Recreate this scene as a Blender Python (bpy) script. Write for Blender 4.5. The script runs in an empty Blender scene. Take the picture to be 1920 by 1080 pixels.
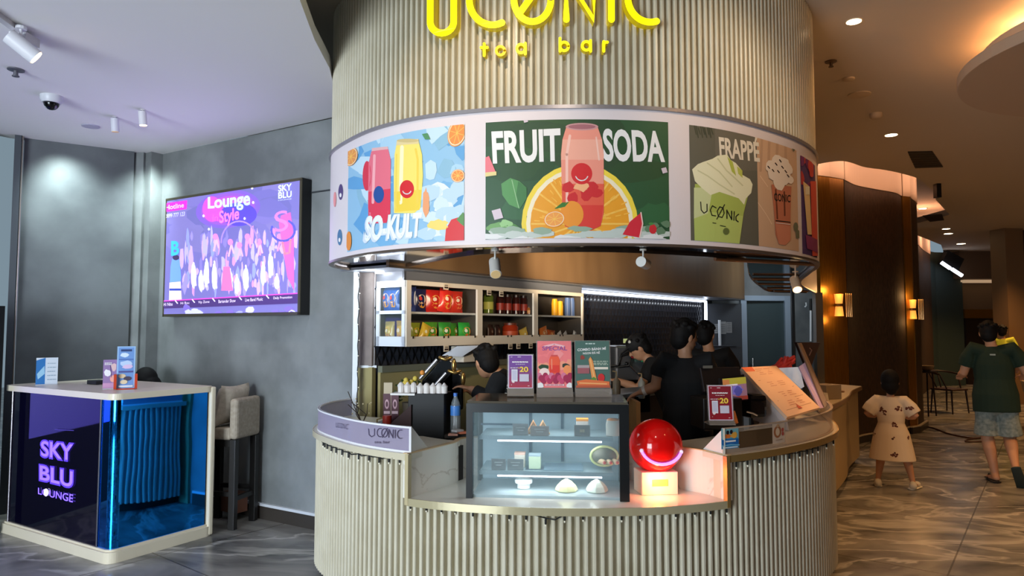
import bpy, bmesh, math, random
from mathutils import Vector, Matrix
from mathutils.geometry import tessellate_polygon
C = bpy.context.scene.collection
random.seed(7)
F = 1300.0; PITCH = math.atan(76/1300.0); EYE = 1.62   # lens in pixels of the 1920 wide frame, tilt, eye height

# ---------------------------------------------------------------- camera, world, lights, exposure
cam = bpy.data.cameras.new('camera'); cam.sensor_width = 36; cam.lens = 36*F/1920; cam.clip_start = 0.05
camo = bpy.data.objects.new('camera', cam); C.objects.link(camo)
camo.location = (0, 0, EYE); camo.rotation_euler = (math.pi/2 + PITCH, 0, 0)
sc = bpy.context.scene; sc.camera = camo
sc.view_settings.view_transform = 'Standard'; sc.view_settings.look = 'None'
sc.view_settings.gamma = 1; sc.view_settings.use_curve_mapping = False
sc.view_settings.exposure = 0.0
wd = bpy.data.worlds.new('daylight'); sc.world = wd; wd.use_nodes = True
wd.node_tree.nodes['Background'].inputs[0].default_value = (0.55, 0.75, 0.9, 1)
wd.node_tree.nodes['Background'].inputs[1].default_value = 0.36

def lamp(name, kind, loc, target, watts, rgb=(1, 1, 1), size=0.1, angle=60, blend=0.6, sizey=None, spread=None):
    d = bpy.data.lights.new(name, kind); d.energy = watts; d.color = rgb
    if kind == 'AREA':
        d.size = size
        if sizey: d.shape = 'RECTANGLE'; d.size_y = sizey
        if spread: d.spread = math.radians(spread)
    elif kind == 'SPOT':
        d.spot_size = math.radians(angle); d.spot_blend = blend; d.shadow_soft_size = size
    else: d.shadow_soft_size = size
    o = bpy.data.objects.new(name, d); C.objects.link(o); o.location = loc
    if target is not None:
        o.rotation_euler = (Vector(target) - Vector(loc)).to_track_quat('-Z', 'Y').to_euler()
    return o
COOL = (0.78, 0.9, 1.0); WARM = (1.0, 0.53, 0.20); WARMW = (1.0, 0.80, 0.56); AMBER = (1.0, 0.50, 0.16)
# daylight through the shopfront behind and to the left of the camera
lamp('shopfront_daylight', 'AREA', (-4.1, -2.0, 1.5), (-2.2, 5.0, 1.1), 250, COOL, 3.0, sizey=2.6, spread=120)
# track spots on the drum and the banner
lamp('drum_spot', 'SPOT', (-0.35, 2.55, 3.72), (-0.2, 3.66, 2.85), 40, (1, .74, .45), 0.03, 56, 1.0)
lamp('drum_spot', 'SPOT', (1.55, 2.6, 3.72), (1.25, 3.85, 2.85), 44, (1, .74, .45), 0.03, 60, 1.0)
lamp('banner_spot', 'SPOT', (0.3, 1.2, 3.7), (0.35, 3.65, 2.3), 36, (1, .84, .68), 0.05, 80, 0.9)
lamp('banner_spot', 'SPOT', (2.6, 2.2, 3.7), (1.9, 4.4, 2.3), 24, WARM, 0.05, 80, 0.9)
# canopy spots lighting the inside of the kiosk
lamp('kiosk_spot', 'SPOT', (0.12, 4.12, 1.97), (0.70, 7.1, 2.36), 1600, WARMW, 0.03, 27, 1.0)
lamp('kiosk_spot', 'SPOT', (-0.02, 4.12, 1.96), (-0.2, 5.9, 1.85), 32, WARMW, 0.03, 90, 0.9)
lamp('kiosk_spot', 'SPOT', (0.8, 4.2, 1.98), (1.2, 7.9, 1.6), 24, WARMW, 0.03, 70, 0.9)
lamp('kiosk_spot', 'SPOT', (-0.06, 4.12, 1.96), (-0.3, 5.8, 2.4), 60, WARMW, 0.03, 80, 1.0)
lamp('menu_spot', 'SPOT', (2.2, 5.2, 2.02), (1.95, 5.0, 1.1), 22, (1, .55, .28), 0.03, 80, 0.8)
lamp('ball_glow', 'POINT', (0.79, 3.78, 0.80), None, 2.2, (1, 0.30, 0.12), 0.03)
# two real corridor downlights plus beams added to brighten floor and column; disc cove
for x, y, w in ((2.43, 4.81, 56), (4.277, 7.706, 90), (4.6, 1.8, 60), (6.4, 5.2, 240), (8.4, 8.2, 220), (7.2, 2.2, 50), (9.8, 12.5, 170), (10.2, 13.6, 260), (12.5, 17.5, 260)):
    lamp('downlight_and_fill', 'SPOT', (x, y, 3.76), (x, y, 0), w, WARM, 0.05, 110, 0.8)
lamp('rear_fill_light', 'AREA', (4.0, 9.9, 2.9), (3.9, 10.6, 0), 16, (.8, .92, 1), 0.5)  # unseen lamp, added to brighten the service door
lamp('floor_fill_spot', 'SPOT', (4.9, 4.3, 3.43), (4.5, 5.0, 0), 170, WARM, 0.05, 110, 0.8)  # no lamp on the disc; added out of view to warm the floor
for a in (125, 150, 175, 200, 225, 250):
    lamp('disc_cove', 'POINT', (4.62+0.96*math.cos(math.radians(a)), 4.72+0.82*math.sin(math.radians(a)), 3.69), None, 3.5 if a < 190 else 6.5, (1, .54, .22), 0.03)
# spots above the lounge desk
lamp('lounge_spot', 'SPOT', (-2.62, 5.35, 3.2), (-2.1, 6.0, 1.0), 16, WARMW, 0.03, 70, 0.9)
lamp('corner_spot', 'SPOT', (-4.08, 6.12, 3.34), (-4.16, 6.5, 2.7), 160, (.8, 1, .98), 0.12, 90, 1.0)
lamp('corner_spot', 'SPOT', (-3.45, 6.5, 3.34), (-3.65, 6.85, 2.5), 130, (.8, 1, .98), 0.12, 90, 1.0)
lamp('wall_wash', 'SPOT', (-1.75, 4.7, 3.3), (-1.9, 5.9, .9), 26, (.9, .97, 1), 0.05, 70, 1.0)

# ---------------------------------------------------------------- helpers
def ray(x, y):
    a = (x-960)/F; b = (540-y)/F; c = math.cos(PITCH); s = math.sin(PITCH)
    return Vector((a, c-b*s, s+b*c))
def atd(x, y, d):                                   # point of the place that lies d metres ahead on the sight line of (x, y)
    r = ray(x, y); return Vector((0, 0, EYE)) + r*(d/r.y)
def atz(x, y, z):
    r = ray(x, y); return Vector((0, 0, EYE)) + r*((z-EYE)/r.z)
def pxd(px, d): return (px-960)/F*d*1.0
def lin(c):
    return tuple(((v/255)/12.92 if v/255 <= 0.04045 else ((v/255+0.055)/1.055)**2.4) for v in c)
MATS = {}
def M(rgb, rough=0.6, metal=0.0, emit=0.0, spec=None, alpha=None, trans=0.0, name=None):
    key = (rgb, rough, metal, emit, spec, alpha, trans)
    if key in MATS: return MATS[key]
    m = bpy.data.materials.new(name or 'paint_%d_%d_%d' % rgb); m.use_nodes = True
    b = m.node_tree.nodes['Principled BSDF']; c = lin(rgb)
    b.inputs['Base Color'].default_value = (*c, 1); b.inputs['Roughness'].default_value = rough
    b.inputs['Metallic'].default_value = metal
    if spec is not None: b.inputs['Specular IOR Level'].default_value = spec
    if alpha is not None: b.inputs['Alpha'].default_value = alpha
    if trans: b.inputs['Transmission Weight'].default_value = trans
    if emit:
        b.inputs['Emission Color'].default_value = (*c, 1); b.inputs['Emission Strength'].default_value = emit
    MATS[key] = m; return m
def nodemat(name, rough=0.6, metal=0.0):
    m = bpy.data.materials.new(name); m.use_nodes = True; nt = m.node_tree
    b = nt.nodes['Principled BSDF']; b.inputs['Roughness'].default_value = rough; b.inputs['Metallic'].default_value = metal
    return m, nt, b
def noise_mat(name, c0, c1, scale=3, rough=0.6, metal=0, bump=0.0, stretch=(1, 1, 1), detail=6, lo=0.35, hi=0.65, coord='Object'):
    m, nt, b = nodemat(name, rough, metal); N = nt.nodes; L = nt.links
    t = N.new('ShaderNodeTexCoord'); mp = N.new('ShaderNodeMapping'); mp.inputs['Scale'].default_value = stretch
    n = N.new('ShaderNodeTexNoise'); n.inputs['Scale'].default_value = scale; n.inputs['Detail'].default_value = detail
    r = N.new('ShaderNodeValToRGB'); r.color_ramp.elements[0].position = lo; r.color_ramp.elements[1].position = hi
    r.color_ramp.elements[0].color = (*lin(c0), 1); r.color_ramp.elements[1].color = (*lin(c1), 1)
    L.new(t.outputs[coord], mp.inputs[0]); L.new(mp.outputs[0], n.inputs['Vector']); L.new(n.outputs[0], r.inputs[0]); L.new(r.outputs[0], b.inputs['Base Color'])
    if bump:
        bp = N.new('ShaderNodeBump'); bp.inputs['Strength'].default_value = bump; bp.inputs['Distance'].default_value = 0.01
        L.new(n.outputs[0], bp.inputs['Height']); L.new(bp.outputs[0], b.inputs['Normal'])
    return m
def sheet_mat(name, rgb, opacity, rough=0.1, gloss=0.12):
    """clear or frosted acrylic and case glass: see-through, a tint and a reflection"""
    m = bpy.data.materials.new(name); m.use_nodes = True; nt = m.node_tree; N = nt.nodes; L = nt.links
    for n in list(N): N.remove(n)
    o = N.new('ShaderNodeOutputMaterial'); t = N.new('ShaderNodeBsdfTransparent'); d = N.new('ShaderNodeBsdfDiffuse'); g = N.new('ShaderNodeBsdfGlossy')
    d.inputs[0].default_value = (*lin(rgb), 1); g.inputs['Roughness'].default_value = rough
    a = N.new('ShaderNodeMixShader'); a.inputs[0].default_value = opacity; b = N.new('ShaderNodeMixShader'); b.inputs[0].default_value = gloss
    L.new(t.outputs[0], a.inputs[1]); L.new(d.outputs[0], a.inputs[2]); L.new(a.outputs[0], b.inputs[1]); L.new(g.outputs[0], b.inputs[2]); L.new(b.outputs[0], o.inputs[0])
    return m

class MB:
    """collects shapes into one mesh"""
    def __init__(s): s.v = []; s.f = []; s.m = []
    def add(s, vs, fs, mi=0):
        k = len(s.v); s.v += [tuple(v) for v in vs]; s.f += [tuple(i+k for i in f) for f in fs]; s.m += [mi]*len(fs); return s
    def box(s, c, size, rz=0, mi=0, M4=None):
        x, y, z = (a/2 for a in size); vs = []
        R = M4 or Matrix.Rotation(rz, 4, 'Z')
        for dx in (-x, x):
            for dy in (-y, y):
                for dz in (-z, z): vs.append(R @ Vector((dx, dy, dz)) + Vector(c))
        return s.add(vs, [(0, 1, 3, 2), (4, 6, 7, 5), (0, 4, 5, 1), (2, 3, 7, 6), (0, 2, 6, 4), (1, 5, 7, 3)], mi)
    def prism(s, poly, z0, z1, mi=0, mtop=None):
        n = len(poly)
        vs = [(p[0], p[1], z0) for p in poly] + [(p[0], p[1], z1) for p in poly]
        tri = tessellate_polygon([[Vector((p[0], p[1], 0)) for p in poly]])
        fs = [tuple(t) for t in tri]; s.add(vs, fs, mi)
        k = len(s.v) - 2*n
        s.f += [tuple(i+k+n for i in t) for t in tri]; s.m += [mi if mtop is None else mtop]*len(tri)
        s.f += [(k+i, k+(i+1) % n, k+n+(i+1) % n, k+n+i) for i in range(n)]; s.m += [mi]*n
        return s
    def poly(s, pts, mi=0):
        tri = tessellate_polygon([[Vector(p) for p in pts]]); return s.add(pts, [tuple(t) for t in tri], mi)
    def quad(s, a, b, c, d, mi=0): return s.add([a, b, c, d], [(0, 1, 2, 3)], mi)
    def slab(s, a, b, c, d, n, mi=0):              # four corners, thickness vector n
        n = Vector(n); P = [Vector(p) for p in (a, b, c, d)]; Q = [p+n for p in P]
        return s.add(P+Q, [(0, 1, 2, 3), (7, 6, 5, 4), (0, 4, 5, 1), (1, 5, 6, 2), (2, 6, 7, 3), (3, 7, 4, 0)], mi)
    def loft(s, pts, rad, seg=12, mi=0, cap=True, up=None):
        """tube through pts; rad is a number or list of r or (rx, ry); rounded ends"""
        P = [Vector(p) for p in pts]
        if not isinstance(rad, (list, tuple)): rad = [rad]*len(P)
        R = [(r, r) if not isinstance(r, (list, tuple)) else r for r in rad]
        if cap:
            d0 = (P[0]-P[1]).normalized(); d1 = (P[-1]-P[-2]).normalized(); m0 = min(R[0]); m1 = min(R[-1])
            P = [P[0]+d0*m0, P[0]+d0*m0*.7] + P + [P[-1]+d1*m1*.7, P[-1]+d1*m1]
            R = [(R[0][0]*.12, R[0][1]*.12), (R[0][0]*.72, R[0][1]*.72)] + R + [(R[-1][0]*.72, R[-1][1]*.72), (R[-1][0]*.12, R[-1][1]*.12)]
        vs = []; prev = Vector(up) if up is not None else None
        for i, p in enumerate(P):
            t = ((P[i+1]-p) if i == 0 else (p-P[i-1]) if i == len(P)-1 else (P[i+1]-P[i-1])).normalized()
            if prev is None:
                prev = Vector((1, 0, 0)) if abs(t.x) < 0.8 else Vector((0, 1, 0))
            x = (prev - t*prev.dot(t)); x = x.normalized() if x.length > 1e-6 else t.orthogonal().normalized()
            prev = x; y = t.cross(x)
            for k in range(seg):
                a = 2*math.pi*k/seg; vs.append(p + x*math.cos(a)*R[i][0] + y*math.sin(a)*R[i][1])
        n = len(P); fs = []
        for i in range(n-1):
            for k in range(seg):
                fs.append((i*seg+k, i*seg+(k+1) % seg, (i+1)*seg+(k+1) % seg, (i+1)*seg+k))
        fs += [tuple(range(seg))[::-1], tuple((n-1)*seg+k for k in range(seg))]
        return s.add(vs, fs, mi)
    def tube(s, pts, r, seg=8, mi=0): return s.loft(pts, r, seg, mi, cap=False)
    def lathe(s, prof, c=(0, 0, 0), seg=24, mi=0, axis=None):
        """profile of (r, z); axis: rotation matrix"""
        R = axis or Matrix.Identity(3); c = Vector(c); vs = []
        for r, z in prof:
            for k in range(seg):
                a = 2*math.pi*k/seg; vs.append(R @ Vector((r*math.cos(a), r*math.sin(a), z)) + c)
        fs = []
        for i in range(len(prof)-1):
            for k in range(seg): fs.append((i*seg+k, i*seg+(k+1) % seg, (i+1)*seg+(k+1) % seg, (i+1)*seg+k))
        fs += [tuple(range(seg))[::-1], tuple((len(prof)-1)*seg+k for k in range(seg))]
        return s.add(vs, fs, mi)
    def ball(s, c, r, seg=20, rings=12, mi=0, rot=None):
        r = (r, r, r) if not isinstance(r, (tuple, list)) else r; R = rot or Matrix.Identity(3); vs = []
        for i in range(rings+1):
            t = math.pi*i/rings
            t = min(max(t, 0.03), math.pi-0.03)
            for k in range(seg):
                a = 2*math.pi*k/seg
                vs.append(R @ Vector((r[0]*math.sin(t)*math.cos(a), r[1]*math.sin(t)*math.sin(a), -r[2]*math.cos(t))) + Vector(c))
        fs = [(i*seg+k, i*seg+(k+1) % seg, (i+1)*seg+(k+1) % seg, (i+1)*seg+k) for i in range(rings) for k in range(seg)]
        fs += [tuple(range(seg))[::-1], tuple(rings*seg+k for k in range(seg))]
        return s.add(vs, fs, mi)
    def build(s, name, mats, parent=None, smooth=False, bevel=0, seg=2):
        me = bpy.data.meshes.new(name); me.from_pydata(s.v, [], s.f)
        if not isinstance(mats, (list, tuple)): mats = [mats]
        for m in mats: me.materials.append(m)
        for p, mi in zip(me.polygons, s.m): p.material_index = min(mi, len(mats)-1); p.use_smooth = smooth
        bm = bmesh.new(); bm.from_mesh(me)
        if bevel:
            bmesh.ops.remove_doubles(bm, verts=bm.verts, dist=1e-5)
        bmesh.ops.recalc_face_normals(bm, faces=bm.faces); bm.to_mesh(me); bm.free()
        o = bpy.data.objects.new(name, me); C.objects.link(o)
        if parent: adopt(o, parent)
        if bevel:
            b = o.modifiers.new('edge', 'BEVEL'); b.width = bevel; b.segments = seg; b.limit_method = 'ANGLE'; b.angle_limit = math.radians(40)
        if smooth:
            try:
                me.set_sharp_from_angle(angle=math.radians(50))
            except Exception: pass
        return o
def tag(o, label=None, cat=None, group=None, kind=None):
    if label: o['label'] = label
    if cat: o['category'] = cat
    if group: o['group'] = group
    if kind: o['kind'] = kind
    return o
INV = {}
def thing(name, label, cat, loc=(0, 0, 0), rz=0, group=None, local=False):
    """an Empty at the thing's base; parts are modelled in the place's coordinates, or in its own when local"""
    o = bpy.data.objects.new(name, None); o.empty_display_size = 0.1; C.objects.link(o); o.location = loc; o.rotation_euler = (0, 0, rz)
    if not local: INV[o] = (Matrix.Translation(loc) @ Matrix.Rotation(rz, 4, 'Z')).inverted()
    return tag(o, label, cat, group)
def adopt(o, parent):
    o.parent = parent; o.matrix_parent_inverse = INV.get(parent, Matrix.Identity(4)); return o
def struct(o, label, cat): return tag(o, label, cat, None, 'structure')
def dup(root, loc, rz, label, group=None):
    r = root.copy(); C.objects.link(r); r.location = loc; r.rotation_euler = (0, 0, rz); r['label'] = label
    if group: r['group'] = group
    for ch in list(root.children):
        c = ch.copy(); C.objects.link(c); c.parent = r
        for g in list(ch.children):
            d = g.copy(); C.objects.link(d); d.parent = c
    return r

# ---- plan curves
def catmull(P, n=12):
    out = []; P = [Vector((p[0], p[1])) for p in P]
    for i in range(len(P)-1):
        p0 = P[i-1] if i else P[0]*2-P[1]; p1 = P[i]; p2 = P[i+1]; p3 = P[i+2] if i+2 < len(P) else P[-1]*2-P[-2]
        for k in range(n):
            t = k/n
            out.append(0.5*((2*p1)+(p2-p0)*t+(2*p0-5*p1+4*p2-p3)*t*t+(-p0+3*p1-3*p2+p3)*t**3))
    out.append(P[-1]); return out
class Curve2:
    """plan curve by arc length; offset to the right-hand (outer) side"""
    def __init__(s, pts, step=0.02, smooth=4):
        P = catmull(pts); s.P = [P[0]]; acc = 0
        L = [0]
        for a, b in zip(P, P[1:]): L.append(L[-1]+(b-a).length)
        s.len = L[-1]; n = int(s.len/step); out = []; j = 0
        for i in range(n+1):
            t = s.len*i/n
            while j < len(L)-2 and L[j+1] < t: j += 1
            k = (t-L[j])/max(1e-9, L[j+1]-L[j]); out.append(P[j].lerp(P[j+1], k))
        for _ in range(smooth*6):
            out = [out[0]]+[(out[i-1]+out[i]*2+out[i+1])/4 for i in range(1, len(out)-1)]+[out[-1]]
        s.P = out; s.n = n; s.st = s.len/n
        s.N = []
        for i in range(n+1):
            a = out[max(0, i-1)]; b = out[min(n, i+1)]; t = (b-a).normalized(); s.N.append(Vector((t.y, -t.x)))
    def at(s, d, off=0):
        x = min(max(d/s.st, 0), s.n-1e-6); i = int(x); k = x-i
        p = s.P[i].lerp(s.P[i+1], k); nn = s.N[i].lerp(s.N[i+1], k).normalized()
        return p+nn*off
    def nrm(s, d):
        x = min(max(d/s.st, 0), s.n-1e-6); i = int(x); return s.N[i].lerp(s.N[i+1], x-i).normalized()
    def hit(s, px, off=0):                          # arc length where the sight line at column px first meets the curve
        best = None
        for i in range(s.n):
            a = s.P[i]+s.N[i]*off; b = s.P[i+1]+s.N[i+1]*off; r = (px-960)/F
            fa = a.x-r*a.y; fb = b.x-r*b.y
            if fa <= 0 < fb:
                k = fa/(fa-fb); d = (i+k)*s.st; y = a.lerp(b, k).y
                if best is None or y < best[1]: best = (d, y)
        return best[0] if best else None
    def pts(s, d0, d1, off=0, step=0.03):
        n = max(1, int(abs(d1-d0)/step)); return [s.at(d0+(d1-d0)*i/n, off) for i in range(n+1)]
def ribs(mb, cu, d0, d1, off, z0, z1, pitch=0.04, depth=0.018, mi=0, inner=None):
    """fluted sheet: round-shouldered ribs standing on a flat web"""
    prof = []; n = max(1, int(round((d1-d0)/pitch))); p = (d1-d0)/n
    for i in range(n):
        b = d0+i*p
        for t, h in ((0.0, 0), (0.46, 0), (0.47, .72), (0.52, .92), (0.60, 1), (0.85, 1), (0.93, .92), (0.98, .72), (0.99, 0)):
            prof.append(cu.at(b+t*p, off+h*depth))
    prof.append(cu.at(d1, off))
    if inner is not None:
        back = cu.pts(d1, d0, inner); ring = prof+back; m = len(ring); k = len(prof)
        vs = [(q.x, q.y, z0) for q in ring]+[(q.x, q.y, z1) for q in ring]
        fs = [(i, (i+1) % m, m+(i+1) % m, m+i) for i in range(m)]
        mb.add(vs, fs, mi)
        mb.poly([(q.x, q.y, z1) for q in ring], mi)
    else:
        m = len(prof); vs = [(q.x, q.y, z0) for q in prof]+[(q.x, q.y, z1) for q in prof]
        mb.add(vs, [(i, i+1, m+i+1, m+i) for i in range(m-1)], mi)
def ringband(cu, d0, d1, o0, o1, step=0.03): return cu.pts(d0, d1, o1, step)+cu.pts(d1, d0, o0, step)

# ---- printed and lettered surfaces: shapes are laid out on the sheet, then mapped on to it
TXT = {}
def text_tris(s, bold=0.0):
    if (s, bold) in TXT: return TXT[(s, bold)]
    cu = bpy.data.curves.new('t', 'FONT'); cu.body = s; cu.resolution_u = 4; cu.offset = bold
    ob = bpy.data.objects.new('t', cu); C.objects.link(ob)
    me = bpy.data.meshes.new_from_object(ob.evaluated_get(bpy.context.evaluated_depsgraph_get()))
    vs = [v.co.to_2d() for v in me.vertices]; fs = [tuple(p.vertices) for p in me.polygons]
    bpy.data.objects.remove(ob); bpy.data.curves.remove(cu); bpy.data.meshes.remove(me)
    if vs:
        x0 = min(v.x for v in vs); x1 = max(v.x for v in vs); y0 = min(v.y for v in vs); y1 = max(v.y for v in vs)
        vs = [((v.x-x0)/max(1e-6, x1-x0), (v.y-y0)/max(1e-6, y1-y0)) for v in vs]
    TXT[(s, bold)] = (vs, fs); return vs, fs
class Art:
    """flat artwork in layers; coordinates are the sheet's own (y down), conv turns them into (u, v)"""
    def __init__(s, conv, place, clip=None, gap=0.0006): s.conv = conv; s.place = place; s.L = []; s.gap = gap; s.clip = clip
    def raw(s, vs, fs, mat): s.L.append((vs, fs, mat)); return s
    def poly(s, pts, mat):
        tri = tessellate_polygon([[Vector((p[0], p[1], 0)) for p in pts]]); return s.raw(list(pts), [tuple(t) for t in tri], mat)
    def rect(s, x0, y0, x1, y1, mat): return s.poly([(x0, y0), (x1, y0), (x1, y1), (x0, y1)], mat)
    def ell(s, cx, cy, rx, ry, mat, rot=0, a0=0, a1=360, n=28):
        c = math.cos(rot); q = math.sin(rot); P = []
        full = a1-a0 >= 360
        for i in range(n if full else n+1):
            a = math.radians(a0+(a1-a0)*i/n); x = rx*math.cos(a); y = ry*math.sin(a); P.append((cx+x*c-y*q, cy+x*q+y*c))
        return s.poly(P, mat)
    def line(s, pts, w, mat):
        vs = []; fs = []
        for (ax, ay), (bx, by) in zip(pts, pts[1:]):
            dx, dy = bx-ax, by-ay; l = math.hypot(dx, dy) or 1; nx, ny = -dy/l*w/2, dx/l*w/2; k = len(vs)
            vs += [(ax+nx, ay+ny), (bx+nx, by+ny), (bx-nx, by-ny), (ax-nx, ay-ny)]; fs.append((k, k+1, k+2, k+3))
        for (ax, ay) in pts:
            k = len(vs); vs += [(ax+w/2*math.cos(i*math.pi/4), ay+w/2*math.sin(i*math.pi/4)) for i in range(8)]; fs.append(tuple(range(k, k+8)))
        return s.raw(vs, fs, mat)
    def text(s, body, quad, mat, bold=0.0):
        vs, fs = text_tris(body, bold); (ax, ay), (bx, by), (cx, cy), (dx, dy) = quad   # TL TR BR BL
        out = []
        for u, v in vs:
            tx = ax+(bx-ax)*u; ty = ay+(by-ay)*u; ex = dx+(cx-dx)*u; ey = dy+(cy-dy)*u
            out.append((ex+(tx-ex)*v, ey+(ty-ey)*v))
        return s.raw(out, fs, mat)
    def tbox(s, body, x0, y0, x1, y1, mat, bold=0.0): return s.text(body, [(x0, y0), (x1, y0), (x1, y1), (x0, y1)], mat, bold)
    def blob(s, cx, cy, rx, ry, mat, n=16, j=0.25):
        return s.poly([(cx+rx*math.cos(2*math.pi*i/n)*(1+random.uniform(-j, j)), cy+ry*math.sin(2*math.pi*i/n)*(1+random.uniform(-j, j))) for i in range(n)], mat)
    def build(s, name, parent=None, base=0.001, cuts=None):
        mats = []; bm = bmesh.new(); gap = min(s.gap, .006/max(1, len(s.L)))
        for li, (vs, fs, mat) in enumerate(s.L):
            if mat not in mats: mats.append(mat)
            mi = mats.index(mat); b2 = bmesh.new(); vv = [b2.verts.new((*s.conv(x, y), 0)) for x, y in vs]
            for f in fs:
                try: b2.faces.new([vv[i] for i in f])
                except ValueError: pass
            def cut(co, no, clear):
                g = b2.verts[:]+b2.edges[:]+b2.faces[:]
                if g: bmesh.ops.bisect_plane(b2, geom=g, plane_co=co, plane_no=no, clear_outer=clear)
            if s.clip:
                u0, v0, u1, v1 = s.clip
                cut((u0, 0, 0), (-1, 0, 0), True); cut((u1, 0, 0), (1, 0, 0), True); cut((0, v0, 0), (0, -1, 0), True); cut((0, v1, 0), (0, 1, 0), True)
            if cuts and b2.verts:
                u0 = min(v.co.x for v in b2.verts); u1 = max(v.co.x for v in b2.verts); k = math.floor(u0/cuts)+1
                while k*cuts < u1: cut((k*cuts, 0, 0), (1, 0, 0), False); k += 1
            h = base+li*gap; b2.verts.index_update(); m = {}
            for v in b2.verts: m[v] = bm.verts.new(s.place(v.co.x, v.co.y, h))
            for f in b2.faces:
                try:
                    nf = bm.faces.new([m[v] for v in f.verts]); nf.material_index = mi
                except ValueError: pass
            b2.free()
        me = bpy.data.meshes.new(name); bm.to_mesh(me); bm.free()
        for m in mats: me.materials.append(m)
        o = bpy.data.objects.new(name, me); C.objects.link(o)
        if parent: adopt(o, parent)
        return o
class Plane:
    """flat sheet in the place: origin, unit axes; conv() finds where the sight line of a photo pixel meets it"""
    def __init__(s, o, ux, uy): s.o = Vector(o); s.ux = Vector(ux).normalized(); s.uy = Vector(uy).normalized(); s.n = s.ux.cross(s.uy)
    def conv(s, px, py):
        r = ray(px, py); e = Vector((0, 0, EYE)); t = (s.o-e).dot(s.n)/r.dot(s.n); p = e+r*t-s.o
        return p.dot(s.ux), p.dot(s.uy)
    def place(s, u, v, h): return s.o+s.ux*u+s.uy*v+s.n*h
    def art(s, **k): return Art(s.conv, s.place, **k)
    def local(s, W, Hh, **k): return Art(lambda x, y: (x*W, (1-y)*Hh), s.place, **k)
def remesh(mb, name, mat, parent, voxel=0.008, smooth=2):
    o = mb.build(name+'_src', mat)
    r = o.modifiers.new('r', 'REMESH'); r.mode = 'VOXEL'; r.voxel_size = voxel
    if smooth:
        q = o.modifiers.new('s', 'SMOOTH'); q.factor = 0.5; q.iterations = smooth
    me = bpy.data.meshes.new_from_object(o.evaluated_get(bpy.context.evaluated_depsgraph_get())); me.name = name
    old = o.data; bpy.data.objects.remove(o); bpy.data.meshes.remove(old)
    for p in me.polygons: p.use_smooth = True
    n = bpy.data.objects.new(name, me); C.objects.link(n)
    if not me.materials: me.materials.append(mat)
    if parent: adopt(n, parent)
    return n
# ---------------------------------------------------------------- the room
U = Vector((-0.86, 0.511, 0)).normalized()          # along the grey wall, away to the left
V = Vector((0.511, 0.86, 0)).normalized()           # square to it, into the building
W0 = Vector((-1.53, 5.68, 0))                       # a point at the foot of the grey wall
W = Vector((0.613, 0.790, 0)).normalized()          # along the back wall of the kiosk
WN = Vector((0.790, -0.613, 0)).normalized()        # out of that wall, towards the room
HL, HR = 3.36, 3.80

def marble_floor():
    m, nt, b = nodemat('marble_tile', 0.27); N = nt.nodes; L = nt.links
    t = N.new('ShaderNodeTexCoord'); mp = N.new('ShaderNodeMapping'); mp.inputs['Rotation'].default_value = (0, 0, 0.5); mp.inputs['Scale'].default_value = (0.6, 1.3, 1)
    L.new(t.outputs['Object'], mp.inputs[0])
    n1 = N.new('ShaderNodeTexNoise'); n1.inputs['Scale'].default_value = 1.7; n1.inputs['Detail'].default_value = 7; n1.inputs['Distortion'].default_value = 1.1
    L.new(mp.outputs[0], n1.inputs['Vector'])
    r1 = N.new('ShaderNodeValToRGB'); e = r1.color_ramp.elements
    e[0].position = 0.36; e[0].color = (*lin((88, 87, 85)), 1); e[1].position = 0.64; e[1].color = (*lin((158, 153, 146)), 1); L.new(n1.outputs[0], r1.inputs[0])
    n2 = N.new('ShaderNodeTexNoise'); n2.inputs['Scale'].default_value = 1.3; n2.inputs['Detail'].default_value = 5; n2.inputs['Distortion'].default_value = 0.8
    L.new(mp.outputs[0], n2.inputs['Vector'])
    r2 = N.new('ShaderNodeValToRGB'); e = r2.color_ramp.elements; e[0].position = 0.45; e[0].color = (0, 0, 0, 1); e[1].position = 0.497; e[1].color = (.6, .6, .6, 1)
    x = e.new(0.515); x.color = (0, 0, 0, 1); L.new(n2.outputs[0], r2.inputs[0])
    mx = N.new('ShaderNodeMixRGB'); mx.inputs[2].default_value = (*lin((222, 216, 204)), 1); L.new(r2.outputs[0], mx.inputs[0]); L.new(r1.outputs[0], mx.inputs[1])
    br = N.new('ShaderNodeTexBrick'); br.inputs['Scale'].default_value = 1; br.inputs['Brick Width'].default_value = 1.5; br.inputs['Row Height'].default_value = 1.5
    br.offset = 0; br.inputs['Mortar Size'].default_value = 0.006; br.inputs['Color1'].default_value = (1, 1, 1, 1); br.inputs['Color2'].default_value = (.86, .86, .86, 1); br.inputs['Mortar'].default_value = (.35, .33, .3, 1)
    m2 = N.new('ShaderNodeMapping'); m2.inputs['Rotation'].default_value = (0, 0, -0.911); m2.inputs['Location'].default_value = (0.55, 0.907, 0); L.new(t.outputs['Object'], m2.inputs[0]); L.new(m2.outputs[0], br.inputs['Vector'])
    mu = N.new('ShaderNodeMixRGB'); mu.blend_type = 'MULTIPLY'; mu.inputs[0].default_value = 1; L.new(mx.outputs[0], mu.inputs[1]); L.new(br.outputs[0], mu.inputs[2]); L.new(mu.outputs[0], b.inputs['Base Color'])
    return m
plaster = noise_mat('grey_plaster', (110, 113, 113), (138, 141, 141), 2.2, 0.55, bump=0.08, detail=9)
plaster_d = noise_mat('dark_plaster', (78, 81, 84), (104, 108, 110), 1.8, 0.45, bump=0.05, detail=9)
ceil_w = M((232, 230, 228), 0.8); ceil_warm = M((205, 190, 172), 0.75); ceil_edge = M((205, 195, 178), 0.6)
skirt = M((58, 52, 47), 0.4); white = M((232, 232, 230), 0.5); black = M((16, 16, 17), 0.4); brass = M((196, 146, 62), 0.28, 0.9)
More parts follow.
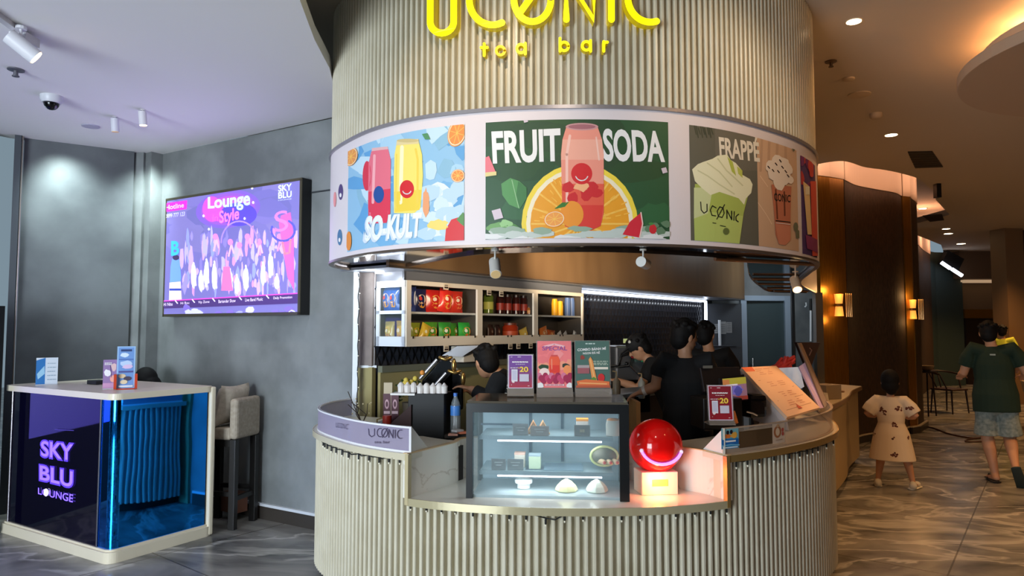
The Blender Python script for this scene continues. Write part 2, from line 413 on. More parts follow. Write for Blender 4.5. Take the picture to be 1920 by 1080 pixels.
steel = M((190, 190, 192), 0.25, 0.95); chrome = M((225, 225, 228), 0.1, 1.0); blackgloss = M((10, 10, 12), 0.12); darkgrey = M((60, 62, 66), 0.5)
fabric = noise_mat('brown_wallcovering', (58, 41, 27), (76, 55, 37), 40, 0.75, bump=0.15, stretch=(1, 1, .3))

fl = MB(); fl.box((6, 9, -0.05), (40, 34, 0.1)); struct(fl.build('floor', marble_floor()), 'polished grey brown marble tile floor with pale veins', 'floor')
# left ceiling: a lower slab whose edge stops short of the drum
lc = [(-1.05, -4), (-1.07, 2.5), (-1.126, 3.583), (-1.192, 4.094), (-1.222, 4.549), (-1.30, 5.0), (-1.20, 5.46), (-3.518, 6.861), (-3.9, 6.8), (-4.6, 6.25), (-4.9, 5.7), (-9, 3.5), (-9, -4)]
b = MB(); b.prism(lc, HL, HL+0.09, 0)
o = b.build('ceiling', [ceil_w]); struct(o, 'smooth white lowered ceiling over the lounge side with a curved edge', 'ceiling')
E1 = [(3.75, 9.6), (4.02, 9.15), (4.31, 8.93), (4.77, 9.27), (5.10, 9.42), (5.48, 9.65), (5.95, 10.02), (6.40, 10.56), (6.85, 11.1), (7.2, 11.67)]
E1c = [(p.x, p.y) for p in catmull(E1, 6)]
rc = [(-3, -4), (16, -4), (16, 21.5), (13.4, 21.5), (12.545, 20.04), (11.2, 18.0), (9.39, 16.03), (8.4, 15.2), (8.4, 13.2)] + E1c[::-1] + [(3.7, 13.5), (-3, 13.5)]
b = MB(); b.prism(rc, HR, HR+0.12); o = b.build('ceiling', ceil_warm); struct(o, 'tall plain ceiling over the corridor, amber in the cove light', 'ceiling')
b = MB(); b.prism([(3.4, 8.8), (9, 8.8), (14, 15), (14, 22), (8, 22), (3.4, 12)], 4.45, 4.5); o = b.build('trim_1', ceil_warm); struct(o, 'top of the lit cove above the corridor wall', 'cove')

def wall_strip(name, pts, z0, z1, mats, label, th=0.12, side=1, kind=True):
    b = MB(); P = [Vector((p[0], p[1])) for p in pts]; Q = []
    for i, p in enumerate(P):
        t = (P[min(i+1, len(P)-1)]-P[max(0, i-1)]).normalized(); Q.append(p+Vector((t.y, -t.x))*th*side)
    b.prism([(p.x, p.y) for p in P]+[(q.x, q.y) for q in Q[::-1]], z0, z1)
    o = b.build(name, mats); return struct(o, label, 'wall') if kind else o
a = W0 + U*-0.40; c = Vector((-3.49, 6.845, 0)); bk = U.cross(Vector((0, 0, 1)))
wb = wall_strip('wall_back', [(c.x, c.y), (a.x, a.y)], 0, HL, plaster, 'grey mottled plaster wall behind the lit screen', side=-1)
# groove in the plaster between screen and drum
p0 = atd(572, 359, 5.80); 
b = MB(); g0 = W0 + U*0.42; g1 = W0 + U*-0.06; b.box(((g0.x+g1.x)/2-0.001, (g0.y+g1.y)/2-0.002, 2.76), (0.50, 0.012, 0.012), math.atan2(U.y, U.x), 0); 
b.build('wall_joint', M((52, 54, 58), 0.8), wb)
# curved corner and the dark panel wall to the left
cor = catmull([(-3.49, 6.845), (-3.62, 6.92), (-3.74, 6.90), (-3.76, 6.78)], 8)
wall_strip('wall_corner', [(p.x, p.y) for p in cor][::-1], 0, HL, plaster, 'concave blue grey corner between the two lounge walls', side=1)
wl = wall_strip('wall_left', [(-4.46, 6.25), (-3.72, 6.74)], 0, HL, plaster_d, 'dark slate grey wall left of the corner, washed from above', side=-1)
b = MB(); b.box((-4.49, 6.22, HL/2), (0.05, 0.16, HL), 0.58); struct(b.build('trim_2', M((66, 70, 76), 0.4)), 'dark upright edge at the end of the left wall', 'trim')
b = MB(); b.tube([(-4.43, 6.19, 0), (-4.43, 6.19, HL)], 0.008); struct(b.build('trim_3', M((150, 140, 132), 0.35, 0.6)), 'thin metal line running up the left wall', 'trim')
# the bright window opening at the far left
wn = MB(); wn.box((-5.05, 5.75, HL/2), (1.1, 0.03, HL-0.02), 0.58); 
glass_w = sheet_mat('window_glass', (120, 170, 190), 0.35, 0.05, 0.08)
w1 = wn.build('window_1', glass_w); struct(w1, 'tall bluish window pane at the far left edge', 'window')
b = MB(); b.box((-4.62, 6.03, HL/2), (0.06, 0.07, HL), 0.58); b.box((-5.05, 5.74, 2.55), (1.05, 0.05, 0.05), 0.58); b.build('window_frame', M((120, 140, 150), 0.4), w1)
# skirting
b = MB(); q0 = W0+U*-0.3; q1 = c
mid = (q0+q1)/2; ln = (q1-q0).length; ang = math.atan2(U.y, U.x); nb = Vector((-0.511, -0.86, 0))
b.box((mid.x+nb.x*0.012, mid.y+nb.y*0.012, 0.055), (ln, 0.024, 0.11), ang, 0); b.box((mid.x+nb.x*0.014, mid.y+nb.y*0.014, 0.12), (ln, 0.028, 0.022), ang, 1)
struct(b.build('baseboard_back', [skirt, M((205, 208, 214), 0.4)]), 'dark skirting with a pale top line along the grey wall', 'baseboard')
b = MB(); b.box((-4.08, 6.47, 0.05), (0.88, 0.03, 0.1), 0.585, 0); b.box((-4.08, 6.468, 0.105), (0.88, 0.034, 0.016), 0.585, 1)
struct(b.build('baseboard_left', [skirt, M((205, 208, 214), 0.4)]), 'skirting along the dark left wall', 'baseboard')
# unseen walls; the front and right ones are added to block world light
b = MB(); b.box((8.2, -3.9, 2), (15.5, 0.12, 4)); b.box((15.9, 8.8, 2), (0.12, 25.4, 4)); struct(b.build('wall_light_block', M((120, 96, 72), 0.8)), 'unseen brown wall behind and right of the viewer, added to block world light', 'wall')
b = MB(); b.box((-8.9, -0.5, 1.6), (0.12, 7, 3.3)); struct(b.build('wall_side', M((34, 36, 40), .8)), 'dark wall on the street side of the lounge', 'wall')

# ---- corridor wall: brass pilasters, dark panels, further bays
brassw = noise_mat('brushed_brass', (150, 102, 30), (176, 124, 44), 30, 0.36, 0.75, stretch=(4, 4, .15))
HT = 4.42
def panel(name, pts, mat, label, z1=HT, th=0.1): return wall_strip(name, pts, 0, z1, mat, label, th, -1)
panel('wall_pilaster', [(4.16, 9.33), (4.36, 9.42), (4.63, 9.58)], brassw, 'brass faced pilaster nearest to the kiosk')
wv = catmull([(4.66, 9.62), (5.0, 9.98), (5.45, 10.28), (5.85, 10.52), (6.12, 10.80)], 6)
panel('wall_right', [(p.x, p.y) for p in wv], fabric, 'curved brown wall panel between the two brass pilasters')
panel('wall_pilaster', [(6.14, 10.80), (6.30, 10.88), (6.36, 10.96)], brassw, 'narrow brass pilaster beyond the brown panel')
panel('wall_bay', [(6.38, 11.0), (6.62, 11.28), (6.80, 11.55)], fabric, 'narrow brown wall bay after the second pilaster')
panel('wall_return', [(6.80, 11.55), (7.3, 12.6), (8.3, 14.6)], M((62, 46, 32), 0.6), 'dark return of the corridor wall')
panel('wall_beyond', [(8.75, 15.0), (9.7, 16.6), (10.9, 18.3), (11.75, 19.4)], fabric, 'far brown wall bay under the second cove')
panel('wall_far', [(11.8, 19.5), (12.1, 19.75), (12.95, 19.9)], M((58, 78, 80), 0.6), 'dark teal wall at the end of the corridor', HR)
panel('wall_end', [(12.9, 20.4), (15.9, 20.4)], M((120, 100, 78), 0.7), 'pale brown end wall with a brass lintel', HR)
b = MB(); b.box((13.55, 19.6, 3.42), (1.9, 0.3, 0.78)); struct(b.build('trim_4', M((112, 90, 70), 0.7)), 'boxed bulkhead dropping from the far ceiling', 'bulkhead')
b = MB(); b.box((13.75, 19.98, 2.98), (1.7, 0.5, 0.06)); b.build('cove_slot', M((255, 214, 170), 0.6, emit=0.35)).parent = None
struct(bpy.data.objects['cove_slot'], 'pale lit slot under the far bulkhead', 'cove'); bpy.data.objects['cove_slot'].name = 'trim_5'
b = MB(); b.box((13.75, 20.33, 2.05), (1.05, 0.14, 0.26)); struct(b.build('trim_6', brass), 'brass lintel over the far opening', 'lintel')
b = MB(); b.box((13.75, 20.36, 0.95), (0.95, 0.1, 1.9)); struct(b.build('door_2', M((46, 34, 24), 0.5)), 'dark opening below the brass lintel', 'door')
cl = MB(); cl.box((10.9, 15.2, HR/2), (0.44, 0.4, HR), 0.15); o = cl.build('wall_column', M((138, 110, 80), 0.5)); struct(o, 'tall brown column at the right edge of the view', 'column')
cl = MB(); cl.box((11.5, 15.5, HR/2), (0.8, 0.4, HR), 0.15); o = cl.build('wall_column', M((74, 56, 40), 0.5)); struct(o, 'shaded side of the brown column, built as a darker block', 'column')  # side face of the column; its shade is put into the darker colour
def cove_light_band(pts, label):  # pale strip over the dark wall; its colour carries the cove light
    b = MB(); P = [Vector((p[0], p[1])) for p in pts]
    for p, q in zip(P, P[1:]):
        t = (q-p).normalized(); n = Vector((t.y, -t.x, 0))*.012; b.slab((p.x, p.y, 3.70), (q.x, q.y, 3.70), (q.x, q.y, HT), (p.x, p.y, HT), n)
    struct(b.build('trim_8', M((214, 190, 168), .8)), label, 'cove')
cove_light_band([(4.16, 9.33), (4.36, 9.42), (4.63, 9.58)], 'pale band standing in for cove light above the nearest pilaster')
cove_light_band([(p.x, p.y) for p in wv], 'pale band standing in for cove light above the curved brown panel')
cove_light_band([(6.14, 10.80), (6.30, 10.88), (6.36, 10.96), (6.38, 11.0), (6.62, 11.28), (6.80, 11.55)], 'pale band standing in for cove light above the far pilaster')
cove_light_band([(8.75, 15.0), (9.7, 16.6), (10.9, 18.3), (11.75, 19.4)], 'pale band standing in for cove light above the farthest bay')
# skirting of the corridor wall
b = MB(); sk = [Vector((p.x, p.y, 0)) for p in wv]+[Vector((6.14, 10.76, 0)), Vector((6.36, 10.93, 0)), Vector((6.84, 11.52, 0))]
for p, q in zip(sk, sk[1:]):
    d = (q-p).normalized(); n = Vector((d.y, -d.x, 0))*0.015
    b.slab(p+n, q+n, q+n+Vector((0, 0, .1)), p+n+Vector((0, 0, .1)), -n*1.9, 0); b.slab(p+n*1.3+Vector((0, 0, .1)), q+n*1.3+Vector((0, 0, .1)), q+n*1.3+Vector((0, 0, .118)), p+n*1.3+Vector((0, 0, .118)), -n*2.2, 1)
struct(b.build('baseboard_right', [skirt, M((205, 190, 165), 0.4)]), 'dark skirting with a pale line along the corridor wall', 'baseboard')
# cove lamps hidden above the ceiling edge
for i in range(1, len(E1)-1):
    x, y = E1[i]; lamp('cove_lamp', 'POINT', (x+0.045, y-0.055, 3.965), None, 5, (1, .55, .34), 0.02)
for x, y in ((9.5, 16.05), (10.8, 17.55), (11.9, 18.9)): lamp('cove_lamp', 'POINT', (x, y, 3.98), None, 14, (1, .55, .34), 0.06)

# hanging disc with a cove between its two tiers
def roundpoly(cx, cy, rx, ry, rot, n=64): return [(cx+rx*math.cos(t)*math.cos(rot)-ry*math.sin(t)*math.sin(rot), cy+rx*math.cos(t)*math.sin(rot)+ry*math.sin(t)*math.cos(rot)) for t in [2*math.pi*i/n for i in range(n)]]
t = thing('ceiling_disc', 'large round dropped ceiling disc glowing with amber cove light at upper right', 'ceiling disc', (4.60, 4.70, 3.45))
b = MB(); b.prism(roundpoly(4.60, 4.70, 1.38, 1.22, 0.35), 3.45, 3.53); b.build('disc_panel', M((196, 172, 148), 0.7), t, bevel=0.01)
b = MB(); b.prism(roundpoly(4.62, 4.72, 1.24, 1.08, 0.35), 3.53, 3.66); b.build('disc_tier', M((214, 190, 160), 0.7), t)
for x, y in ((4.2, 4.3), (5.0, 4.4), (4.4, 5.1), (5.1, 5.0)): b = MB(); b.tube([(x, y, 3.66), (x, y, 3.8)], 0.02); b.build('hanger', M((180, 160, 140), 0.6), t)
# ---------------------------------------------------------------- the kiosk: plan curve of its banner
PB = Curve2([(-1.13, 5.43), (-1.24, 5.22), (-1.285, 5.02), (-1.28, 4.86), (-1.225, 4.64), (-1.08, 4.395), (-.85, 4.10), (-.6, 3.895), (-.36, 3.775), (-.1, 3.70), (.1, 3.665), (.34, 3.65), (.6, 3.66), (.86, 3.705),
             (1.13, 3.81), (1.34, 3.935), (1.55, 4.09), (1.79, 4.30), (1.98, 4.525), (2.115, 4.75), (2.25, 5.1), (2.39, 5.55), (2.86, 6.85), (3.88, 8.8)])
SB0, SB1 = 2.07, 2.81
ribm = noise_mat('cream_lacquer', (205, 196, 172), (213, 205, 183), 6, 0.32)
k = thing('kiosk_fascia', 'tall curved cream fluted drum rising from the printed banner to the ceiling', 'fascia', (0.4, 5.0, 2.81))
b = MB(); ribs(b, PB, 0.02, PB.len-0.05, -0.04, 2.80, HR-0.002, 0.0405, 0.036); b.build('fluted_panel', ribm, k, smooth=False)
b = MB(); rb = ringband(PB, 0.0, PB.len-0.04, -0.11, -0.05, 0.05); b.prism([(p.x, p.y) for p in rb], 2.80, HR-0.004); b.build('backing_panel', M((120, 112, 96), 0.6), k)
b = MB(); rb = ringband(PB, 0.0, PB.len-0.04, -0.05, 0.012, 0.03); b.prism([(p.x, p.y) for p in rb], 2.795, 2.815); b.build('edge_trim', M((150, 146, 150), 0.3, 0.5), k)
# banner
bn = thing('banner', 'wide curved white banner printed with drink pictures around the kiosk', 'banner', (0.4, 3.7, SB0))
def bplace(u, v, h): p = PB.at(u, h); return Vector((p.x, p.y, v))
b = MB(); rb = ringband(PB, 0.0, PB.len-0.02, -0.02, 0.0, 0.025); b.prism([(p.x, p.y) for p in rb], SB0, SB1-0.015); b.build('banner_sheet', M((226, 214, 216), 0.45), bn)
b = MB(); rb = ringband(PB, 0.0, PB.len-0.02, -0.03, 0.004, 0.03); b.prism([(p.x, p.y) for p in rb], SB0-0.012, SB0+0.002); b.build('bottom_rail', M((120, 104, 92), 0.3, 0.6), bn)
# mirror soffit: ring in the front, wide on the right, open to the bulkhead behind
inner = catmull([(-0.98, 5.30), (-0.74, 5.0), (-0.37, 4.40), (-0.13, 4.16), (.375, 4.06), (.76, 4.12), (1.32, 4.40), (1.58, 4.68), (1.72, 5.05), (2.1, 6.1), (2.6, 7.3), (3.2, 8.55), (3.74, 8.78)], 8)
mirror = M((112, 106, 102), 0.06, 1.0, name='smoked_mirror')
rb = PB.pts(0.02, PB.len-0.08, -0.025, 0.04)+inner[::-1]
b = MB(); b.prism([(p.x, p.y) for p in rb], SB0+0.015, SB0+0.035)
so = tag(b.build('mirror_soffit', mirror), 'smoked mirror soffit under the banner reflecting the shelves', 'soffit')
b = MB()
for p, q in zip(inner, inner[1:]):
    b.slab((p.x, p.y, SB0+.0), (q.x, q.y, SB0+.0), (q.x, q.y, SB0+.045), (p.x, p.y, SB0+.045), (0.006, 0.012, 0))
b.build('soffit_lip', M((92, 74, 60), 0.25, 0.8), so)
# rods under the right part of the soffit
for y, x0, x1 in ((6.2, 2.16, 2.62), (6.9, 2.45, 2.86), (7.6, 2.8, 3.22), (8.2, 3.1, 3.54)): b = MB(); b.tube([(x0, y, SB0-.005), (x1, y+.05, SB0-.005)], 0.012, 8); b.build('soffit_bar', M((120, 92, 70), 0.3, 0.8), so)
b = MB(); b.tube([(1.30, 4.42, SB0-.004), (2.10, 4.80, SB0-.004)], 0.014, 8)
b.build('soffit_bar', M((120, 92, 70), 0.3, 0.8), so)

# bronze bulkhead over the cabinets and the dark underside behind it
A0 = Vector((-0.80, 5.22, 0)); 
def wl_(s, n=0): return A0 + W*s + WN*n            # along the front line of the cabinets
BKE = 7.0
bronze = noise_mat('bronze_panel', (108, 82, 56), (124, 97, 68), 3, 0.36, 0.2, stretch=(1, 1, .2))
p = wl_(-0.28, .12); q = wl_(BKE, .12)
b = MB(); b.slab((p.x, p.y, 2.06), (q.x, q.y, 2.06), (q.x, q.y, 2.95), (p.x, p.y, 2.95), -WN*0.03)
bh = tag(b.build('bulkhead', bronze), 'long bronze bulkhead panel over the shelves lit by a warm spot', 'bulkhead')
b = MB(); p2 = wl_(-0.28, -0.42); q2 = wl_(BKE, -0.42); b.slab((p.x, p.y, 2.055), (q.x, q.y, 2.055), (q2.x, q2.y, 2.055), (p2.x, p2.y, 2.055), (0, 0, 0.02)); b.build('bulkhead_underside', M((120, 122, 128), 0.35, 0.3), bh)
b = MB(); p3 = wl_(0, -.02); q3 = wl_(2.52, -.02); p4 = wl_(0, -.34); b.slab((p3.x, p3.y, 1.986), (q3.x, q3.y, 1.986), (q3.x, q3.y, 2.055), (p3.x, p3.y, 2.055), -WN*.02); b.slab((p3.x, p3.y, 1.986), (p4.x, p4.y, 1.986), (p4.x, p4.y, 2.055), (p3.x, p3.y, 2.055), W*.02); b.build('filler_panel', M((120, 122, 128), 0.35, 0.3), bh)
# inside ceiling of the drum
b = MB(); b.prism([(-1.0, 5.3), (-.6, 4.0), (.3, 3.75), (1.3, 4.0), (1.9, 4.8), (3.6, 8.8), (3.8, 11.0), (3.4, 11), (-.85, 5.45)], 2.96, 3.0); struct(b.build('ceiling', M((40, 36, 34), 0.8)), 'dark ceiling inside the kiosk drum', 'ceiling')
# back wall with black diamond tiles
T0 = A0 - WN*0.33
tb = MB(); p = T0+W*0.005; q = T0+W*7.1
tb.slab((p.x, p.y, 0), (q.x, q.y, 0), (q.x, q.y, 2.95), (p.x, p.y, 2.95), -WN*0.06); wk = struct(tb.build('wall_kiosk', M((22, 23, 26), 0.4)), 'dark back wall of the kiosk', 'wall')
tl = MB(); du = 0.082; dv = 0.15; nrow = int(0.80/(dv/2))
for r in range(nrow):
    z = 1.33 + r*dv/2
    for i in range(int(6.45/du)):
        s = 0.02 + (i+0.5*(r % 2))*du; c0 = T0+W*s; w2 = du*.47; h2 = dv*.47
        P = [c0+W*-w2+Vector((0, 0, z)), c0+Vector((0, 0, z-h2)), c0+W*w2+Vector((0, 0, z)), c0+Vector((0, 0, z+h2))]; T = c0+WN*0.016+Vector((0, 0, z))
        tl.add(P+[T], [(0, 1, 4), (1, 2, 4), (2, 3, 4), (3, 0, 4)])
tl.build('diamond_tiles', M((34, 36, 42), 0.16), wk)
ol = MB(); p = T0+W*0.005+WN*.02; q = T0+W*2.0+WN*.02; ol.slab((p.x, p.y, 0), (q.x, q.y, 0), (q.x, q.y, 1.28), (p.x, p.y, 1.28), WN*0.03, 0); ol.slab((p.x, p.y, 1.28), (q.x, q.y, 1.28), (q.x, q.y, 1.33), (p.x, p.y, 1.33), WN*0.05, 1)
struct(ol.build('wainscot', [M((156, 144, 98), 0.6), M((112, 114, 98), 0.5)]), 'olive lower wall panel under the black tiles', 'wall panel')
# led strips along the tile edge
led = M((226, 236, 255), 0.5, emit=5.0)
p = T0+W*2.52+WN*.06; q = T0+W*6.42+WN*.06
b = MB(); b.tube([(p.x, p.y, 2.03), (q.x, q.y, 2.03)], 0.016, 8); b.tube([(q.x, q.y, 2.03), (q.x, q.y, 1.38)], 0.022, 8)
tag(b.build('led_strip', led), 'white led strip running along the top and side of the black tiles', 'led strip')
m = (p+q)/2; lamp('led_light', 'AREA', (m.x+WN.x*.06, m.y+WN.y*.06, 2.0), (m.x, m.y, 0), 6, (.85, .92, 1), 3.9, sizey=0.04).rotation_euler = (0, 0, math.atan2(W.y, W.x))
# end wall with door
e0 = Vector((2.95, 10.4, 0)); e1 = Vector((5.3, 11.3, 0))
b = MB(); b.slab((2.9, 10.75, 0), (3.62, 10.95, 0), (3.62, 10.95, 2.95), (2.9, 10.75, 2.95), (0, .08, 0)); b.slab((4.42, 11.1, 0), (5.4, 11.2, 0), (5.4, 11.2, 2.95), (4.42, 11.1, 2.95), (0, .08, 0)); b.slab((3.62, 10.95, 2.12), (4.42, 11.1, 2.12), (4.42, 11.1, 2.95), (3.62, 10.95, 2.95), (0, .08, 0))
struct(b.build('wall_rear', noise_mat('rear_wall', (86, 92, 96), (112, 116, 118), 3, 0.6)), 'grey rear wall of the kiosk around the service door', 'wall')
dr = MB(); dr.slab((3.68, 10.98, 0), (4.36, 11.10, 0), (4.36, 11.10, 2.06), (3.68, 10.98, 2.06), (0, .05, 0)); d1 = struct(dr.build('door_1', M((62, 76, 80), 0.4)), 'dark blue grey service door at the back of the kiosk', 'door')
f = MB(); fm = M((150, 166, 184), 0.4)
for (x0, y0, x1, y1, z0, z1) in ((3.60, 10.9, 3.70, 10.93, 0, 2.14), (4.35, 11.05, 4.45, 11.08, 0, 2.14), (3.60, 10.9, 4.45, 11.08, 2.06, 2.14)): f.slab((x0, y0, z0), (x1, y1, z0), (x1, y1, z1), (x0, y0, z1), (0, .1, 0))
f.build('door_frame', fm, d1); f = MB(); f.tube([(3.78, 10.93, 1.0), (3.78, 10.93, 1.16)], 0.012); f.build('door_handle', steel, d1)

# ---- the counter
SNL = PB.hit(766, 0.09); SNR = PB.hit(1359, 0.09); SE = PB.hit(1560, 0.0) or 7.0
SE = 7.35
ZT0, ZT1, ZS0, ZS1 = 0.915, 0.945, 0.678, 0.712
ct = thing('kiosk_counter', 'round cream fluted kiosk counter with a lowered marble niche in front', 'counter', (0.4, 4.6, 0))
for d0, d1_, z1 in ((0.05, SNL, ZT0), (SNL, SNR, ZS0), (SNR, SE, ZT0)):
    b = MB(); ribs(b, PB, d0, d1_, 0.034, 0.08, z1, 0.0405, 0.034, inner=-0.02); b.build('fluted_front', ribm, ct)
b = MB(); rb = ringband(PB, 0.05, SE, -0.12, -0.03, 0.04); b.prism([(p.x, p.y) for p in rb], 0.0, 0.08); b.build('plinth', M((72, 56, 40), 0.4, 0.3), ct)
stone = noise_mat('veined_stone', (222, 216, 204), (232, 228, 218), 2.0, 0.18, detail=3); trimL = M((206, 196, 170), 0.25); trimG = M((176, 148, 92), 0.25, 0.6)
top = M((214, 208, 190), 0.3)
for d0, d1_ in ((0.04, SNL+0.01), (SNR-0.01, SE)):
    b = MB(); rb = ringband(PB, d0, d1_, -0.42, 0.085, 0.03); b.prism([(p.x, p.y) for p in rb], ZT0, ZT1); b.build('worktop', top, ct, bevel=0.006)
    b = MB(); rb = ringband(PB, d0, d1_, -0.46, -0.38, 0.05); b.prism([(p.x, p.y) for p in rb], 0.02, ZT0); b.build('inner_panel', M((38, 34, 32), 0.6), ct)
    b = MB(); rb = ringband(PB, d0, d1_, 0.0855, 0.092, 0.03); b.prism([(p.x, p.y) for p in rb], ZT0-0.004, ZT1+0.002); b.build('edge_trim', trimG if d0 > 1 else trimL, ct)
# niche: shelf slab and the marble wall behind it
nw = catmull([(PB.at(SNL, .088).x, PB.at(SNL, .088).y), (-.435, 3.97), (-.335, 4.15), (-.26, 4.33), (.1, 4.40), (.5, 4.34), (.76, 4.20), (.95, 3.99), (1.07, 3.86), (PB.at(SNR, .088).x, PB.at(SNR, .088).y)], 6)
b = MB(); rb = PB.pts(SNL, SNR, 0.088, 0.03)+nw[::-1][1:-1]; b.prism([(p.x, p.y) for p in rb], ZS0, ZS1); sh = b.build('niche_shelf', stone, ct)
mar, nt, bs = nodemat('white_marble', 0.14); t_ = nt.nodes.new('ShaderNodeTexCoord'); n_ = nt.nodes.new('ShaderNodeTexNoise'); n_.inputs['Scale'].default_value = 1.7; n_.inputs['Detail'].default_value = 6; n_.inputs['Distortion'].default_value = 1.2
r_ = nt.nodes.new('ShaderNodeValToRGB'); e_ = r_.color_ramp.elements; e_[0].position = .488; e_[0].color = (*lin((228, 222, 210)), 1); e_[1].position = .5; e_[1].color = (*lin((204, 194, 178)), 1); x_ = e_.new(.512); x_.color = (*lin((228, 222, 210)), 1)
nt.links.new(t_.outputs['Object'], n_.inputs['Vector']); nt.links.new(n_.outputs[0], r_.inputs[0]); nt.links.new(r_.outputs[0], bs.inputs['Base Color'])
b = MB(); off = []
for i, p in enumerate(nw):
    t2 = (nw[min(i+1, len(nw)-1)]-nw[max(i-1, 0)]).normalized(); off.append(p+Vector((-t2.y, t2.x))*0.03)
b.prism([(p.x, p.y) for p in nw]+[(p.x, p.y) for p in off[::-1]], ZS1, ZT1); b.build('marble_splashback', mar, ct)
b = MB()
for p, q, a_, c_ in zip(nw, nw[1:], off, off[1:]): b.slab((p.x, p.y, ZT1), (q.x, q.y, ZT1), (c_.x, c_.y, ZT1), (a_.x, a_.y, ZT1), (0, 0, .006))
b.build('splashback_trim', M((206, 176, 130), 0.3), ct)
b = MB(); rb = ringband(PB, SNL, SNR, 0.088, 0.095, 0.03); b.prism([(p.x, p.y) for p in rb], ZS0-0.004, ZS1+0.002); b.build('edge_trim', M((196, 184, 148), 0.2, 0.3), ct)
for s_, mt in ((SNL, M((206, 190, 150), 0.25, .2)), (SNR, trimG)):
    p = PB.at(s_, 0.082); n = PB.nrm(s_); b = MB(); b.box((p.x, p.y, (ZS0+ZT1)/2), (0.022, 0.03, ZT1-ZS0), math.atan2(n.x, -n.y)); b.build('corner_trim', mt, ct)
# dark work surface behind the niche
b = MB(); back = [(p.x, p.y+0.5) for p in off[2:-2]]; b.prism([(p.x, p.y) for p in off[1:-1]]+back[::-1], 0.88, 0.91); b.build('back_worktop', M((34, 28, 26), 0.35), ct)
b = MB(); b.prism([(p.x, p.y+.05) for p in off[2:-2]]+[(x, y-.05) for x, y in back[::-1]], 0.02, 0.88); b.build('back_carcass', M((26, 22, 21), 0.5), ct)

# ---- acrylic screens on the counter
def screen(name, label, d0, d1_, z1, mat, fmat, fr):
    t = thing(name, label, 'counter screen', (*PB.at((d0+d1_)/2, 0.055), ZT1))
    b = MB(); rb = ringband(PB, d0, d1_, 0.05, 0.057, 0.03); b.prism([(p.x, p.y) for p in rb], ZT1, z1); b.build('acrylic_panel', mat, t)
    b = MB(); rb = ringband(PB, d0, d1_, 0.046, 0.061, 0.03); b.prism([(p.x, p.y) for p in rb], z1-fr, z1)
    rb = ringband(PB, d0, d1_, 0.046, 0.062, 0.03); b.prism([(p.x, p.y) for p in rb], ZT1, ZT1+fr*1.2)
    b.build('frame_rail', fmat, t); return t
ZA = 1.088
sl = screen('counter_screen', 'purplish grey acrylic screen with white frame on the left of the counter', 0.06, SNL-0.004, ZA, sheet_mat('lilac_acrylic', (176, 166, 190), 0.62, 0.08, 0.08), M((232, 230, 234), 0.35), 0.010)
sr = screen('counter_screen', 'frosted clear acrylic screen curving round the right of the counter', SNR+0.004, 6.7, ZA, sheet_mat('frosted_acrylic', (206, 186, 166), 0.34, 0.22, 0.10), M((190, 168, 146), 0.35), 0.006)
wing = M((222, 222, 216), 0.4)
for s_, par, dx in ((SNL-0.006, sl, 0.13), (SNR+0.006, sr, -0.13)):
    p = PB.at(s_, 0.056); b = MB(); q = (p.x+dx*.55, p.y+.16)
    b.add([(p.x, p.y, ZT1), (q[0], q[1], ZT1), (p.x, p.y, ZA), (p.x+.006, p.y+.004, ZT1), (q[0]+.006, q[1]+.004, ZT1), (p.x+.006, p.y+.004, ZA)], [(0, 1, 2), (5, 4, 3), (0, 3, 4, 1), (1, 4, 5, 2), (2, 5, 3, 0)])
    b.build('wing_bracket', wing, par)
    b = MB(); b.box((p.x, p.y, (ZT1+ZA)/2), (0.012, 0.014, ZA-ZT1)); b.build('end_post', M((232, 230, 234), 0.35) if dx > 0 else M((205, 195, 180), .35), par)
# ---------------------------------------------------------------- print on the banner
_hc = {}
def bconv(px, py, off=0.0):
    px = min(max(px, 622.5), 1535); kx = (round(px, 1), off)
    if kx not in _hc:
        a = PB.hit(math.floor(kx[0]*2)/2, off); b_ = PB.hit(math.floor(kx[0]*2)/2+.5, off)
        if a is None: a = b_ if b_ is not None else (0.4 if px < 900 else 5.0)
        if b_ is None: b_ = a
        f = kx[0]*2-math.floor(kx[0]*2); _hc[kx] = a+(b_-a)*f
    u = _hc[kx]; y = PB.at(u, off).y; return u, atd(px, py, y).z
def I(*c): return M(tuple(c), 0.5)
def bart(x0, x1, z0=2.10, z1=2.735):
    return Art(bconv, bplace, clip=(bconv(x0, 300)[0], z0, bconv(x1, 300)[0], z1))
red = I(214, 36, 42); wht = I(240, 236, 234)
def smile(A, cx, cy, r, mat=wht, w=2): A.line([(cx+r*math.cos(a), cy+r*math.sin(a)) for a in [math.pi*(.12+.76*i/10) for i in range(11)]], w, mat)
def citrus(A, cx, cy, rx, ry, rot=0, a0=0, a1=360, rind=(238, 196, 60), flesh=(240, 150, 30), n=10):
    A.ell(cx, cy, rx, ry, I(*rind), rot, a0, a1); A.ell(cx, cy, rx*.92, ry*.92, I(246, 232, 200), rot, a0, a1); A.ell(cx, cy, rx*.85, ry*.85, I(*flesh), rot, a0, a1)
    for i in range(n+1):
        a = math.radians(a0+(a1-a0)*i/n); x = rx*.84*math.cos(a); y = ry*.84*math.sin(a); A.line([(cx, cy), (cx+x*math.cos(rot)-y*math.sin(rot), cy+x*math.sin(rot)+y*math.cos(rot))], max(1.0, rx*.03), I(250, 196, 90))
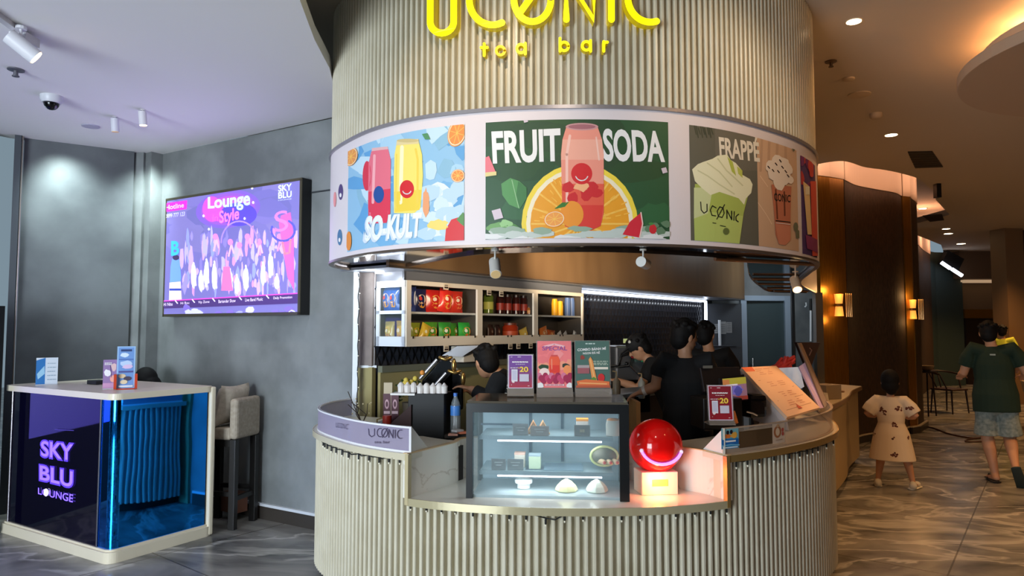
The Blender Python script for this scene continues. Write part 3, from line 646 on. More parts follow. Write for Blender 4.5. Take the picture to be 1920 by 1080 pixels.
# green fruit poster
A = bart(910, 1257, 2.098, 2.737); g = I(44, 84, 52)
A.rect(905, 200, 1262, 470, g)
for i in range(14): A.blob(905+random.uniform(0, 350), 230+random.uniform(0, 90), 60, 26, I(38+i % 3*3, 72+i % 4*3, 44), j=.15)
for i in range(8): A.blob(930+random.uniform(0, 320), 400+random.uniform(-20, 20), 40, 20, I(50, 98, 60), j=.2)
citrus(A, 1088, 420, 110, 113, rind=(244, 214, 70), flesh=(238, 160, 40), n=20)
for i in range(40):
    a = random.uniform(3.2, 6.2); r = random.uniform(40, 88); A.line([(1088+r*math.cos(a), 420+r*math.sin(a)), (1088+(r+9)*math.cos(a), 420+(r+9)*math.sin(a))], 2.4, I(250, 186, 70))
A.text('FRUIT', [(921, 247), (1052, 241), (1053, 303), (924, 308)], wht, .035); A.text('SODA', [(1132, 241), (1246, 246), (1250, 305), (1134, 303)], wht, .035)
can = [(1064, 236), (1122, 236), (1131, 262), (1134, 290), (1133, 400), (1127, 424), (1110, 432), (1075, 432), (1060, 424), (1055, 400), (1053, 290), (1056, 262)]
A.poly(can, I(240, 150, 130)); A.poly([(1056, 262), (1131, 262), (1134, 300), (1053, 300)], I(244, 172, 150)); A.poly([(1054, 345), (1134, 345), (1133, 400), (1127, 424), (1110, 432), (1075, 432), (1060, 424), (1055, 400)], I(232, 92, 70)); A.poly([(1055, 385), (1133, 385), (1127, 424), (1110, 432), (1075, 432), (1060, 424)], I(222, 62, 52))
A.ell(1093, 238, 31, 7, I(206, 150, 150)); A.ell(1093, 238, 26, 4.5, I(168, 104, 112))
A.line([(1070, 255), (1064, 290), (1064, 390)], 5, I(250, 196, 180)); A.line([(1120, 258), (1125, 300)], 3, I(250, 200, 184))
for x, y in ((1066, 352), (1110, 350), (1118, 362), (1075, 372), (1100, 366)): A.blob(x, y, 12, 10, I(208, 40, 46), 10)
A.blob(1092, 350, 14, 9, I(248, 180, 130), 9); A.ell(1092, 326, 20, 20, red); smile(A, 1092, 327, 12)
for x, y, r, m in ((936, 430, 22, I(110, 160, 90)), (958, 432, 18, I(76, 130, 60)), (948, 420, 12, I(150, 196, 130))): A.blob(x, y, r, r*.6, m)
A.poly([(940, 345), (957, 334), (974, 340), (988, 352), (988, 372), (975, 392), (955, 384), (942, 366)], I(86, 148, 84)); A.line([(960, 338), (973, 390)], 1.5, I(150, 190, 140)); A.poly([(972, 340), (988, 352), (988, 372), (975, 392), (968, 366)], I(62, 120, 66))
A.ell(1073, 402, 22, 25, I(240, 150, 50)); A.poly([(1040, 392), (1055, 380), (1068, 379), (1060, 388)], I(58, 120, 46)); citrus(A, 1040, 411, 20, 15, -.2, rind=(240, 140, 50), flesh=(244, 160, 80), n=8)
for i in range(44): y_ = random.uniform(428, 458); A.blob(random.uniform(915, 1250), y_, 20, 6, I(*((226, 224, 222) if y_ > 444 else (150, 172, 150) if y_ < 434 else (196, 204, 196))), 12, .25)
A.poly([(1200, 446), (1168, 440), (1182, 416), (1203, 399), (1206, 420)], I(214, 44, 60)); A.line([(1203, 399), (1206, 420), (1200, 446)], 2.5, I(236, 200, 190))
for x, y in ((1218, 428), (1228, 424), (1240, 434), (1250, 420)): A.blob(x, y, 9, 7, I(100, 130, 100), 9)
A.ell(1225, 430, 7, 9, I(206, 44, 52)); A.blob(1222, 420, 5, 3, I(80, 140, 70), 8)
A.poly([(910, 296), (917, 293), (931, 326), (910, 331)], I(232, 120, 130)); A.poly([(910, 324), (931, 322), (931, 329), (910, 332)], I(226, 206, 140))
for x, y, s in ((933, 402, 11), (986, 226, 5), (1248, 320, 6)): A.poly([(x-s, y-s*.6), (x+s*.5, y-s), (x+s, y+s*.6), (x-s*.5, y+s)], I(214, 196, 206))
A.build('poster', bn, 0.0012, 0.04)
# blue ice poster
A = bart(650, 870, 2.098, 2.737); A.rect(640, 200, 880, 500, I(146, 190, 220))
for i in range(46): A.blob(random.uniform(650, 870), random.uniform(235, 460), random.uniform(10, 26), random.uniform(12, 30), I(*random.choice([(120, 176, 216), (170, 206, 228), (96, 160, 210), (196, 220, 234), (140, 184, 208)])), 7, .35)
for i in range(26): A.blob(random.uniform(780, 870), random.uniform(350, 440), 18, 14, I(*random.choice([(210, 226, 236), (190, 214, 230), (226, 232, 238)])), 7, .3)
A.ell(686, 330, 8, 28, I(214, 52, 76)); A.poly([(695, 278), (725, 275), (727, 286), (694, 288)], I(226, 176, 176)); A.poly([(694, 284), (726, 280), (731, 300), (731, 388), (726, 402), (692, 404), (689, 390), (689, 306)], I(230, 112, 130)); A.poly([(689, 360), (731, 354), (731, 400), (724, 418), (690, 420)], I(222, 60, 84)); A.line([(700, 292), (698, 380)], 5, I(244, 170, 176))
A.poly([(742, 268), (783, 264), (790, 290), (792, 330), (788, 390), (776, 400), (738, 400), (737, 330), (738, 290)], I(246, 222, 110)); A.line([(752, 276), (750, 380)], 7, I(252, 240, 190)); A.poly([(738, 360), (790, 356), (786, 394), (740, 398)], I(240, 206, 70)); A.poly([(742, 264), (783, 261), (784, 270), (741, 273)], I(226, 204, 150)); A.ell(763, 264, 21, 3.5, I(206, 184, 126)); A.line([(778, 280), (782, 300), (782, 380)], 4, I(240, 206, 80)); A.line([(742, 290), (741, 390)], 3, I(240, 210, 90))
A.ell(709, 365, 10, 16, I(36, 78, 150)); A.ell(762, 355, 13.5, 17, red); smile(A, 762, 356, 8)
A.text('SO-KULT', [(685, 405), (791, 398), (787, 446), (679, 457)], I(214, 222, 232), .05); A.text('SO-KULT', [(687, 405), (791, 398), (788, 443), (683, 453)], I(240, 242, 246), .035)
A.blob(798, 380, 6, 24, I(236, 160, 110)); A.blob(822, 422, 18, 10, I(242, 214, 110))
A.poly([(834, 454), (836, 430), (846, 412), (858, 408), (872, 416), (872, 452)], I(216, 34, 40)); A.poly([(856, 412), (868, 398), (872, 404), (872, 426), (864, 420)], I(86, 140, 70))
citrus(A, 856, 250, 17, 26, .3, rind=(238, 150, 60), flesh=(236, 140, 60), n=8); citrus(A, 858, 330, 13, 12, -.3, rind=(238, 150, 60), flesh=(236, 140, 60), n=8); citrus(A, 656, 294, 12, 18, .3, rind=(230, 150, 70), flesh=(232, 150, 80), n=8); A.ell(654, 452, 5, 18, I(230, 140, 50)); A.poly([(790, 252), (800, 250), (806, 262), (796, 262)], I(80, 140, 90))
A.build('poster', bn, 0.0012, 0.04)
# icons at the left end
A = bart(623, 649, 2.07, 2.79); A.ell(636, 360, 4.5, 15, I(84, 66, 120)); A.ell(635.5, 445, 4.5, 15, I(70, 120, 160)); A.ell(636, 366, 2, 4, wht); A.ell(635.5, 450, 2, 4, wht); A.ell(625.5, 374, 2.5, 14, I(240, 150, 150))
A.build('poster', bn, 0.0012, 0.04)
# frappe poster
A = bart(1297, 1500, 2.098, 2.735); A.rect(1290, 200, 1425, 500, I(98, 96, 84)); A.rect(1346, 200, 1425, 320, I(108, 104, 92)); A.rect(1425, 200, 1505, 500, I(206, 168, 136))
for x in (1436, 1450, 1466, 1480): A.line([(x, 240), (x-4+random.uniform(-4, 4), 320)], 5, I(190, 152, 122))
A.line([(1425, 380), (1440, 402), (1450, 420)], 1.2, I(230, 200, 170)); A.line([(1430, 330), (1444, 350)], 1.2, I(230, 200, 170))
for i in range(9): A.line([(1306+i*4, 232+i % 3*4), (1310+i*4, 252+i % 2*6)], 2, I(70, 74, 58))
A.text('FRAPPÉ', [(1352, 247), (1428, 258), (1430, 304), (1354, 295)], I(232, 222, 204), .03)
A.poly([(1306, 345), (1410, 352), (1397, 400), (1386, 470), (1304, 470), (1303, 400)], I(170, 186, 92)); A.poly([(1303, 395), (1396, 405), (1386, 470), (1304, 470)], I(184, 200, 110)); A.poly([(1304, 352), (1340, 352), (1330, 400), (1303, 410)], I(206, 214, 160))
A.poly([(1301, 318), (1312, 308), (1322, 304), (1340, 298), (1350, 292), (1368, 290), (1374, 300), (1384, 306), (1394, 318), (1396, 328), (1410, 336), (1415, 346), (1412, 362), (1402, 372), (1398, 384), (1388, 372), (1370, 366), (1352, 360), (1335, 366), (1318, 352), (1306, 340)], I(232, 230, 196))
for p in ([(1312, 320), (1330, 330), (1352, 346), (1380, 364)], [(1330, 306), (1352, 322), (1376, 350)], [(1350, 298), (1366, 320), (1396, 348)]): A.line(p, 2.5, I(206, 206, 164))
A.poly([(1368, 294), (1378, 304), (1384, 330), (1376, 322)], I(180, 190, 80)); A.poly([(1386, 312), (1396, 320), (1396, 334), (1388, 326)], I(190, 196, 90))
blk = I(26, 28, 24)
for pts in ([(1316, 379), (1317, 394), (1322, 400), (1328, 396), (1328, 383)], [(1345, 390), (1338, 386), (1334, 394), (1337, 404), (1344, 405)], [(1352, 388), (1347, 396), (1349, 406), (1356, 408), (1360, 400), (1358, 390), (1352, 388)], [(1346, 411), (1361, 384)], [(1365, 410), (1365, 394), (1374, 412), (1374, 396)], [(1379, 397), (1378, 413)], [(1387, 402), (1382, 406), (1382, 413), (1386, 416)]): A.line(pts, 1.9, blk)
A.line([(1338, 418), (1344, 419)], 1.4, blk); A.line([(1352, 423), (1362, 425)], 1.4, blk); A.ell(1363, 434, 6, 6.5, I(100, 112, 60))
A.poly([(1450, 346), (1488, 350), (1485, 400), (1484, 450), (1474, 460), (1462, 458), (1456, 440), (1454, 396)], I(190, 112, 82)); A.poly([(1456, 420), (1484, 424), (1484, 450), (1474, 460), (1462, 458)], I(206, 130, 100)); A.line([(1458, 356), (1460, 410)], 3, I(110, 58, 40)); A.line([(1474, 360), (1474, 404)], 3, I(110, 58, 40)); A.line([(1457, 414), (1484, 417)], 2, blk); A.line([(1457, 418), (1484, 421)], 1, wht)
A.text('CONIC', [(1454, 362), (1486, 366), (1485, 380), (1455, 377)], blk, .02)
for x, y, r in ((1448, 312, 9), (1462, 304, 11), (1474, 308, 11), (1482, 318, 9), (1456, 324, 13), (1474, 330, 14), (1486, 338, 6), (1465, 342, 12)): A.blob(x, y, r, r*1.2, I(234, 216, 198), 10, .15)
for x, y in ((1444, 312), (1452, 318), (1458, 306), (1462, 320), (1470, 312), (1476, 320), (1480, 328), (1466, 300)): A.line([(x, y), (x+3, y+4)], 2, I(52, 34, 24))
for x, y in ((1494, 276), (1497, 440), (1494, 425)): A.blob(x, y, 4, 8, I(110, 110, 84), 8)
A.build('poster', bn, 0.0012, 0.04)
# sliver poster turning the corner
A = bart(1507, 1534.5, 2.09, 2.715); A.rect(1500, 200, 1540, 500, I(84, 58, 110))
for i in range(8): A.blob(random.uniform(1508, 1530), random.uniform(290, 360), 5, 14, I(*random.choice([(190, 60, 60), (120, 50, 110), (70, 66, 140)])), 8)
A.poly([(1510, 340), (1522, 350), (1524, 440), (1516, 440)], I(230, 200, 150)); A.rect(1524, 340, 1540, 480, I(214, 84, 70)); A.rect(1514, 350, 1522, 365, I(236, 226, 200)); A.poly([(1512, 440), (1534, 450), (1534, 475), (1514, 466)], I(140, 60, 110))
A.build('poster', bn, 0.0012, 0.02)

# ---------------------------------------------------------------- lit letters on the drum
yel = M((255, 240, 0), 0.4, emit=1.6); yels = M((206, 180, 0), 0.4, emit=0.25); orange_l = M((255, 190, 20), 0.4, emit=0.8)
def letter3d(name, par, strokes, w, off0, off1, face=yel, side=yels):
    """strokes in photo pixels swept into a raised letter standing off the ribs"""
    b = MB(); polys = []
    def add(pts):
        uv = [bconv(x, y, 0.02) for x, y in pts]; n = len(uv)
        f = [PB.at(u, off1) for u, z in uv]; g = [PB.at(u, off0) for u, z in uv]
        vs = [(p.x, p.y, z) for p, (u, z) in zip(f, uv)]+[(p.x, p.y, z) for p, (u, z) in zip(g, uv)]
        tri = tessellate_polygon([[Vector((u, z, 0)) for u, z in uv]]); b.add(vs, [tuple(t) for t in tri], 0)
        k = len(b.v)-2*n; b.f += [(k+i, k+(i+1) % n, k+n+(i+1) % n, k+n+i) for i in range(n)]; b.m += [1]*n
    for pts in strokes:
        L = []; R = []; n = len(pts)
        for i, (x, y) in enumerate(pts):
            ax, ay = pts[max(0, i-1)]; bx, by = pts[min(n-1, i+1)]; dx, dy = bx-ax, by-ay; l = math.hypot(dx, dy); nx, ny = -dy/l*w/2, dx/l*w/2; L.append((x+nx, y+ny)); R.append((x-nx, y-ny))
        (x, y) = pts[-1]; (ax, ay) = pts[-2]; a = math.atan2(y-ay, x-ax); capE = [(x+w/2*math.cos(a+math.pi/2-math.pi*i/6), y+w/2*math.sin(a+math.pi/2-math.pi*i/6)) for i in range(1, 6)]
        (x, y) = pts[0]; (ax, ay) = pts[1]; a = math.atan2(y-ay, x-ax); capS = [(x+w/2*math.cos(a+math.pi/2-math.pi*i/6), y+w/2*math.sin(a+math.pi/2-math.pi*i/6)) for i in range(1, 6)]
        add(L+capE+R[::-1]+capS)
    return b.build(name, [face, side], par)
def arc(cx, cy, rx, ry, a0, a1, n=22): return [(cx+rx*math.cos(math.radians(a0+(a1-a0)*i/n)), cy+ry*math.sin(math.radians(a0+(a1-a0)*i/n))) for i in range(n+1)]
sg = thing('shop_sign', 'glowing yellow shop name letters mounted on the fluted drum', 'sign', (0.25, 3.6, 3.0))
LT = [[[(808, -32), (808, 45)]+arc(830, 45, 22, 21, 180, 0, 14)+[(852, -32)]], [arc(925, 4, 44, 47, 300, 66, 26)], [arc(1000, 2, 35, 43, 0, 358, 36), [(974, 32), (1034, -50)]],
      [[(1064, 41), (1064, -40), (1116, 41), (1116, -40)]], [[(1149, 41), (1149, -42)]], [arc(1222, 0, 42, 46, 300, 74, 26)]]
for st in LT: letter3d('letter', sg, st, 12.5, 0.0, 0.05)
SM = [([[(908, 84), (908, 106)], [(902, 91), (914, 91)]], yel), ([arc(939, 97, 8, 8, 0, 355, 18)], orange_l), ([arc(978, 93, 8, 8, 0, 355, 18), [(986, 83), (986, 103)]], yel), ([arc(1060, 89, 8, 8, 0, 355, 18), [(1052, 74), (1052, 98)]], yel), ([arc(1102, 88, 8, 8, 0, 355, 18), [(1110, 78), (1110, 98)]], yel), ([[(1135, 80), (1135, 98)], arc(1141, 86, 6, 5, 180, 280, 6)], yel)]
for st, m in SM: letter3d('small_letter', sg, st, 5.2, 0.0, 0.035, m)

# logos etched on the left screen, leaflets stuck to the right screen
def sconv(px, py):
    u = PB.hit(px, .058)
    if u is None: u = 0.5
    return u, atd(px, py, PB.at(u, .058).y).z
A = Art(sconv, bplace); ink = M((72, 62, 84), 0.4)
for pts in ([(694, 804), (695, 815), (700, 819), (705, 816), (705, 804)], arc(716, 811, 6, 8, 290, 70, 12), arc(724, 811.5, 5.5, 8, 0, 356, 16), [(720, 820), (729, 803)], [(732, 820), (732, 805), (740, 821), (740, 806)], [(744, 806), (744, 821)], arc(754, 814, 6, 8, 290, 70, 12)): A.line(pts, 1.5, ink)
A.tbox('tea bar', 706, 826, 735, 831, ink); A.text('UCONIC', [(634, 792), (657, 795), (656, 805), (634, 801)], M((96, 88, 110), .4)); A.build('etched_logo', sl, 0.059, 0.03)
def leaflet(name, label, x0, x1, ytl, ytr, ybl, ybr, draw):
    u0 = PB.hit(x0, .058); u1 = PB.hit(x1, .058); 
    zt = atd((x0+x1)/2, (ytl+ytr)/2, PB.at((u0+u1)/2, .058).y).z; zb = atd((x0+x1)/2, (ybl+ybr)/2, PB.at((u0+u1)/2, .058).y).z
    A = Art(lambda x, y: (u0+(u1-u0)*x, zb+(zt-zb)*(1-y)), bplace); draw(A); return tag(A.build(name, None, 0.0585, 0.03), label, 'leaflet')
def dr1(A):
    A.rect(0, 0, 1, 1, I(60, 150, 200)); A.rect(0, 0, 1, .5, I(120, 180, 190)); A.blob(.3, .4, .22, .12, I(226, 120, 50)); A.blob(.72, .36, .2, .14, I(236, 170, 70)); A.ell(.35, .22, .08, .1, I(20, 24, 40)); A.ell(.55, .2, .08, .1, I(20, 24, 40)); A.rect(.02, .55, .98, .8, I(24, 104, 178)); A.rect(.2, .6, .8, .68, wht); A.line([(0, .84), (.5, .8), (1, .86)], .05, I(120, 190, 226)); A.rect(.1, .9, .9, .96, I(220, 232, 240))
leaflet('leaflet', 'small blue leaflet taped to the right screen at its cut end', 1348, 1380, 802, 802, 842, 840, dr1)
def dr2(A):
    A.rect(0, 0, 1, 1, M((84, 64, 44), .3)); A.rect(.02, .05, .5, .95, M((92, 70, 48), .3))
leaflet('leaflet', 'brown see-through sheet between two leaflets on the right screen', 1381, 1443, 808, 803, 840, 832, dr2)
def dr3(A):
    A.rect(0, 0, 1, 1, M((216, 196, 176), .5)); A.ell(.4, .42, .3, .3, I(170, 106, 66)); A.ell(.4, .42, .16, .2, I(226, 200, 170)); A.ell(.8, .35, .09, .1, I(190, 80, 70)); A.ell(.8, .55, .09, .1, I(190, 80, 70)); A.ell(.4, .12, .12, .08, I(200, 160, 120)); A.rect(.2, .8, .75, .84, I(180, 150, 130))
leaflet('leaflet', 'pale cartoon patterned leaflet on the middle of the right screen', 1443, 1466, 797, 790, 834, 828, dr3)
# ---------------------------------------------------------------- overhead cabinets and what stands in them
RZW = math.atan2(WN.x, -WN.y)                       # turns local -y towards the room side of the back wall
def sat(px, inset):
    o = A0-WN*inset; r = (px-960)/F; return (r*o.y-o.x)/(W.x-r*W.y)
def cab(px, inset, z): p = A0-WN*inset+W*sat(px, inset); return Vector((p.x, p.y, z))
ZC0, ZC1, ZM = 1.484, 1.985, 1.745
cw = M((226, 214, 196), 0.4); cg = sheet_mat('cabinet_glass', (150, 170, 170), 0.06, 0.05, 0.04)
def unit(s0, s1, label, side_glass):
    t = thing('overhead_cabinet', label, 'cabinet', wl_((s0+s1)/2, -.16)+Vector((0, 0, ZC0)), 0, 'overhead cabinets')
    def bx(c0, c1, n0, n1, z0, z1, mb, mi=0):
        p = wl_(c0, -n0); q = wl_(c1, -n0); mb.slab((p.x, p.y, z0), (q.x, q.y, z0), (q.x, q.y, z1), (p.x, p.y, z1), -WN*(n1-n0), mi)
    b = MB(); bx(s0, s1, 0, .32, ZC0, ZC0+.02, b); bx(s0, s1, 0, .32, ZC1-.02, ZC1, b); bx(s0, s1, .30, .32, ZC0, ZC1, b, 1)
    if not side_glass: bx(s0, s0+.016, .01, .31, ZC0, ZC1, b, 1)
    bx(s1-.016, s1, .01, .31, ZC0, ZC1, b, 1); b.build('carcass', [cw, M((66, 58, 50), 0.35)], t)
    b = MB(); bx(s0, s1, -.012, 0.008, ZC0, ZC0+.075, b); bx(s0, s1, -.012, .008, ZC1-.035, ZC1, b); bx(s0, s0+.045, -.012, .008, ZC0+.075, ZC1-.035, b); bx(s1-.02, s1, -.012, .008, ZC0+.075, ZC1-.035, b); b.build('front_frame', cw, t)
    b = MB(); bx(s0+.016, s1-.016, .015, .30, ZM-.012, ZM+.004, b); b.build('shelf', M((196, 196, 190), 0.35), t)
    m = (s0+s1)/2
    for q in (s0+.06, m-.02, m+.03, s1-.06): b = MB(); bx(q, q+.012, -.018, -.012, ZC0+.06, ZC0+.078, b); b.build('hinge', M((48, 40, 32), 0.4), t)
    if side_glass:
        b = MB(); p = wl_(s0); q = wl_(s0, -.32)
        for (z0, z1, a0, a1) in ((ZC0, ZC0+.075, 0, 1), (ZC1-.05, ZC1, 0, 1), (ZC0, ZC1, 0, .1), (ZC0, ZC1, .88, 1.0), (ZM-.014, ZM+.012, 0, 1)):
            a = p.lerp(q, a0); c_ = p.lerp(q, a1); b.slab((a.x, a.y, z0), (c_.x, c_.y, z0), (c_.x, c_.y, z1), (a.x, a.y, z1), -W*.012)
        b.build('side_frame', M((222, 228, 238), 0.4), t)
        b = MB(); a = p.lerp(q, .1); c_ = p.lerp(q, .88); b.slab((a.x, a.y, ZC0+.07), (c_.x, c_.y, ZC0+.07), (c_.x, c_.y, ZC1-.05), (a.x, a.y, ZC1-.05), -W*.004); b.build('side_glass', cg, t)
    return t
unit(0, .835, 'first white overhead cabinet at the left with a glazed side and crisp bags', True)
unit(.835, 1.645, 'middle white overhead cabinet holding canned and jarred goods', False)
unit(1.645, 2.50, 'last white overhead cabinet beside the black tiles holding cup stacks', False)
b = MB(); p = wl_(0.0, -.335); q = wl_(-.02, -.35); b.box((p.x-.02, p.y+.0, 1.74), (.03, .03, .86)); b.box((-1.135, 5.41, 1.325), (.17, .02, .018)); struct(b.build('trim_7', M((206, 210, 216), 0.4)), 'slim white trim at the end of the cabinet wall', 'trim')
b = MB(); b.slab((-1.225, 5.46, 1.33), (-1.085, 5.385, 1.33), (-1.085, 5.385, 2.06), (-1.225, 5.46, 2.06), (.02, .04, 0)); struct(b.build('wall_stub', noise_mat('stub', (112, 102, 98), (140, 128, 122), 4, .5)), 'brownish wall strip left of the overhead cabinets', 'wall')
b = MB(); b.slab((-1.23, 5.47, 0), (-1.08, 5.38, 0), (-1.08, 5.38, 1.32), (-1.23, 5.47, 1.32), (.02, .04, 0)); struct(b.build('wainscot', M((156, 144, 98), 0.6)), 'olive wall piece at the left end below the white trim', 'wall panel')

PRO = {}
def pouch_mesh(w, h, t, n=10):
    b = MB(); vs = []; m = 8
    for side in (1, -1):
        for j in range(n+1):
            for i in range(m+1):
                u = i/m*2-1; v = j/n; e = (1-abs(u)**2.6)*(math.sin(math.pi*min(1, max(0, (v-.04)/.92)))**.55 if .04 < v < .96 else 0)
                pin = 1-0.06*math.sin(math.pi*v)
                vs.append((u*w/2*pin, -side*(e*t/2+0.0015)+.004*math.sin(9*u+5*v)*e, v*h))
    k = (n+1)*(m+1); fs = []
    for sidx in (0, 1):
        for j in range(n):
            for i in range(m): a = sidx*k+j*(m+1)+i; fs.append((a, a+1, a+m+2, a+m+1))
    for j in range(n): fs += [(j*(m+1), (j+1)*(m+1), k+(j+1)*(m+1), k+j*(m+1)), (j*(m+1)+m, k+j*(m+1)+m, k+(j+1)*(m+1)+m, (j+1)*(m+1)+m)]
    for i in range(m): fs += [(i, k+i, k+i+1, i+1), (n*(m+1)+i, n*(m+1)+i+1, k+n*(m+1)+i+1, k+n*(m+1)+i)]
    return b.add(vs, fs)
def bag(loc, rz, w, h, t, body, label_cols, label, group, lean=0, tilt=0):
    th = thing('snack_bag', label, 'snack bag', loc, rz, group, local=True); th.rotation_euler = (tilt, lean, rz)
    pouch_mesh(w, h, t).build('pouch', M(body, .28), th, smooth=True)
    A = Art(lambda x, y: (x*w, y*h), lambda u, v, hh: Vector((u, -t/2*max(0, 1-abs(2*u/w)**2.6)*max(0.001, math.sin(math.pi*min(1, max(0, (v/h-.04)/.92))))**.55-.003-hh, v)))
    A.ell(0, .56, .30, .20, I(*label_cols[0])); A.blob(.05, .30, .26, .13, I(*label_cols[1]), 12, .2); A.blob(-.1, .58, .12, .09, I(*label_cols[2]), 9, .2)
    A.build('printed_label', th, 0.0); return th
blueL = [(236, 200, 170), (214, 150, 60), (220, 60, 60)]; redL = [(244, 190, 90), (240, 150, 60), (250, 226, 190)]; yelL = [(236, 190, 60), (190, 120, 40), (250, 240, 200)]; grnL = [(248, 170, 80), (226, 90, 50), (250, 240, 220)]
def onshelf(px, inset, low): return cab(px, inset, (ZC0+.022) if low else (ZM+.006))
G1 = 'crisp bags in the first overhead cabinet'
p = wl_(.06, -.27); q = wl_(.06, -.19); r_ = wl_(.12, -.08)
RS = math.atan2(-W.x, W.y)
bag((p.x, p.y, ZM+.006), RS, .12, .19, .05, (30, 84, 168), blueL, 'blue crisp bag behind the side glass, leftmost on the top shelf', G1)
bag((q.x, q.y, ZM+.006), RS, .12, .185, .05, (34, 92, 178), blueL, 'second blue crisp bag behind the side glass on the top shelf', G1)
bag((r_.x, r_.y, ZM+.006), RS, .13, .19, .06, (40, 50, 96), [(190, 120, 90), (150, 100, 60), (230, 200, 170)], 'navy and brown crisp bag behind the side glass near the front corner', G1)
bag(onshelf(786, .1, 0), RZW, .15, .18, .06, (32, 40, 84), [(240, 220, 190), (226, 160, 60), (220, 60, 60)], 'dark blue crisp bag on the top shelf beside the cabinet corner', G1)
bag(onshelf(812, .11, 0), RZW, .17, .18, .07, (206, 40, 34), redL, 'orange red crisp bag on the top shelf beside the dark blue bag', G1)
bag(onshelf(832, .08, 0), RZW-.1, .15, .19, .07, (222, 48, 36), redL, 'bright red crisp bag leaning in the middle of the red row', G1, .18)
bag(onshelf(855, .1, 0), RZW, .16, .18, .07, (216, 56, 40), [(250, 200, 160), (240, 120, 60), (250, 226, 190)], 'red crisp bag at the right end of the red row', G1)
bag((wl_(.07, -.25).x, wl_(.07, -.25).y, ZC0+.022), RS, .11, .17, .05, (208, 190, 60), yelL, 'yellow crisp bag behind the side glass, leftmost on the low shelf', G1)
bag((wl_(.08, -.12).x, wl_(.08, -.12).y, ZC0+.022), RS, .13, .175, .06, (222, 186, 50), yelL, 'yellow crisp bag behind the side glass near the front corner', G1)
bag(onshelf(778, .12, 1), RZW, .12, .16, .05, (150, 160, 50), yelL, 'olive yellow crisp bag on the low shelf at the cabinet corner', G1)
bag(onshelf(790, .07, 1), RZW, .10, .16, .05, (230, 190, 60), yelL, 'yellow crisp bag leaning sideways on the low shelf', G1, .4)
bag(onshelf(808, .1, 1), RZW, .15, .165, .06, (90, 160, 50), grnL, 'light green crisp bag with orange label, first of the green row', G1)
bag(onshelf(834, .09, 1), RZW, .15, .165, .06, (60, 150, 56), grnL, 'green crisp bag with orange label, second of the green row', G1)
bag(onshelf(851, .14, 1), RZW+.3, .12, .16, .05, (70, 150, 50), grnL, 'green crisp bag tucked behind its neighbours in the green row', G1)
bag(onshelf(871, .09, 1), RZW, .16, .165, .06, (50, 160, 60), grnL, 'green crisp bag with orange label at the right end of the row', G1)
b = MB(); c_ = onshelf(884, .2, 0); b.box(c_+Vector((0, 0, .085)), (.16, .12, .17), RZW); tag(b.build('carton', M((112, 62, 30), .6), bevel=.004), 'brown carton beside the red crisp bags on the top shelf', 'carton')
G2 = 'goods in the middle overhead cabinet'
def jar(px, inset, low, r, h, body, lid, label, name='jar', cat='jar', dz=0, band=None):
    c = onshelf(px, inset, low)+Vector((0, 0, dz)); t = thing(name, label, cat, c, 0, G2)
    b = MB(); b.lathe([(r*.2, 0), (r, .004), (r, h*.78), (r*.8, h*.86), (r*.8, h*.9)], c, 20); b.build('body', M(body, .2), t, True)
    b = MB(); b.lathe([(r*.84, h*.88), (r*.84, h), (r*.1, h)], c, 20); b.build('lid', M(lid, .4), t, True)
    if band: b = MB(); b.lathe([(r*1.01, h*.2), (r*1.01, h*.55)], c, 20); b.build('label_band', M(band, .5), t, True)
jar(916, .1, 0, .045, .19, (96, 116, 46), (60, 60, 30), 'tall green can at the left end of the top shelf', 'can', 'can', band=(190, 190, 90))
for i, px in enumerate((938, 952, 968, 982)):
    jar(px, .1, 0, .038, .18, (52, 22, 18), (32, 16, 14), ['first', 'second', 'third', 'last'][i]+' dark jar from the left with a red band on the top shelf', band=(150, 44, 30))
jar(993, .06, 0, .035, .075, (150, 90, 40), (90, 40, 24), 'short amber jar at the right end of the top shelf', band=(196, 130, 60))
for i, (px, cz) in enumerate(((919, (64, 42, 34)), (932, (52, 36, 34)))):
    bag(onshelf(px, .14, 1), RZW+.25, .10, .15, .05, cz, [(120, 60, 50), (90, 60, 40), (160, 140, 120)], ['dark brown pouch leftmost on the low shelf', 'dark pouch next to the amber jar on the low shelf'][i], G2)
jar(957, .1, 1, .075, .165, (150, 46, 20), (96, 40, 24), 'wide amber red jar on the low shelf', band=(176, 70, 30))
for i, (px, ln) in enumerate(((984, -.3), (997, .1))):
    bag(onshelf(px, .08, 1), RZW, .12, .12, .05, (206, 176, 80), yelL, ['pale yellow pouch leaning left on the low shelf', 'pale yellow pouch upright at the right end of the low shelf'][i], G2, ln)
G3 = 'cup stacks in the last overhead cabinet'
def cups(px, inset, n, col, label):
    c = onshelf(px, inset, 0); t = thing('cup_stack', label, 'cup stack', c, 0, G3)
    for i in range(n):
        b = MB(); z = c.z+i*.021; b.lathe([(.034, 0), (.026, .06), (.024, .06)], (c.x, c.y, z), 18); b.build('cup', M(col, .35), t, True)
cups(1040, .09, 6, (236, 170, 36), 'taller stack of yellow paper cups'); cups(1050, .07, 5, (240, 176, 40), 'shorter stack of yellow paper cups')
for i, px in enumerate((1064, 1072, 1080, 1088)): cups(px, .1, 7, (80, 104, 150), ['first', 'second', 'third', 'fourth'][i]+' stack of blue clear cups, counted from the yellow ones')
for i, (px, ln, cz, cl_) in enumerate(((1020, -.25, (226, 130, 60), (250, 220, 180)), (1032, .1, (200, 96, 44), (240, 190, 120)))):
    bag(onshelf(px, .1, 1), RZW, .14, .13-.03*i, .05, cz, [cl_, (150, 60, 30), cl_], ['orange snack pack upright beside the cabinet divider', 'orange brown snack pack beside the packets'][i], G3, ln)
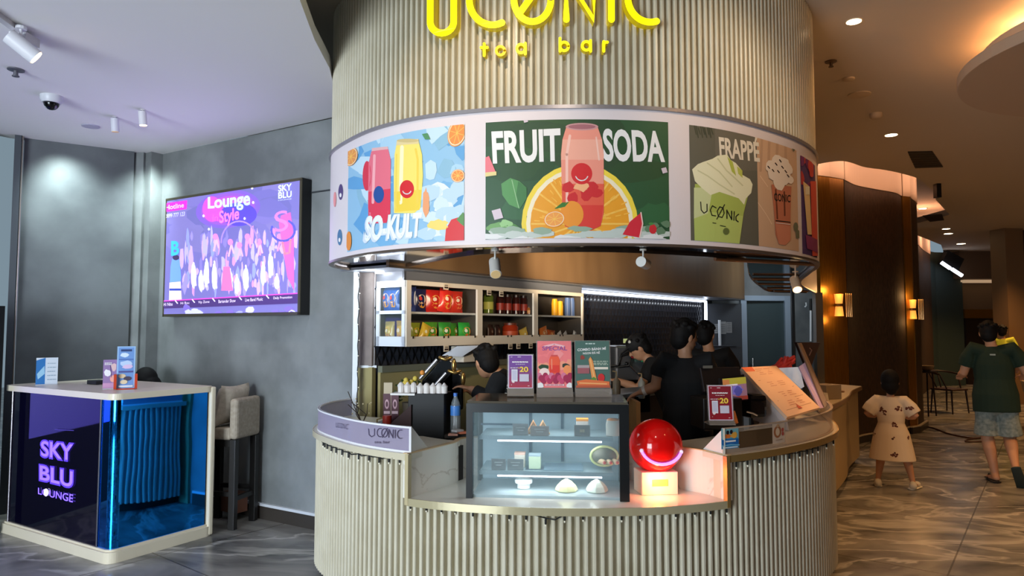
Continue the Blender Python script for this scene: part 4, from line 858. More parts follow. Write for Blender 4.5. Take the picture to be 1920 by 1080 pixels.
for i, (px, ln) in enumerate(((1052, -.5), (1063, -.6), (1076, .3))):
    bag(onshelf(px, .08, 1), RZW, .07, .09, .03, (210, 204, 196), [(40, 40, 40), (60, 50, 40), (20, 20, 20)], ['black and white packet leaning against the snack pack', 'black and white packet in the middle of three', 'black and white packet standing by the right edge'][i], G3, ln)
# price tags on the cabinet rail
for i, (px, z) in enumerate(((837, 1.462), (921, 1.462), (957, 1.462), (972, 1.462), (995, 1.462), (836, 1.955), (917, 1.93), (940, 1.925))):
    p = cab(px, -.022, z); b = MB(); b.box(p, (.055, .004, .05), RZW)
    t = thing('price_tag', ['paper price tag hanging under the crisp bags', 'leftmost paper price tag under the middle cabinet', 'second paper price tag under the middle cabinet', 'third paper price tag under the middle cabinet', 'paper price tag at the right end of the middle cabinet', 'white price tag high above the red crisp bags', 'white price tag above the green can', 'white price tag above the dark jars'][i], 'price tag', p, 0, 'price tags on the cabinets')
    b.build('card', M((224, 208, 182), .6), t)
    b = MB(); f = p+WN*.003; b.box(f+Vector((0, 0, .01)), (.036, .002, .006), RZW); b.box(f-Vector((0, 0, .008)), (.042, .002, .014), RZW); b.build('print', M((60, 44, 40), .6), t)
p = Vector((-1.02, 5.33, 2.045)); b = MB(); b.lathe([(.035, .0), (.035, .02), (.01, .02)], p, 16); t = thing('puck_light', 'small glaring white puck light over the glazed cabinet side', 'light', p); b.build('body', M((240, 246, 255), .4, emit=14), t)
lamp('puck_beam', 'POINT', (p.x-.06, p.y-.14, p.z-.06), None, 4.0, (.85, .93, 1), .02)

# ---------------------------------------------------------------- display case
cx = Vector((.9957, -.0923, 0)); cy = Vector((.0923, .9957, 0)); CO = Vector((-.247, 3.775, ZS1)); CW, CD, CH = .868, .47, .505
def cp(u, v, z): return CO+cx*u+cy*v+Vector((0, 0, z))
CA = math.atan2(cx.y, cx.x)
dc = thing('display_case', 'black framed glass cake display case with lit shelves in the counter niche', 'display case', cp(CW/2, CD/2, 0))
def cb(mb, u0, u1, v0, v1, z0, z1, mi=0): c = cp((u0+u1)/2, (v0+v1)/2, (z0+z1)/2); mb.box(c, (u1-u0, v1-v0, z1-z0), CA, mi)
b = MB(); cb(b, 0, .035, 0, .04, 0, CH); cb(b, CW-.05, CW, 0, .04, 0, CH); cb(b, 0, CW, 0, .03, CH-.048, CH); cb(b, 0, .03, CD-.03, CD, 0, CH); cb(b, CW-.03, CW, CD-.03, CD, 0, CH); cb(b, 0, CW, CD-.03, CD, CH-.04, CH); cb(b, 0, .03, 0, CD, CH-.04, CH); cb(b, CW-.03, CW, 0, CD, CH-.04, CH)
b.build('frame', M((14, 14, 15), .3), dc, bevel=.002)
b = MB(); cb(b, 0.005, CW-.005, 0.005, CD-.005, CH, CH+.012); b.build('top_panel', M((84, 76, 64), .12), dc)
b = MB(); cb(b, .03, CW-.03, CD-.025, CD-.015, .01, CH-.03); b.build('back_panel', M((160, 184, 194), .3), dc)
b = MB(); cb(b, .31, .325, CD-.036, CD-.024, .02, CH-.04); cb(b, .50, .515, CD-.036, CD-.024, .02, CH-.04); cb(b, .02, .30, CD-.034, CD-.026, .33, .34); b.build('door_frame', M((70, 92, 110), .35), dc)
b = MB(); cb(b, .03, CW-.03, .03, CD-.03, .0, .014); b.build('floor_panel', M((176, 190, 194), .3), dc)
gl = sheet_mat('case_glass', (170, 196, 200), 0.11, 0.03, 0.08)
b = MB(); cb(b, .036, CW-.051, .012, .018, .004, CH-.05); b.build('front_glass', gl, dc)
b = MB(); cb(b, .008, .012, .04, CD-.03, .004, CH-.04); cb(b, CW-.012, CW-.008, .04, CD-.03, .004, CH-.04); b.build('side_glass', gl, dc)
for z in (.318, .128):
    b = MB(); cb(b, .06, CW-.08, .09, .40, z-.008, z); sh_ = b.build('shelf', sheet_mat('shelf_glass', (176, 200, 206), .55, .1, .15), dc)
    b = MB(); cb(b, .06, CW-.08, .084, .092, z-.018, z+.004); b.build('shelf_edge', M((150, 170, 178), .3, .4), sh_)
    b = MB(); cb(b, .16, CW-.14, .088, .104, z-.028, z-.018); b.build('light_bar', M((240, 246, 255), .5, emit=4), sh_)
    q = cp(CW/2, .13, z-.035); lamp('case_light', 'AREA', q, q+Vector((0, 0, -1)), .8, (.84, .94, 1), .55, sizey=.05)
q = cp(CW/2, .2, CH-.05); lamp('case_light', 'AREA', q, q+Vector((0, 0, -1)), 1.3, (.84, .94, 1), .6, sizey=.1)
GC = 'food in the display case'
def inside(px, py, v):                              # a point inside the case on the sight line, v metres behind the front
    r = ray(px, py); e = Vector((0, 0, EYE)); n = cy; t = (CO+cy*v-e).dot(n)/r.dot(n); return e+r*t
Z1, Z2, Z0 = ZS1+.319, ZS1+.129, ZS1+.015
def wedge(px, z, col, label):
    p = inside(px, 800, .2); b = MB(); x, y = p.x, p.y; s = .04
    b.add([(x-s, y-.03, z), (x+s, y-.03, z), (x, y-.03, z+.075), (x-s, y+.03, z), (x+s, y+.03, z), (x, y+.03, z+.075)], [(0, 1, 2), (5, 4, 3), (0, 3, 4, 1), (1, 4, 5, 2), (2, 5, 3, 0)])
    t = thing('sandwich', label, 'sandwich', (x, y, z), 0, GC); b.build('bread', M(col, .7), t, bevel=.003)
    b = MB(); b.add([(x-s*.8, y-.031, z+.012), (x+s*.75, y-.031, z+.012), (x, y-.031, z+.055)], [(0, 1, 2)]); b.build('filling', M((226, 200, 160), .6), t)
wedge(1000, Z1, (206, 150, 100), 'brown sandwich wedge, left one on the top shelf'); wedge(1018, Z1, (218, 170, 120), 'tan sandwich wedge, right one on the top shelf')
def card(px0, px1, z, h, v, face, label, gold=False):
    p = inside(px0, 800, v); q = inside(px1, 800, v); b = MB(); n = (q-p).normalized(); m_ = (p+q)/2; w = (q-p).length
    t = thing('price_card', label, 'price card', (m_.x, m_.y, z), 0, GC)
    b.box((m_.x, m_.y, z+h/2), (w, .004, h), CA); b.build('card', M(face, .4), t)
    b = MB(); b.box((m_.x-cy.x*.006, m_.y-cy.y*.006, z+h/2), (w+.006, .003, h+.006), CA); b.build('sleeve', sheet_mat('card_sleeve', (210, 214, 214), .12, .1, .12), t)
    b = MB()
    if gold: b.box((m_.x-cy.x*.003, m_.y-cy.y*.003, z+h*.5), (w*.3, .003, h*.25), CA)
    else:
        b.box((m_.x-cy.x*.003, m_.y-cy.y*.003, z+h*.7), (w*.6, .003, h*.07), CA); b.box((m_.x-cy.x*.003, m_.y-cy.y*.003, z+h*.45), (w*.4, .003, h*.07), CA)
    b.build('print', M((224, 206, 160) if gold else (200, 206, 206), .5), t)
card(962, 990, Z1, .062, .12, (120, 124, 126), 'grey price card left of the sandwiches'); card(1077, 1106, Z1, .06, .12, (62, 50, 40), 'black price card with a gold mark on the top shelf', True)
card(995, 1029, Z1, .055, .10, (150, 130, 120), 'brownish price card in front of the sandwiches')
card(922, 948, Z2, .06, .12, (70, 84, 90), 'grey green price card, left one on the middle shelf'); card(952, 981, Z2, .06, .12, (72, 88, 92), 'grey green price card, second on the middle shelf')
def cake(px, v, z, r, h, cols, label, name='cake', cat='cake', square=False):
    p = inside(px, 850, v); t = thing(name, label, cat, (p.x, p.y, z), 0, GC)
    b = MB()
    if square: b.box((p.x, p.y, z+h/2), (r*2, r*1.6, h), CA); b.build('sponge', M(cols[0], .6), t, bevel=.003)
    else: b.lathe([(r*.3, 0), (r, .002), (r, h*.75), (r*.85, h), (r*.2, h)], (p.x, p.y, z), 24); b.build('sponge', M(cols[0], .6), t, True)
    b = MB()
    if square: b.box((p.x, p.y, z+h+.006), (r*2.02, r*1.62, .012), CA); b.build('topping', M(cols[1], .5), t)
    else: b.lathe([(r*.9, h), (r*.7, h+.008), (r*.05, h+.01)], (p.x, p.y, z), 24); b.build('topping', M(cols[1], .5), t, True)
cake(1092, .24, Z1, .034, .07, ((216, 206, 196), (230, 150, 50)), 'small orange topped cake behind the black card', square=True)
cake(1150, .16, Z1, .04, .085, ((190, 190, 180), (236, 150, 60)), 'round orange topped bun box at the right of the top shelf', 'bun', 'bun')
cake(975, .22, Z2, .030, .07, ((222, 216, 200), (232, 190, 170)), 'pale square cake behind the second price card', square=True)
cake(1003, .18, Z2, .033, .07, ((206, 224, 190), (170, 190, 196)), 'pale green square cake on the middle shelf', square=True)
p = inside(1003, 870, .19); b = MB(); b.box((p.x, p.y, Z2-.001), (.1, .09, .005), CA); tag(b.build('cake_tray', M((58, 74, 92), .4)), 'small dark tray under the pale green cake', 'tray', GC)
b = MB(); q = inside(1040, 870, .22); b.box((q.x+.05, q.y, Z2+.002), (.22, .2, .004), CA); tag(b.build('tray', M((150, 176, 190), .25, .5)), 'empty bluish tray in the middle of the middle shelf', 'tray', GC)
# basket of rolls seen through its open end
p = inside(1132, 858, .22); bk_ = thing('bread_basket', 'round pale green rimmed basket holding filled rolls', 'basket', p, 0, GC)
b = MB(); b.loft([p+Vector((.075*math.cos(a), -.02, .012+.052*math.sin(a))) for a in [2*math.pi*i/24 for i in range(25)]], .008, 8, cap=False); b.build('rim', M((206, 216, 150), .5), bk_, True)
b = MB(); b.loft([p+Vector((0, -.015, .012)), p+Vector((0, .09, .012))], [(.073, .05), (.05, .035)], 20); b.build('bowl', M((112, 112, 96), .6), bk_, True)
for i, dx in enumerate((-.035, .0, .035)):
    c_ = p+Vector((dx+.012, -.045, -.012)); t = thing('filled_roll', ['left', 'middle', 'right'][i]+' filled roll lying in front of the basket mouth', 'bread roll', c_, 0, GC)
    b = MB(); b.loft([c_+Vector((-.012, .02, .004)), c_+Vector((.014, -.03, .0))], .015, 10); b.build('bread', M((216, 190, 150), .6), t, True)
    b = MB(); b.ball(c_+Vector((.015, -.04, .0)), .009, 10, 6); b.build('filling', M((200, 70, 60), .5), t, True)
p = inside(982, 920, .2); b = MB(); b.lathe([(.02, 0), (.036, .002), (.036, .028), (.048, .03), (.050, .042), (.046, .05), (.01, .052)], (p.x, p.y, Z0), 28); tag(b.build('cheesecake', M((238, 240, 236), .5), None, True), 'white round cake on a low stand at the bottom left', 'cake', GC)
for i, (px, col) in enumerate(((1062, (232, 228, 170)), (1119, (224, 232, 214)))):
    p = inside(px, 925, .16); b = MB(); b.lathe([(.02, 0), (.062, .001), (.064, .008), (.052, .03), (.03, .052), (.008, .064), (.001, .065)], (p.x, p.y, Z0), 7 if i else 8)
    tag(b.build('wrapped_bun', M(col, .4), None, False, bevel=.006), ['yellowish wrapped bun', 'white wrapped bun'][i]+' on the floor of the display case', 'bun', GC)

# ---------------------------------------------------------------- red ball lamp and its lit base
bc = Vector((.805, 3.93, .966)); R = .148
bl = thing('ball_lamp', 'big shiny red ball with a purple neon smile beside the display case', 'lamp', bc-Vector((0, 0, R)))
b = MB(); b.ball(bc, R, 40, 24); b.build('globe', M((206, 14, 12), .1, emit=.12), bl, True)
to = (Vector((0, 0, EYE))-bc).normalized(); rt = Vector((to.y, -to.x, 0)).normalized()*-1; 
pts = []
for i in range(15):
    a = math.radians(20+140*i/14); d = (rt*math.cos(a)*.72+Vector((0, 0, -1))*(math.sin(a)*.62-.02)+rt*.20); l = d.length; dd = d+to*math.sqrt(max(.02, 1-min(.98, l*l))); pts.append(bc+dd.normalized()*(R+.006))
b = MB(); b.loft(pts, .008, 8); b.build('neon_smile', M((150, 110, 255), .4, emit=2.6), bl, True)
for q in (pts[0], pts[-1]): b = MB(); b.ball(q, .011, 10, 6); b.build('tube_end', M((230, 210, 240), .4, emit=.6), bl, True)
lb = thing('lamp_base', 'cream box glowing orange under the red ball', 'lamp base', (.80, 3.9, ZS1))
ba = -.35; b = MB(); b.box((.80, 3.92, ZS1+.062), (.205, .15, .124), .12); b.build('box', M((255, 226, 200), .4), lb, bevel=.004)
fx = Vector((math.cos(.12), math.sin(.12), 0)); fy = Vector((math.sin(.12), -math.cos(.12), 0)); c_ = Vector((.80, 3.92, ZS1+.066))+fy*.0765
b = MB(); b.box(c_, (.088, .003, .036), .12); b.build('name_plate', M((255, 196, 90), .4, emit=.35), lb)

# ---------------------------------------------------------------- leaflet stands on the display case and on the counter
acr = sheet_mat('stand_acrylic', (206, 196, 186), .22, .08, .18)
def stand(label, x0, x1, yt, yb, ybase, d, draw, foot=.10, lean=.12, tilt=0.0):
    """clear tilted sleeve with a printed card on a wedge foot"""
    bl_ = atd(x0, yb, d); br_ = atd(x1, yb, d); top_ = atd(x0, yt, d).z; zb = atd(x0, ybase, d).z; w = (br_-bl_).length; h = top_-bl_.z
    ux = (br_-bl_); ux.z = 0; ux.normalize(); n = Vector((ux.y, -ux.x, 0)); uy = (Vector((0, 0, 1))-n*lean).normalized()
    o = bl_.copy(); t = thing('leaflet_stand', label, 'leaflet stand', (o+ux*w/2)-Vector((0, 0, o.z-zb)))
    P = Plane(o, ux, uy); b = MB(); b.slab(o-ux*.006, o+ux*(w+.006), o+ux*(w+.006)+uy*(h+.004), o-ux*.006+uy*(h+.004), n*-.004); b.build('sleeve', acr, t)
    f = o-Vector((0, 0, o.z-zb)); q = [f-ux*.006+n*.03, f+ux*(w+.006)+n*.03, f+ux*(w+.006)-n*foot, f-ux*.006-n*foot]
    b = MB(); b.slab(*q, (0, 0, .004)); b.slab(o-ux*.006, o+ux*(w+.006), f+ux*(w+.006)+n*.03, f-ux*.006+n*.03, (0, .004, 0)); b.slab(o-ux*.006-n*.004, o+ux*(w+.006)-n*.004, f+ux*(w+.006)-n*foot, f-ux*.006-n*foot, (0, .004, 0)); b.build('foot', acr, t)
    A = P.local(w, h, clip=(0, 0, w, h)); draw(A); A.build('card', t, .001); return t
def bars(A, x0, x1, ys, m, hh=.012, seed=1):
    r = random.Random(seed)
    for y in ys:
        x = x0
        while x < x1-.02:
            l = min(r.uniform(.05, .12), x1-x); A.rect(x, y, x+l, y+hh, m); x += l+.02
def promo(top, bot, seed):
    def f(A):
        A.rect(-.02, -.02, 1.02, 1.02, I(232, 214, 232)); A.rect(.03, .02, .97, .98, I(*top)); 
        for i in range(8): A.rect(.03, .4+i*.0725, .97, .98, I(*[int(a+(b_-a)*(i+1)/8) for a, b_ in zip(top, bot)]))
        A.line([(.1, .07), (.16, .07)], .012, wht); A.rect(.38, .06, .52, .075, wht); bars(A, .16, .82, (.2, .215), wht, .022, seed); bars(A, .3, .68, (.28,), wht, .012, seed+1); bars(A, .08, .38, (.385,), wht, .018, seed+2)
        A.tbox('20', .46, .36, .82, .52, I(250, 210, 80), .03); A.line([(.40, .38), (.43, .41)], .02, I(250, 210, 80))
        A.rect(.13, .44, .38, .80, I(226, 224, 232)); A.rect(.16, .47, .35, .76, I(200, 196, 216)); A.rect(.46, .58, .84, .80, I(206, 200, 214)); A.blob(.2, .8, .06, .04, I(236, 220, 220)); A.line([(.12, .9), (.14, .9)], .015, wht); A.line([(.8, .93), (.86, .93)], .015, wht)
    return f
stand('small purple leaflet with a yellow twenty on the left of the display case top', 953, 999, 665, 728, 742, 4.0, promo((118, 70, 150), (176, 50, 72), 3))
def special(A):
    A.rect(-.02, -.02, 1.02, 1.02, I(246, 128, 130))
    for i in range(12): A.blob(random.uniform(0, 1), random.uniform(.1, .7), .16, .1, I(*random.choice([(250, 150, 150), (240, 120, 124), (248, 160, 130)])), 9, .3)
    A.line([(.2, .12), (.5, .07), (.8, .12)], .04, I(250, 190, 196)); A.tbox('SPECIAL', .14, .115, .88, .205, I(150, 80, 150), .02)
    A.poly([(.38, .33), (.62, .33), (.66, .42), (.66, .66), (.58, .70), (.42, .70), (.34, .66), (.34, .42)], I(244, 92, 60)); A.rect(.36, .52, .64, .68, I(232, 60, 48)); A.rect(.4, .30, .6, .335, I(214, 80, 80)); A.line([(.42, .4), (.42, .6)], .03, I(252, 150, 120))
    A.blob(.18, .56, .16, .06, I(40, 70, 44), 10, .25); A.blob(.82, .52, .1, .05, I(50, 60, 50), 8, .3); A.ell(.2, .68, .15, .1, I(250, 222, 214)); A.ell(.88, .62, .12, .1, I(250, 150, 90))
    for i in range(16): A.ell(.05+i*.06, .80+.05*((i*7) % 3-1), .08, .07, I(*random.choice([(190, 50, 90), (206, 70, 110), (170, 40, 80), (220, 120, 150)])))
    A.blob(.06, .95, .12, .06, wht, 10); A.blob(.95, .95, .1, .06, wht, 10); A.rect(.22, .925, .78, .96, I(240, 200, 206)); bars(A, .26, .74, (.935,), I(170, 60, 80), .014, 5)
stand('pink SPECIAL drink leaflet in the middle of the display case top', 1008, 1072, 639, 727, 744, 4.0, special)
def combo(A):
    A.rect(-.02, -.02, 1.02, 1.02, I(76, 108, 98)); bars(A, .3, .62, (.045,), I(190, 206, 198), .025, 8)
    A.text('COMBO BÁNH MÌ', [(.06, .15), (.9, .12), (.9, .19), (.06, .22)], wht, .02); A.text('NGON ĐÃ NÈ', [(.22, .235), (.72, .215), (.72, .275), (.22, .29)], wht, .02)
    A.blob(.2, .36, .07, .05, I(150, 60, 50), 8, .3); bars(A, .52, .95, (.43, .47, .5), I(190, 200, 180), .016, 9); A.rect(.54, .56, .95, .61, I(226, 216, 200)); A.rect(.05, .52, .4, .70, I(160, 90, 96)); A.rect(.05, .52, .4, .58, I(176, 160, 160))
    A.poly([(.38, .40), (.44, .34), (.50, .42), (.62, .86), (.54, .90), (.48, .86)], I(232, 150, 84)); A.line([(.43, .40), (.55, .84)], .02, I(248, 196, 120)); A.ell(.74, .79, .1, .09, I(206, 44, 44)); A.blob(.52, .82, .08, .04, I(90, 140, 60), 8)
    A.poly([(.02, .86), (.3, .82), (.98, .87), (.98, .96), (.5, .97), (.05, .95)], I(228, 116, 64)); A.line([(.1, .9), (.9, .92)], .025, I(248, 176, 110)); A.rect(.0, .95, 1, 1, I(190, 90, 60))
stand('green combo sandwich leaflet on the right of the display case top', 1080, 1144, 639, 727, 744, 4.0, combo)
stand('dark red leaflet with a yellow twenty standing behind the right screen', 1330, 1375, 723, 788, 796, 4.25, promo((134, 22, 40), (150, 16, 34), 13))

# ---------------------------------------------------------------- string lights under the counter edge
def on_counter(px, py, off=.078):
    u = PB.hit(px, off); u = SE-.4 if u is None else u; p = PB.at(u, off); return Vector((p.x, p.y, atd(px, py, p.y).z))
bulbm = M((226, 220, 200), .2, emit=.12); wirem = M((20, 22, 20), .6)
def string(label, pts, z_wire):
    P = [on_counter(x, y, .0785)-Vector((0, 0, .011)) for x, y in pts]; t = thing('string_light', label, 'string light', P[0], 0, 'string lights round the counter')
    wp = []
    for i, p in enumerate(P):
        zz = z_wire if z_wire else p.z+.02; wp.append(Vector((p.x, p.y, max(zz, p.z+.012))))
        if i < len(P)-1: q = P[i+1]; m_ = (p+q)/2; n_ = (m_.xy-Vector((.4, 4.9))).normalized(); wp.append(Vector((m_.x+n_.x*.012, m_.y+n_.y*.012, max(zz, (p.z+q.z)/2+.01)-.004)))
    b = MB(); b.tube(wp, .0034, 6); b.build('wire', wirem, t)
    for p in P:
        b = MB(); b.loft([p+Vector((0, 0, .013)), p-Vector((0, 0, .008))], .0055, 6); bu = b.build('socket', wirem, t, True)
        b = MB(); b.loft([p-Vector((0, 0, .012)), p-Vector((0, 0, .018))], .0045, 6); b.build('bulb', bulbm, bu, True)
string('fairy light string along the lowered front of the counter', [(773, 946), (802, 949), (830, 952), (855, 953), (888, 960), (922, 957), (955, 965), (986, 966), (1022, 975), (1057, 968), (1091, 966), (1128, 962), (1162, 967), (1196, 965), (1262, 961), (1297, 957), (1326, 956), (1356, 953)], 0)
string('fairy light string under the left counter edge', [(610, 829), (613, 832), (618, 835), (625, 839), (634, 842), (645, 846), (657, 851), (676, 854), (695, 856), (714, 860), (732, 859), (752, 860)], 0)
string('fairy light string under the right counter edge', [(1375, 868), (1396, 864), (1418, 861), (1445, 856), (1474, 853), (1493, 849), (1507, 845), (1517, 843), (1527, 839), (1543, 832), (1556, 826)], 0)
# white post at the left end wrapped with lights
p0 = Vector((-1.205, 5.36, 0)); t = thing('wrapped_post', 'slim white post wrapped with fairy lights at the left end of the counter', 'post', p0+Vector((0, 0, ZT1)))
b = MB(); b.box((p0.x, p0.y, (ZT1+SB0)/2), (.038, .03, SB0-ZT1)); b.build('post', M((214, 218, 224), .4), t)
b = MB(); b.tube([p0+Vector((.024+.006*math.sin(i*.9), -.018+.004*math.cos(i), ZT1+.02+i*.027)) for i in range(41)], .0035, 6); b.build('wire', wirem, t)
for i in range(9): q = p0+Vector((.026+.006*math.sin(i*2.1), -.024, 1.05+i*.12)); b = MB(); b.ball(q, .005, 8, 6); b.build('bulb', bulbm, t, True)
# dried twig ornament at the foot of the post
b = MB(); q = Vector((-1.06, 4.95, ZT1)); r = random.Random(4); tw = thing('twig_branch', 'bare dark twig with tiny buds at the left end of the counter', 'twig', q)
for i in range(5): b.tube([q, q+Vector((r.uniform(-.05, .05), 0, .07)), q+Vector((r.uniform(-.12, .07), r.uniform(-.03, .03), r.uniform(.12, .24)))], .003, 5)
b.build('stem', M((60, 46, 36), .8), tw)
for i in range(8): b = MB(); b.ball(q+Vector((r.uniform(-.1, .07), r.uniform(-.03, .03), r.uniform(.06, .22))), .006, 6, 4); b.build('bud', M((206, 190, 150), .6), tw, True)
# track spots hung under the canopy
def spot_head(label, pos, aim, lit, s=1.0, up=.07, col=(226, 220, 210)):
    t = thing('track_spot', label, 'spotlight', pos); pos = Vector(pos); d = (Vector(aim)-pos).normalized()
    b = MB(); b.lathe([(.022*s, 0), (.022*s, .012*s)], pos+Vector((0, 0, up)), 12); b.tube([pos+Vector((0, 0, up)), pos+Vector((0, 0, .0))], .006*s, 8); b.build('bracket', M(col, .4), t)
    b = MB(); b.loft([pos-d*.05*s, pos+d*.07*s], .034*s, 16, cap=False); b.build('head', M(col, .35), t, True)
    b = MB(); b.loft([pos+d*.068*s, pos+d*.074*s], .029*s, 16, cap=False); b.build('lens', M((255, 214, 150), .4, emit=lit), t)
spot_head('white canopy spot in front of the bronze bulkhead', (-.10, 4.08, 1.985), (.0, 3.2, 1.1), .0, 1.0, .09)
spot_head('white canopy spot under the middle of the banner', (.76, 4.0, 2.0), (1.4, 5.2, 1.9), .0, .9, .07)
spot_head('lit canopy spot at the right under the mirror soffit', (2.32, 5.66, 1.99), (2.25, 5.2, 1.5), 9, 1.1, .09, (236, 190, 150))
# ---------------------------------------------------------------- people
SKIN = M((190, 138, 104), 0.55); HAIR = M((14, 12, 12), 0.7, spec=.2); TEE = M((14, 14, 16), 0.8)
def hand(b, wr, d, side, s=1.0, curl=.5, palm=None):
    """palm, five bent fingers of different length, thumb off the side; d = pointing direction, palm = palm normal"""
    wr = Vector(wr); d = Vector(d).normalized(); n = Vector(palm if palm is not None else (0, 0, -1)); n = (n-d*n.dot(d)).normalized(); x = d.cross(n)*side
    b.loft([wr, wr+d*.035*s, wr+d*.085*s], [(.026*s, .018*s), (.036*s, .016*s), (.038*s, .013*s)], 10, up=x)
    for i, (o, l) in enumerate(((-.029, .060), (-.010, .074), (.010, .080), (.028, .070))):
        p0 = wr+d*.085*s+x*o*s; c1 = math.cos(curl*.6); s1 = math.sin(curl*.6); c2 = math.cos(curl*1.5); s2 = math.sin(curl*1.5)
        p1 = p0+(d*c1+n*s1)*l*.45*s; p2 = p1+(d*c2+n*s2)*l*.55*s; b.loft([p0-d*.012*s, p0, p1, p2], [.0095*s, .0092*s, .0086*s, .0076*s], 7)
    t0 = wr+d*.030*s+x*.032*s; t1 = t0+(d*.7+x*.7+n*.25)*.04*s; t2 = t1+(d*.9+x*.25+n*.4)*.032*s; b.loft([wr+d*.02*s+x*.015*s, t0, t1, t2], [.012*s, .0115*s, .0100*s, .0085*s], 7)
def person(label, loc, rz, J, s=1.0, hs=1.0, hyaw=0.0, hpitch=0.0, top=None, bottom=None, hair=None, sleeve=.6, voxel=.0085, curl=(.5, .5), palms=(None, None), feet=True, hidden_legs=False):
    t = thing('person', label, 'person', loc, rz, local=True)
    V3 = lambda k: Vector(J[k]); b = MB()
    pel, ch, nk, hd = V3('pelvis'), V3('chest'), V3('neck'), V3('head'); up = (1, 0, 0); mid = pel.lerp(ch, .5)
    b.loft([pel-(ch-pel).normalized()*.06*s, pel, mid, ch, ch.lerp(nk, .55), nk], [(.12*s, .085*s), (.150*s, .10*s), (.130*s, .09*s), (.155*s, .105*s), (.125*s, .085*s), (.055*s, .055*s)], 16, up=up)
    b.loft([nk-(hd-nk)*.2, nk, hd], [.052*s, .048*s, .05*s], 12)
    R = Matrix.Rotation(hyaw, 3, 'Z') @ Matrix.Rotation(hpitch, 3, 'X'); h = hs
    b.ball(hd, (.074*h, .092*h, .108*h), 18, 12, rot=R); b.ball(hd+R @ Vector((0, .026*h, -.052*h)), (.055*h, .062*h, .062*h), 14, 9, rot=R)
    b.loft([hd+R @ Vector((0, .088*h, .012*h)), hd+R @ Vector((0, .106*h, -.020*h))], [.008*h, .014*h], 8)
    for sx in (-1, 1): b.ball(hd+R @ Vector((sx*.076*h, -.006*h, -.010*h)), (.010*h, .02*h, .03*h), 10, 6, rot=R)
    b.loft([hd+R @ Vector((-.02*h, .086*h, -.055*h)), hd+R @ Vector((.02*h, .086*h, -.055*h))], .009*h, 6)
    for i, sd in enumerate(('L', 'R')):
        sh, el, wr = V3('sh'+sd), V3('el'+sd), V3('wr'+sd); b.loft([ch.lerp(nk, .6), sh, sh.lerp(el, .35), el, el.lerp(wr, .3), wr], [.06*s, .058*s, .050*s, .040*s, .042*s, .028*s], 12)
        hand(b, wr, J.get('ha'+sd, tuple(wr-el)), -1 if sd == 'L' else 1, s*.95, curl[i], palms[i])
        hip, kn, an = V3('hip'+sd), V3('kn'+sd), V3('an'+sd)
        if not hidden_legs or True:
            b.loft([hip+(pel-hip)*.2+Vector((0, 0, .03*s)), hip.lerp(kn, .1), hip.lerp(kn, .55), kn, kn.lerp(an, .3)+Vector((0, -.012*s, 0)), kn.lerp(an, .7), an], [.085*s, .086*s, .072*s, .056*s, .057*s, .042*s, .034*s], 14)
            toe = V3('toe'+sd); hl = V3('heel'+sd) if 'heel'+sd in J else an-(toe-an).normalized()*.045*s-Vector((0, 0, .045*s)); b.loft([an, hl.lerp(an, .25)], [.034*s, .032*s], 10); b.loft([hl, hl.lerp(toe, .5), toe], [(.032*s, .026*s), (.040*s, .026*s), (.040*s, .016*s)], 10, up=(1, 0, 0))
    remesh(b, 'body', SKIN, t, voxel, 2)
    for sx in (-1, 1): eye = MB(); eye.ball(hd+R @ Vector((sx*.031*h, .0845*h, .004*h)), (.012*h, .006*h, .008*h), 8, 6, rot=R); eye.build('eye', M((30, 22, 20), .3), t, True)
    if hair: hair(t, hd, R, h)
    if top: top(t, J, s)
    if bottom: bottom(t, J, s)
    return t
def short_hair(t, hd, R, h, mat=HAIR):
    b = MB(); b.ball(hd+R @ Vector((0, -.014*h, .020*h)), (.084*h, .094*h, .106*h), 20, 12, rot=R); b.ball(hd+R @ Vector((0, -.045*h, -.02*h)), (.076*h, .062*h, .08*h), 16, 10, rot=R); b.ball(hd+R @ Vector((0, .05*h, .072*h)), (.066*h, .046*h, .045*h), 14, 9, rot=R)
    b.ball(hd+R @ Vector((0, -.006*h, .062*h)), (.070*h, .080*h, .074*h), 16, 10, rot=R)
    for i in range(14): a = i*1.9; e = .35+.08*(i % 5); b.ball(hd+R @ Vector((.086*h*math.cos(a)*math.cos(e), -.014*h+.096*h*math.sin(a)*math.cos(e), .024*h+.108*h*math.sin(e))), .020*h, 8, 6, rot=R)
    remesh(b, 'hair', mat, t, .007, 1)
def tee(col, sl=.62, mat=None, hem=.10, puff=0.0, wd=0.0):
    mt = mat or M(col, .85)
    def f(t, J, s):
        V3 = lambda k: Vector(J[k]); pel, ch, nk = V3('pelvis'), V3('chest'), V3('neck'); b = MB(); lo = pel-(ch-pel).normalized()*hem*s
        b.loft([lo, pel, pel.lerp(ch, .5), ch, ch.lerp(nk, .5), ch.lerp(nk, .85), nk-(nk-ch)*.02], [(.172*s+wd, .120*s+wd), (.170*s+wd, .122*s+wd), (.155*s+wd*.5, .112*s+wd*.5), (.178*s, .124*s), (.155*s, .10*s), (.10*s, .075*s), (.066*s, .064*s)], 20, cap=False, up=(1, 0, 0))
        for sd in 'LR':
            sh, el = V3('sh'+sd), V3('el'+sd); e = sh.lerp(el, sl); b.loft([ch.lerp(nk, .55), sh+(sh-el).normalized()*.01*s, sh.lerp(e, .5), e], [.072*s, .074*s, .068*s+puff, .062*s+puff], 14, cap=False)
        remesh(b, 'shirt', mt, t, .008, 3)
    return f
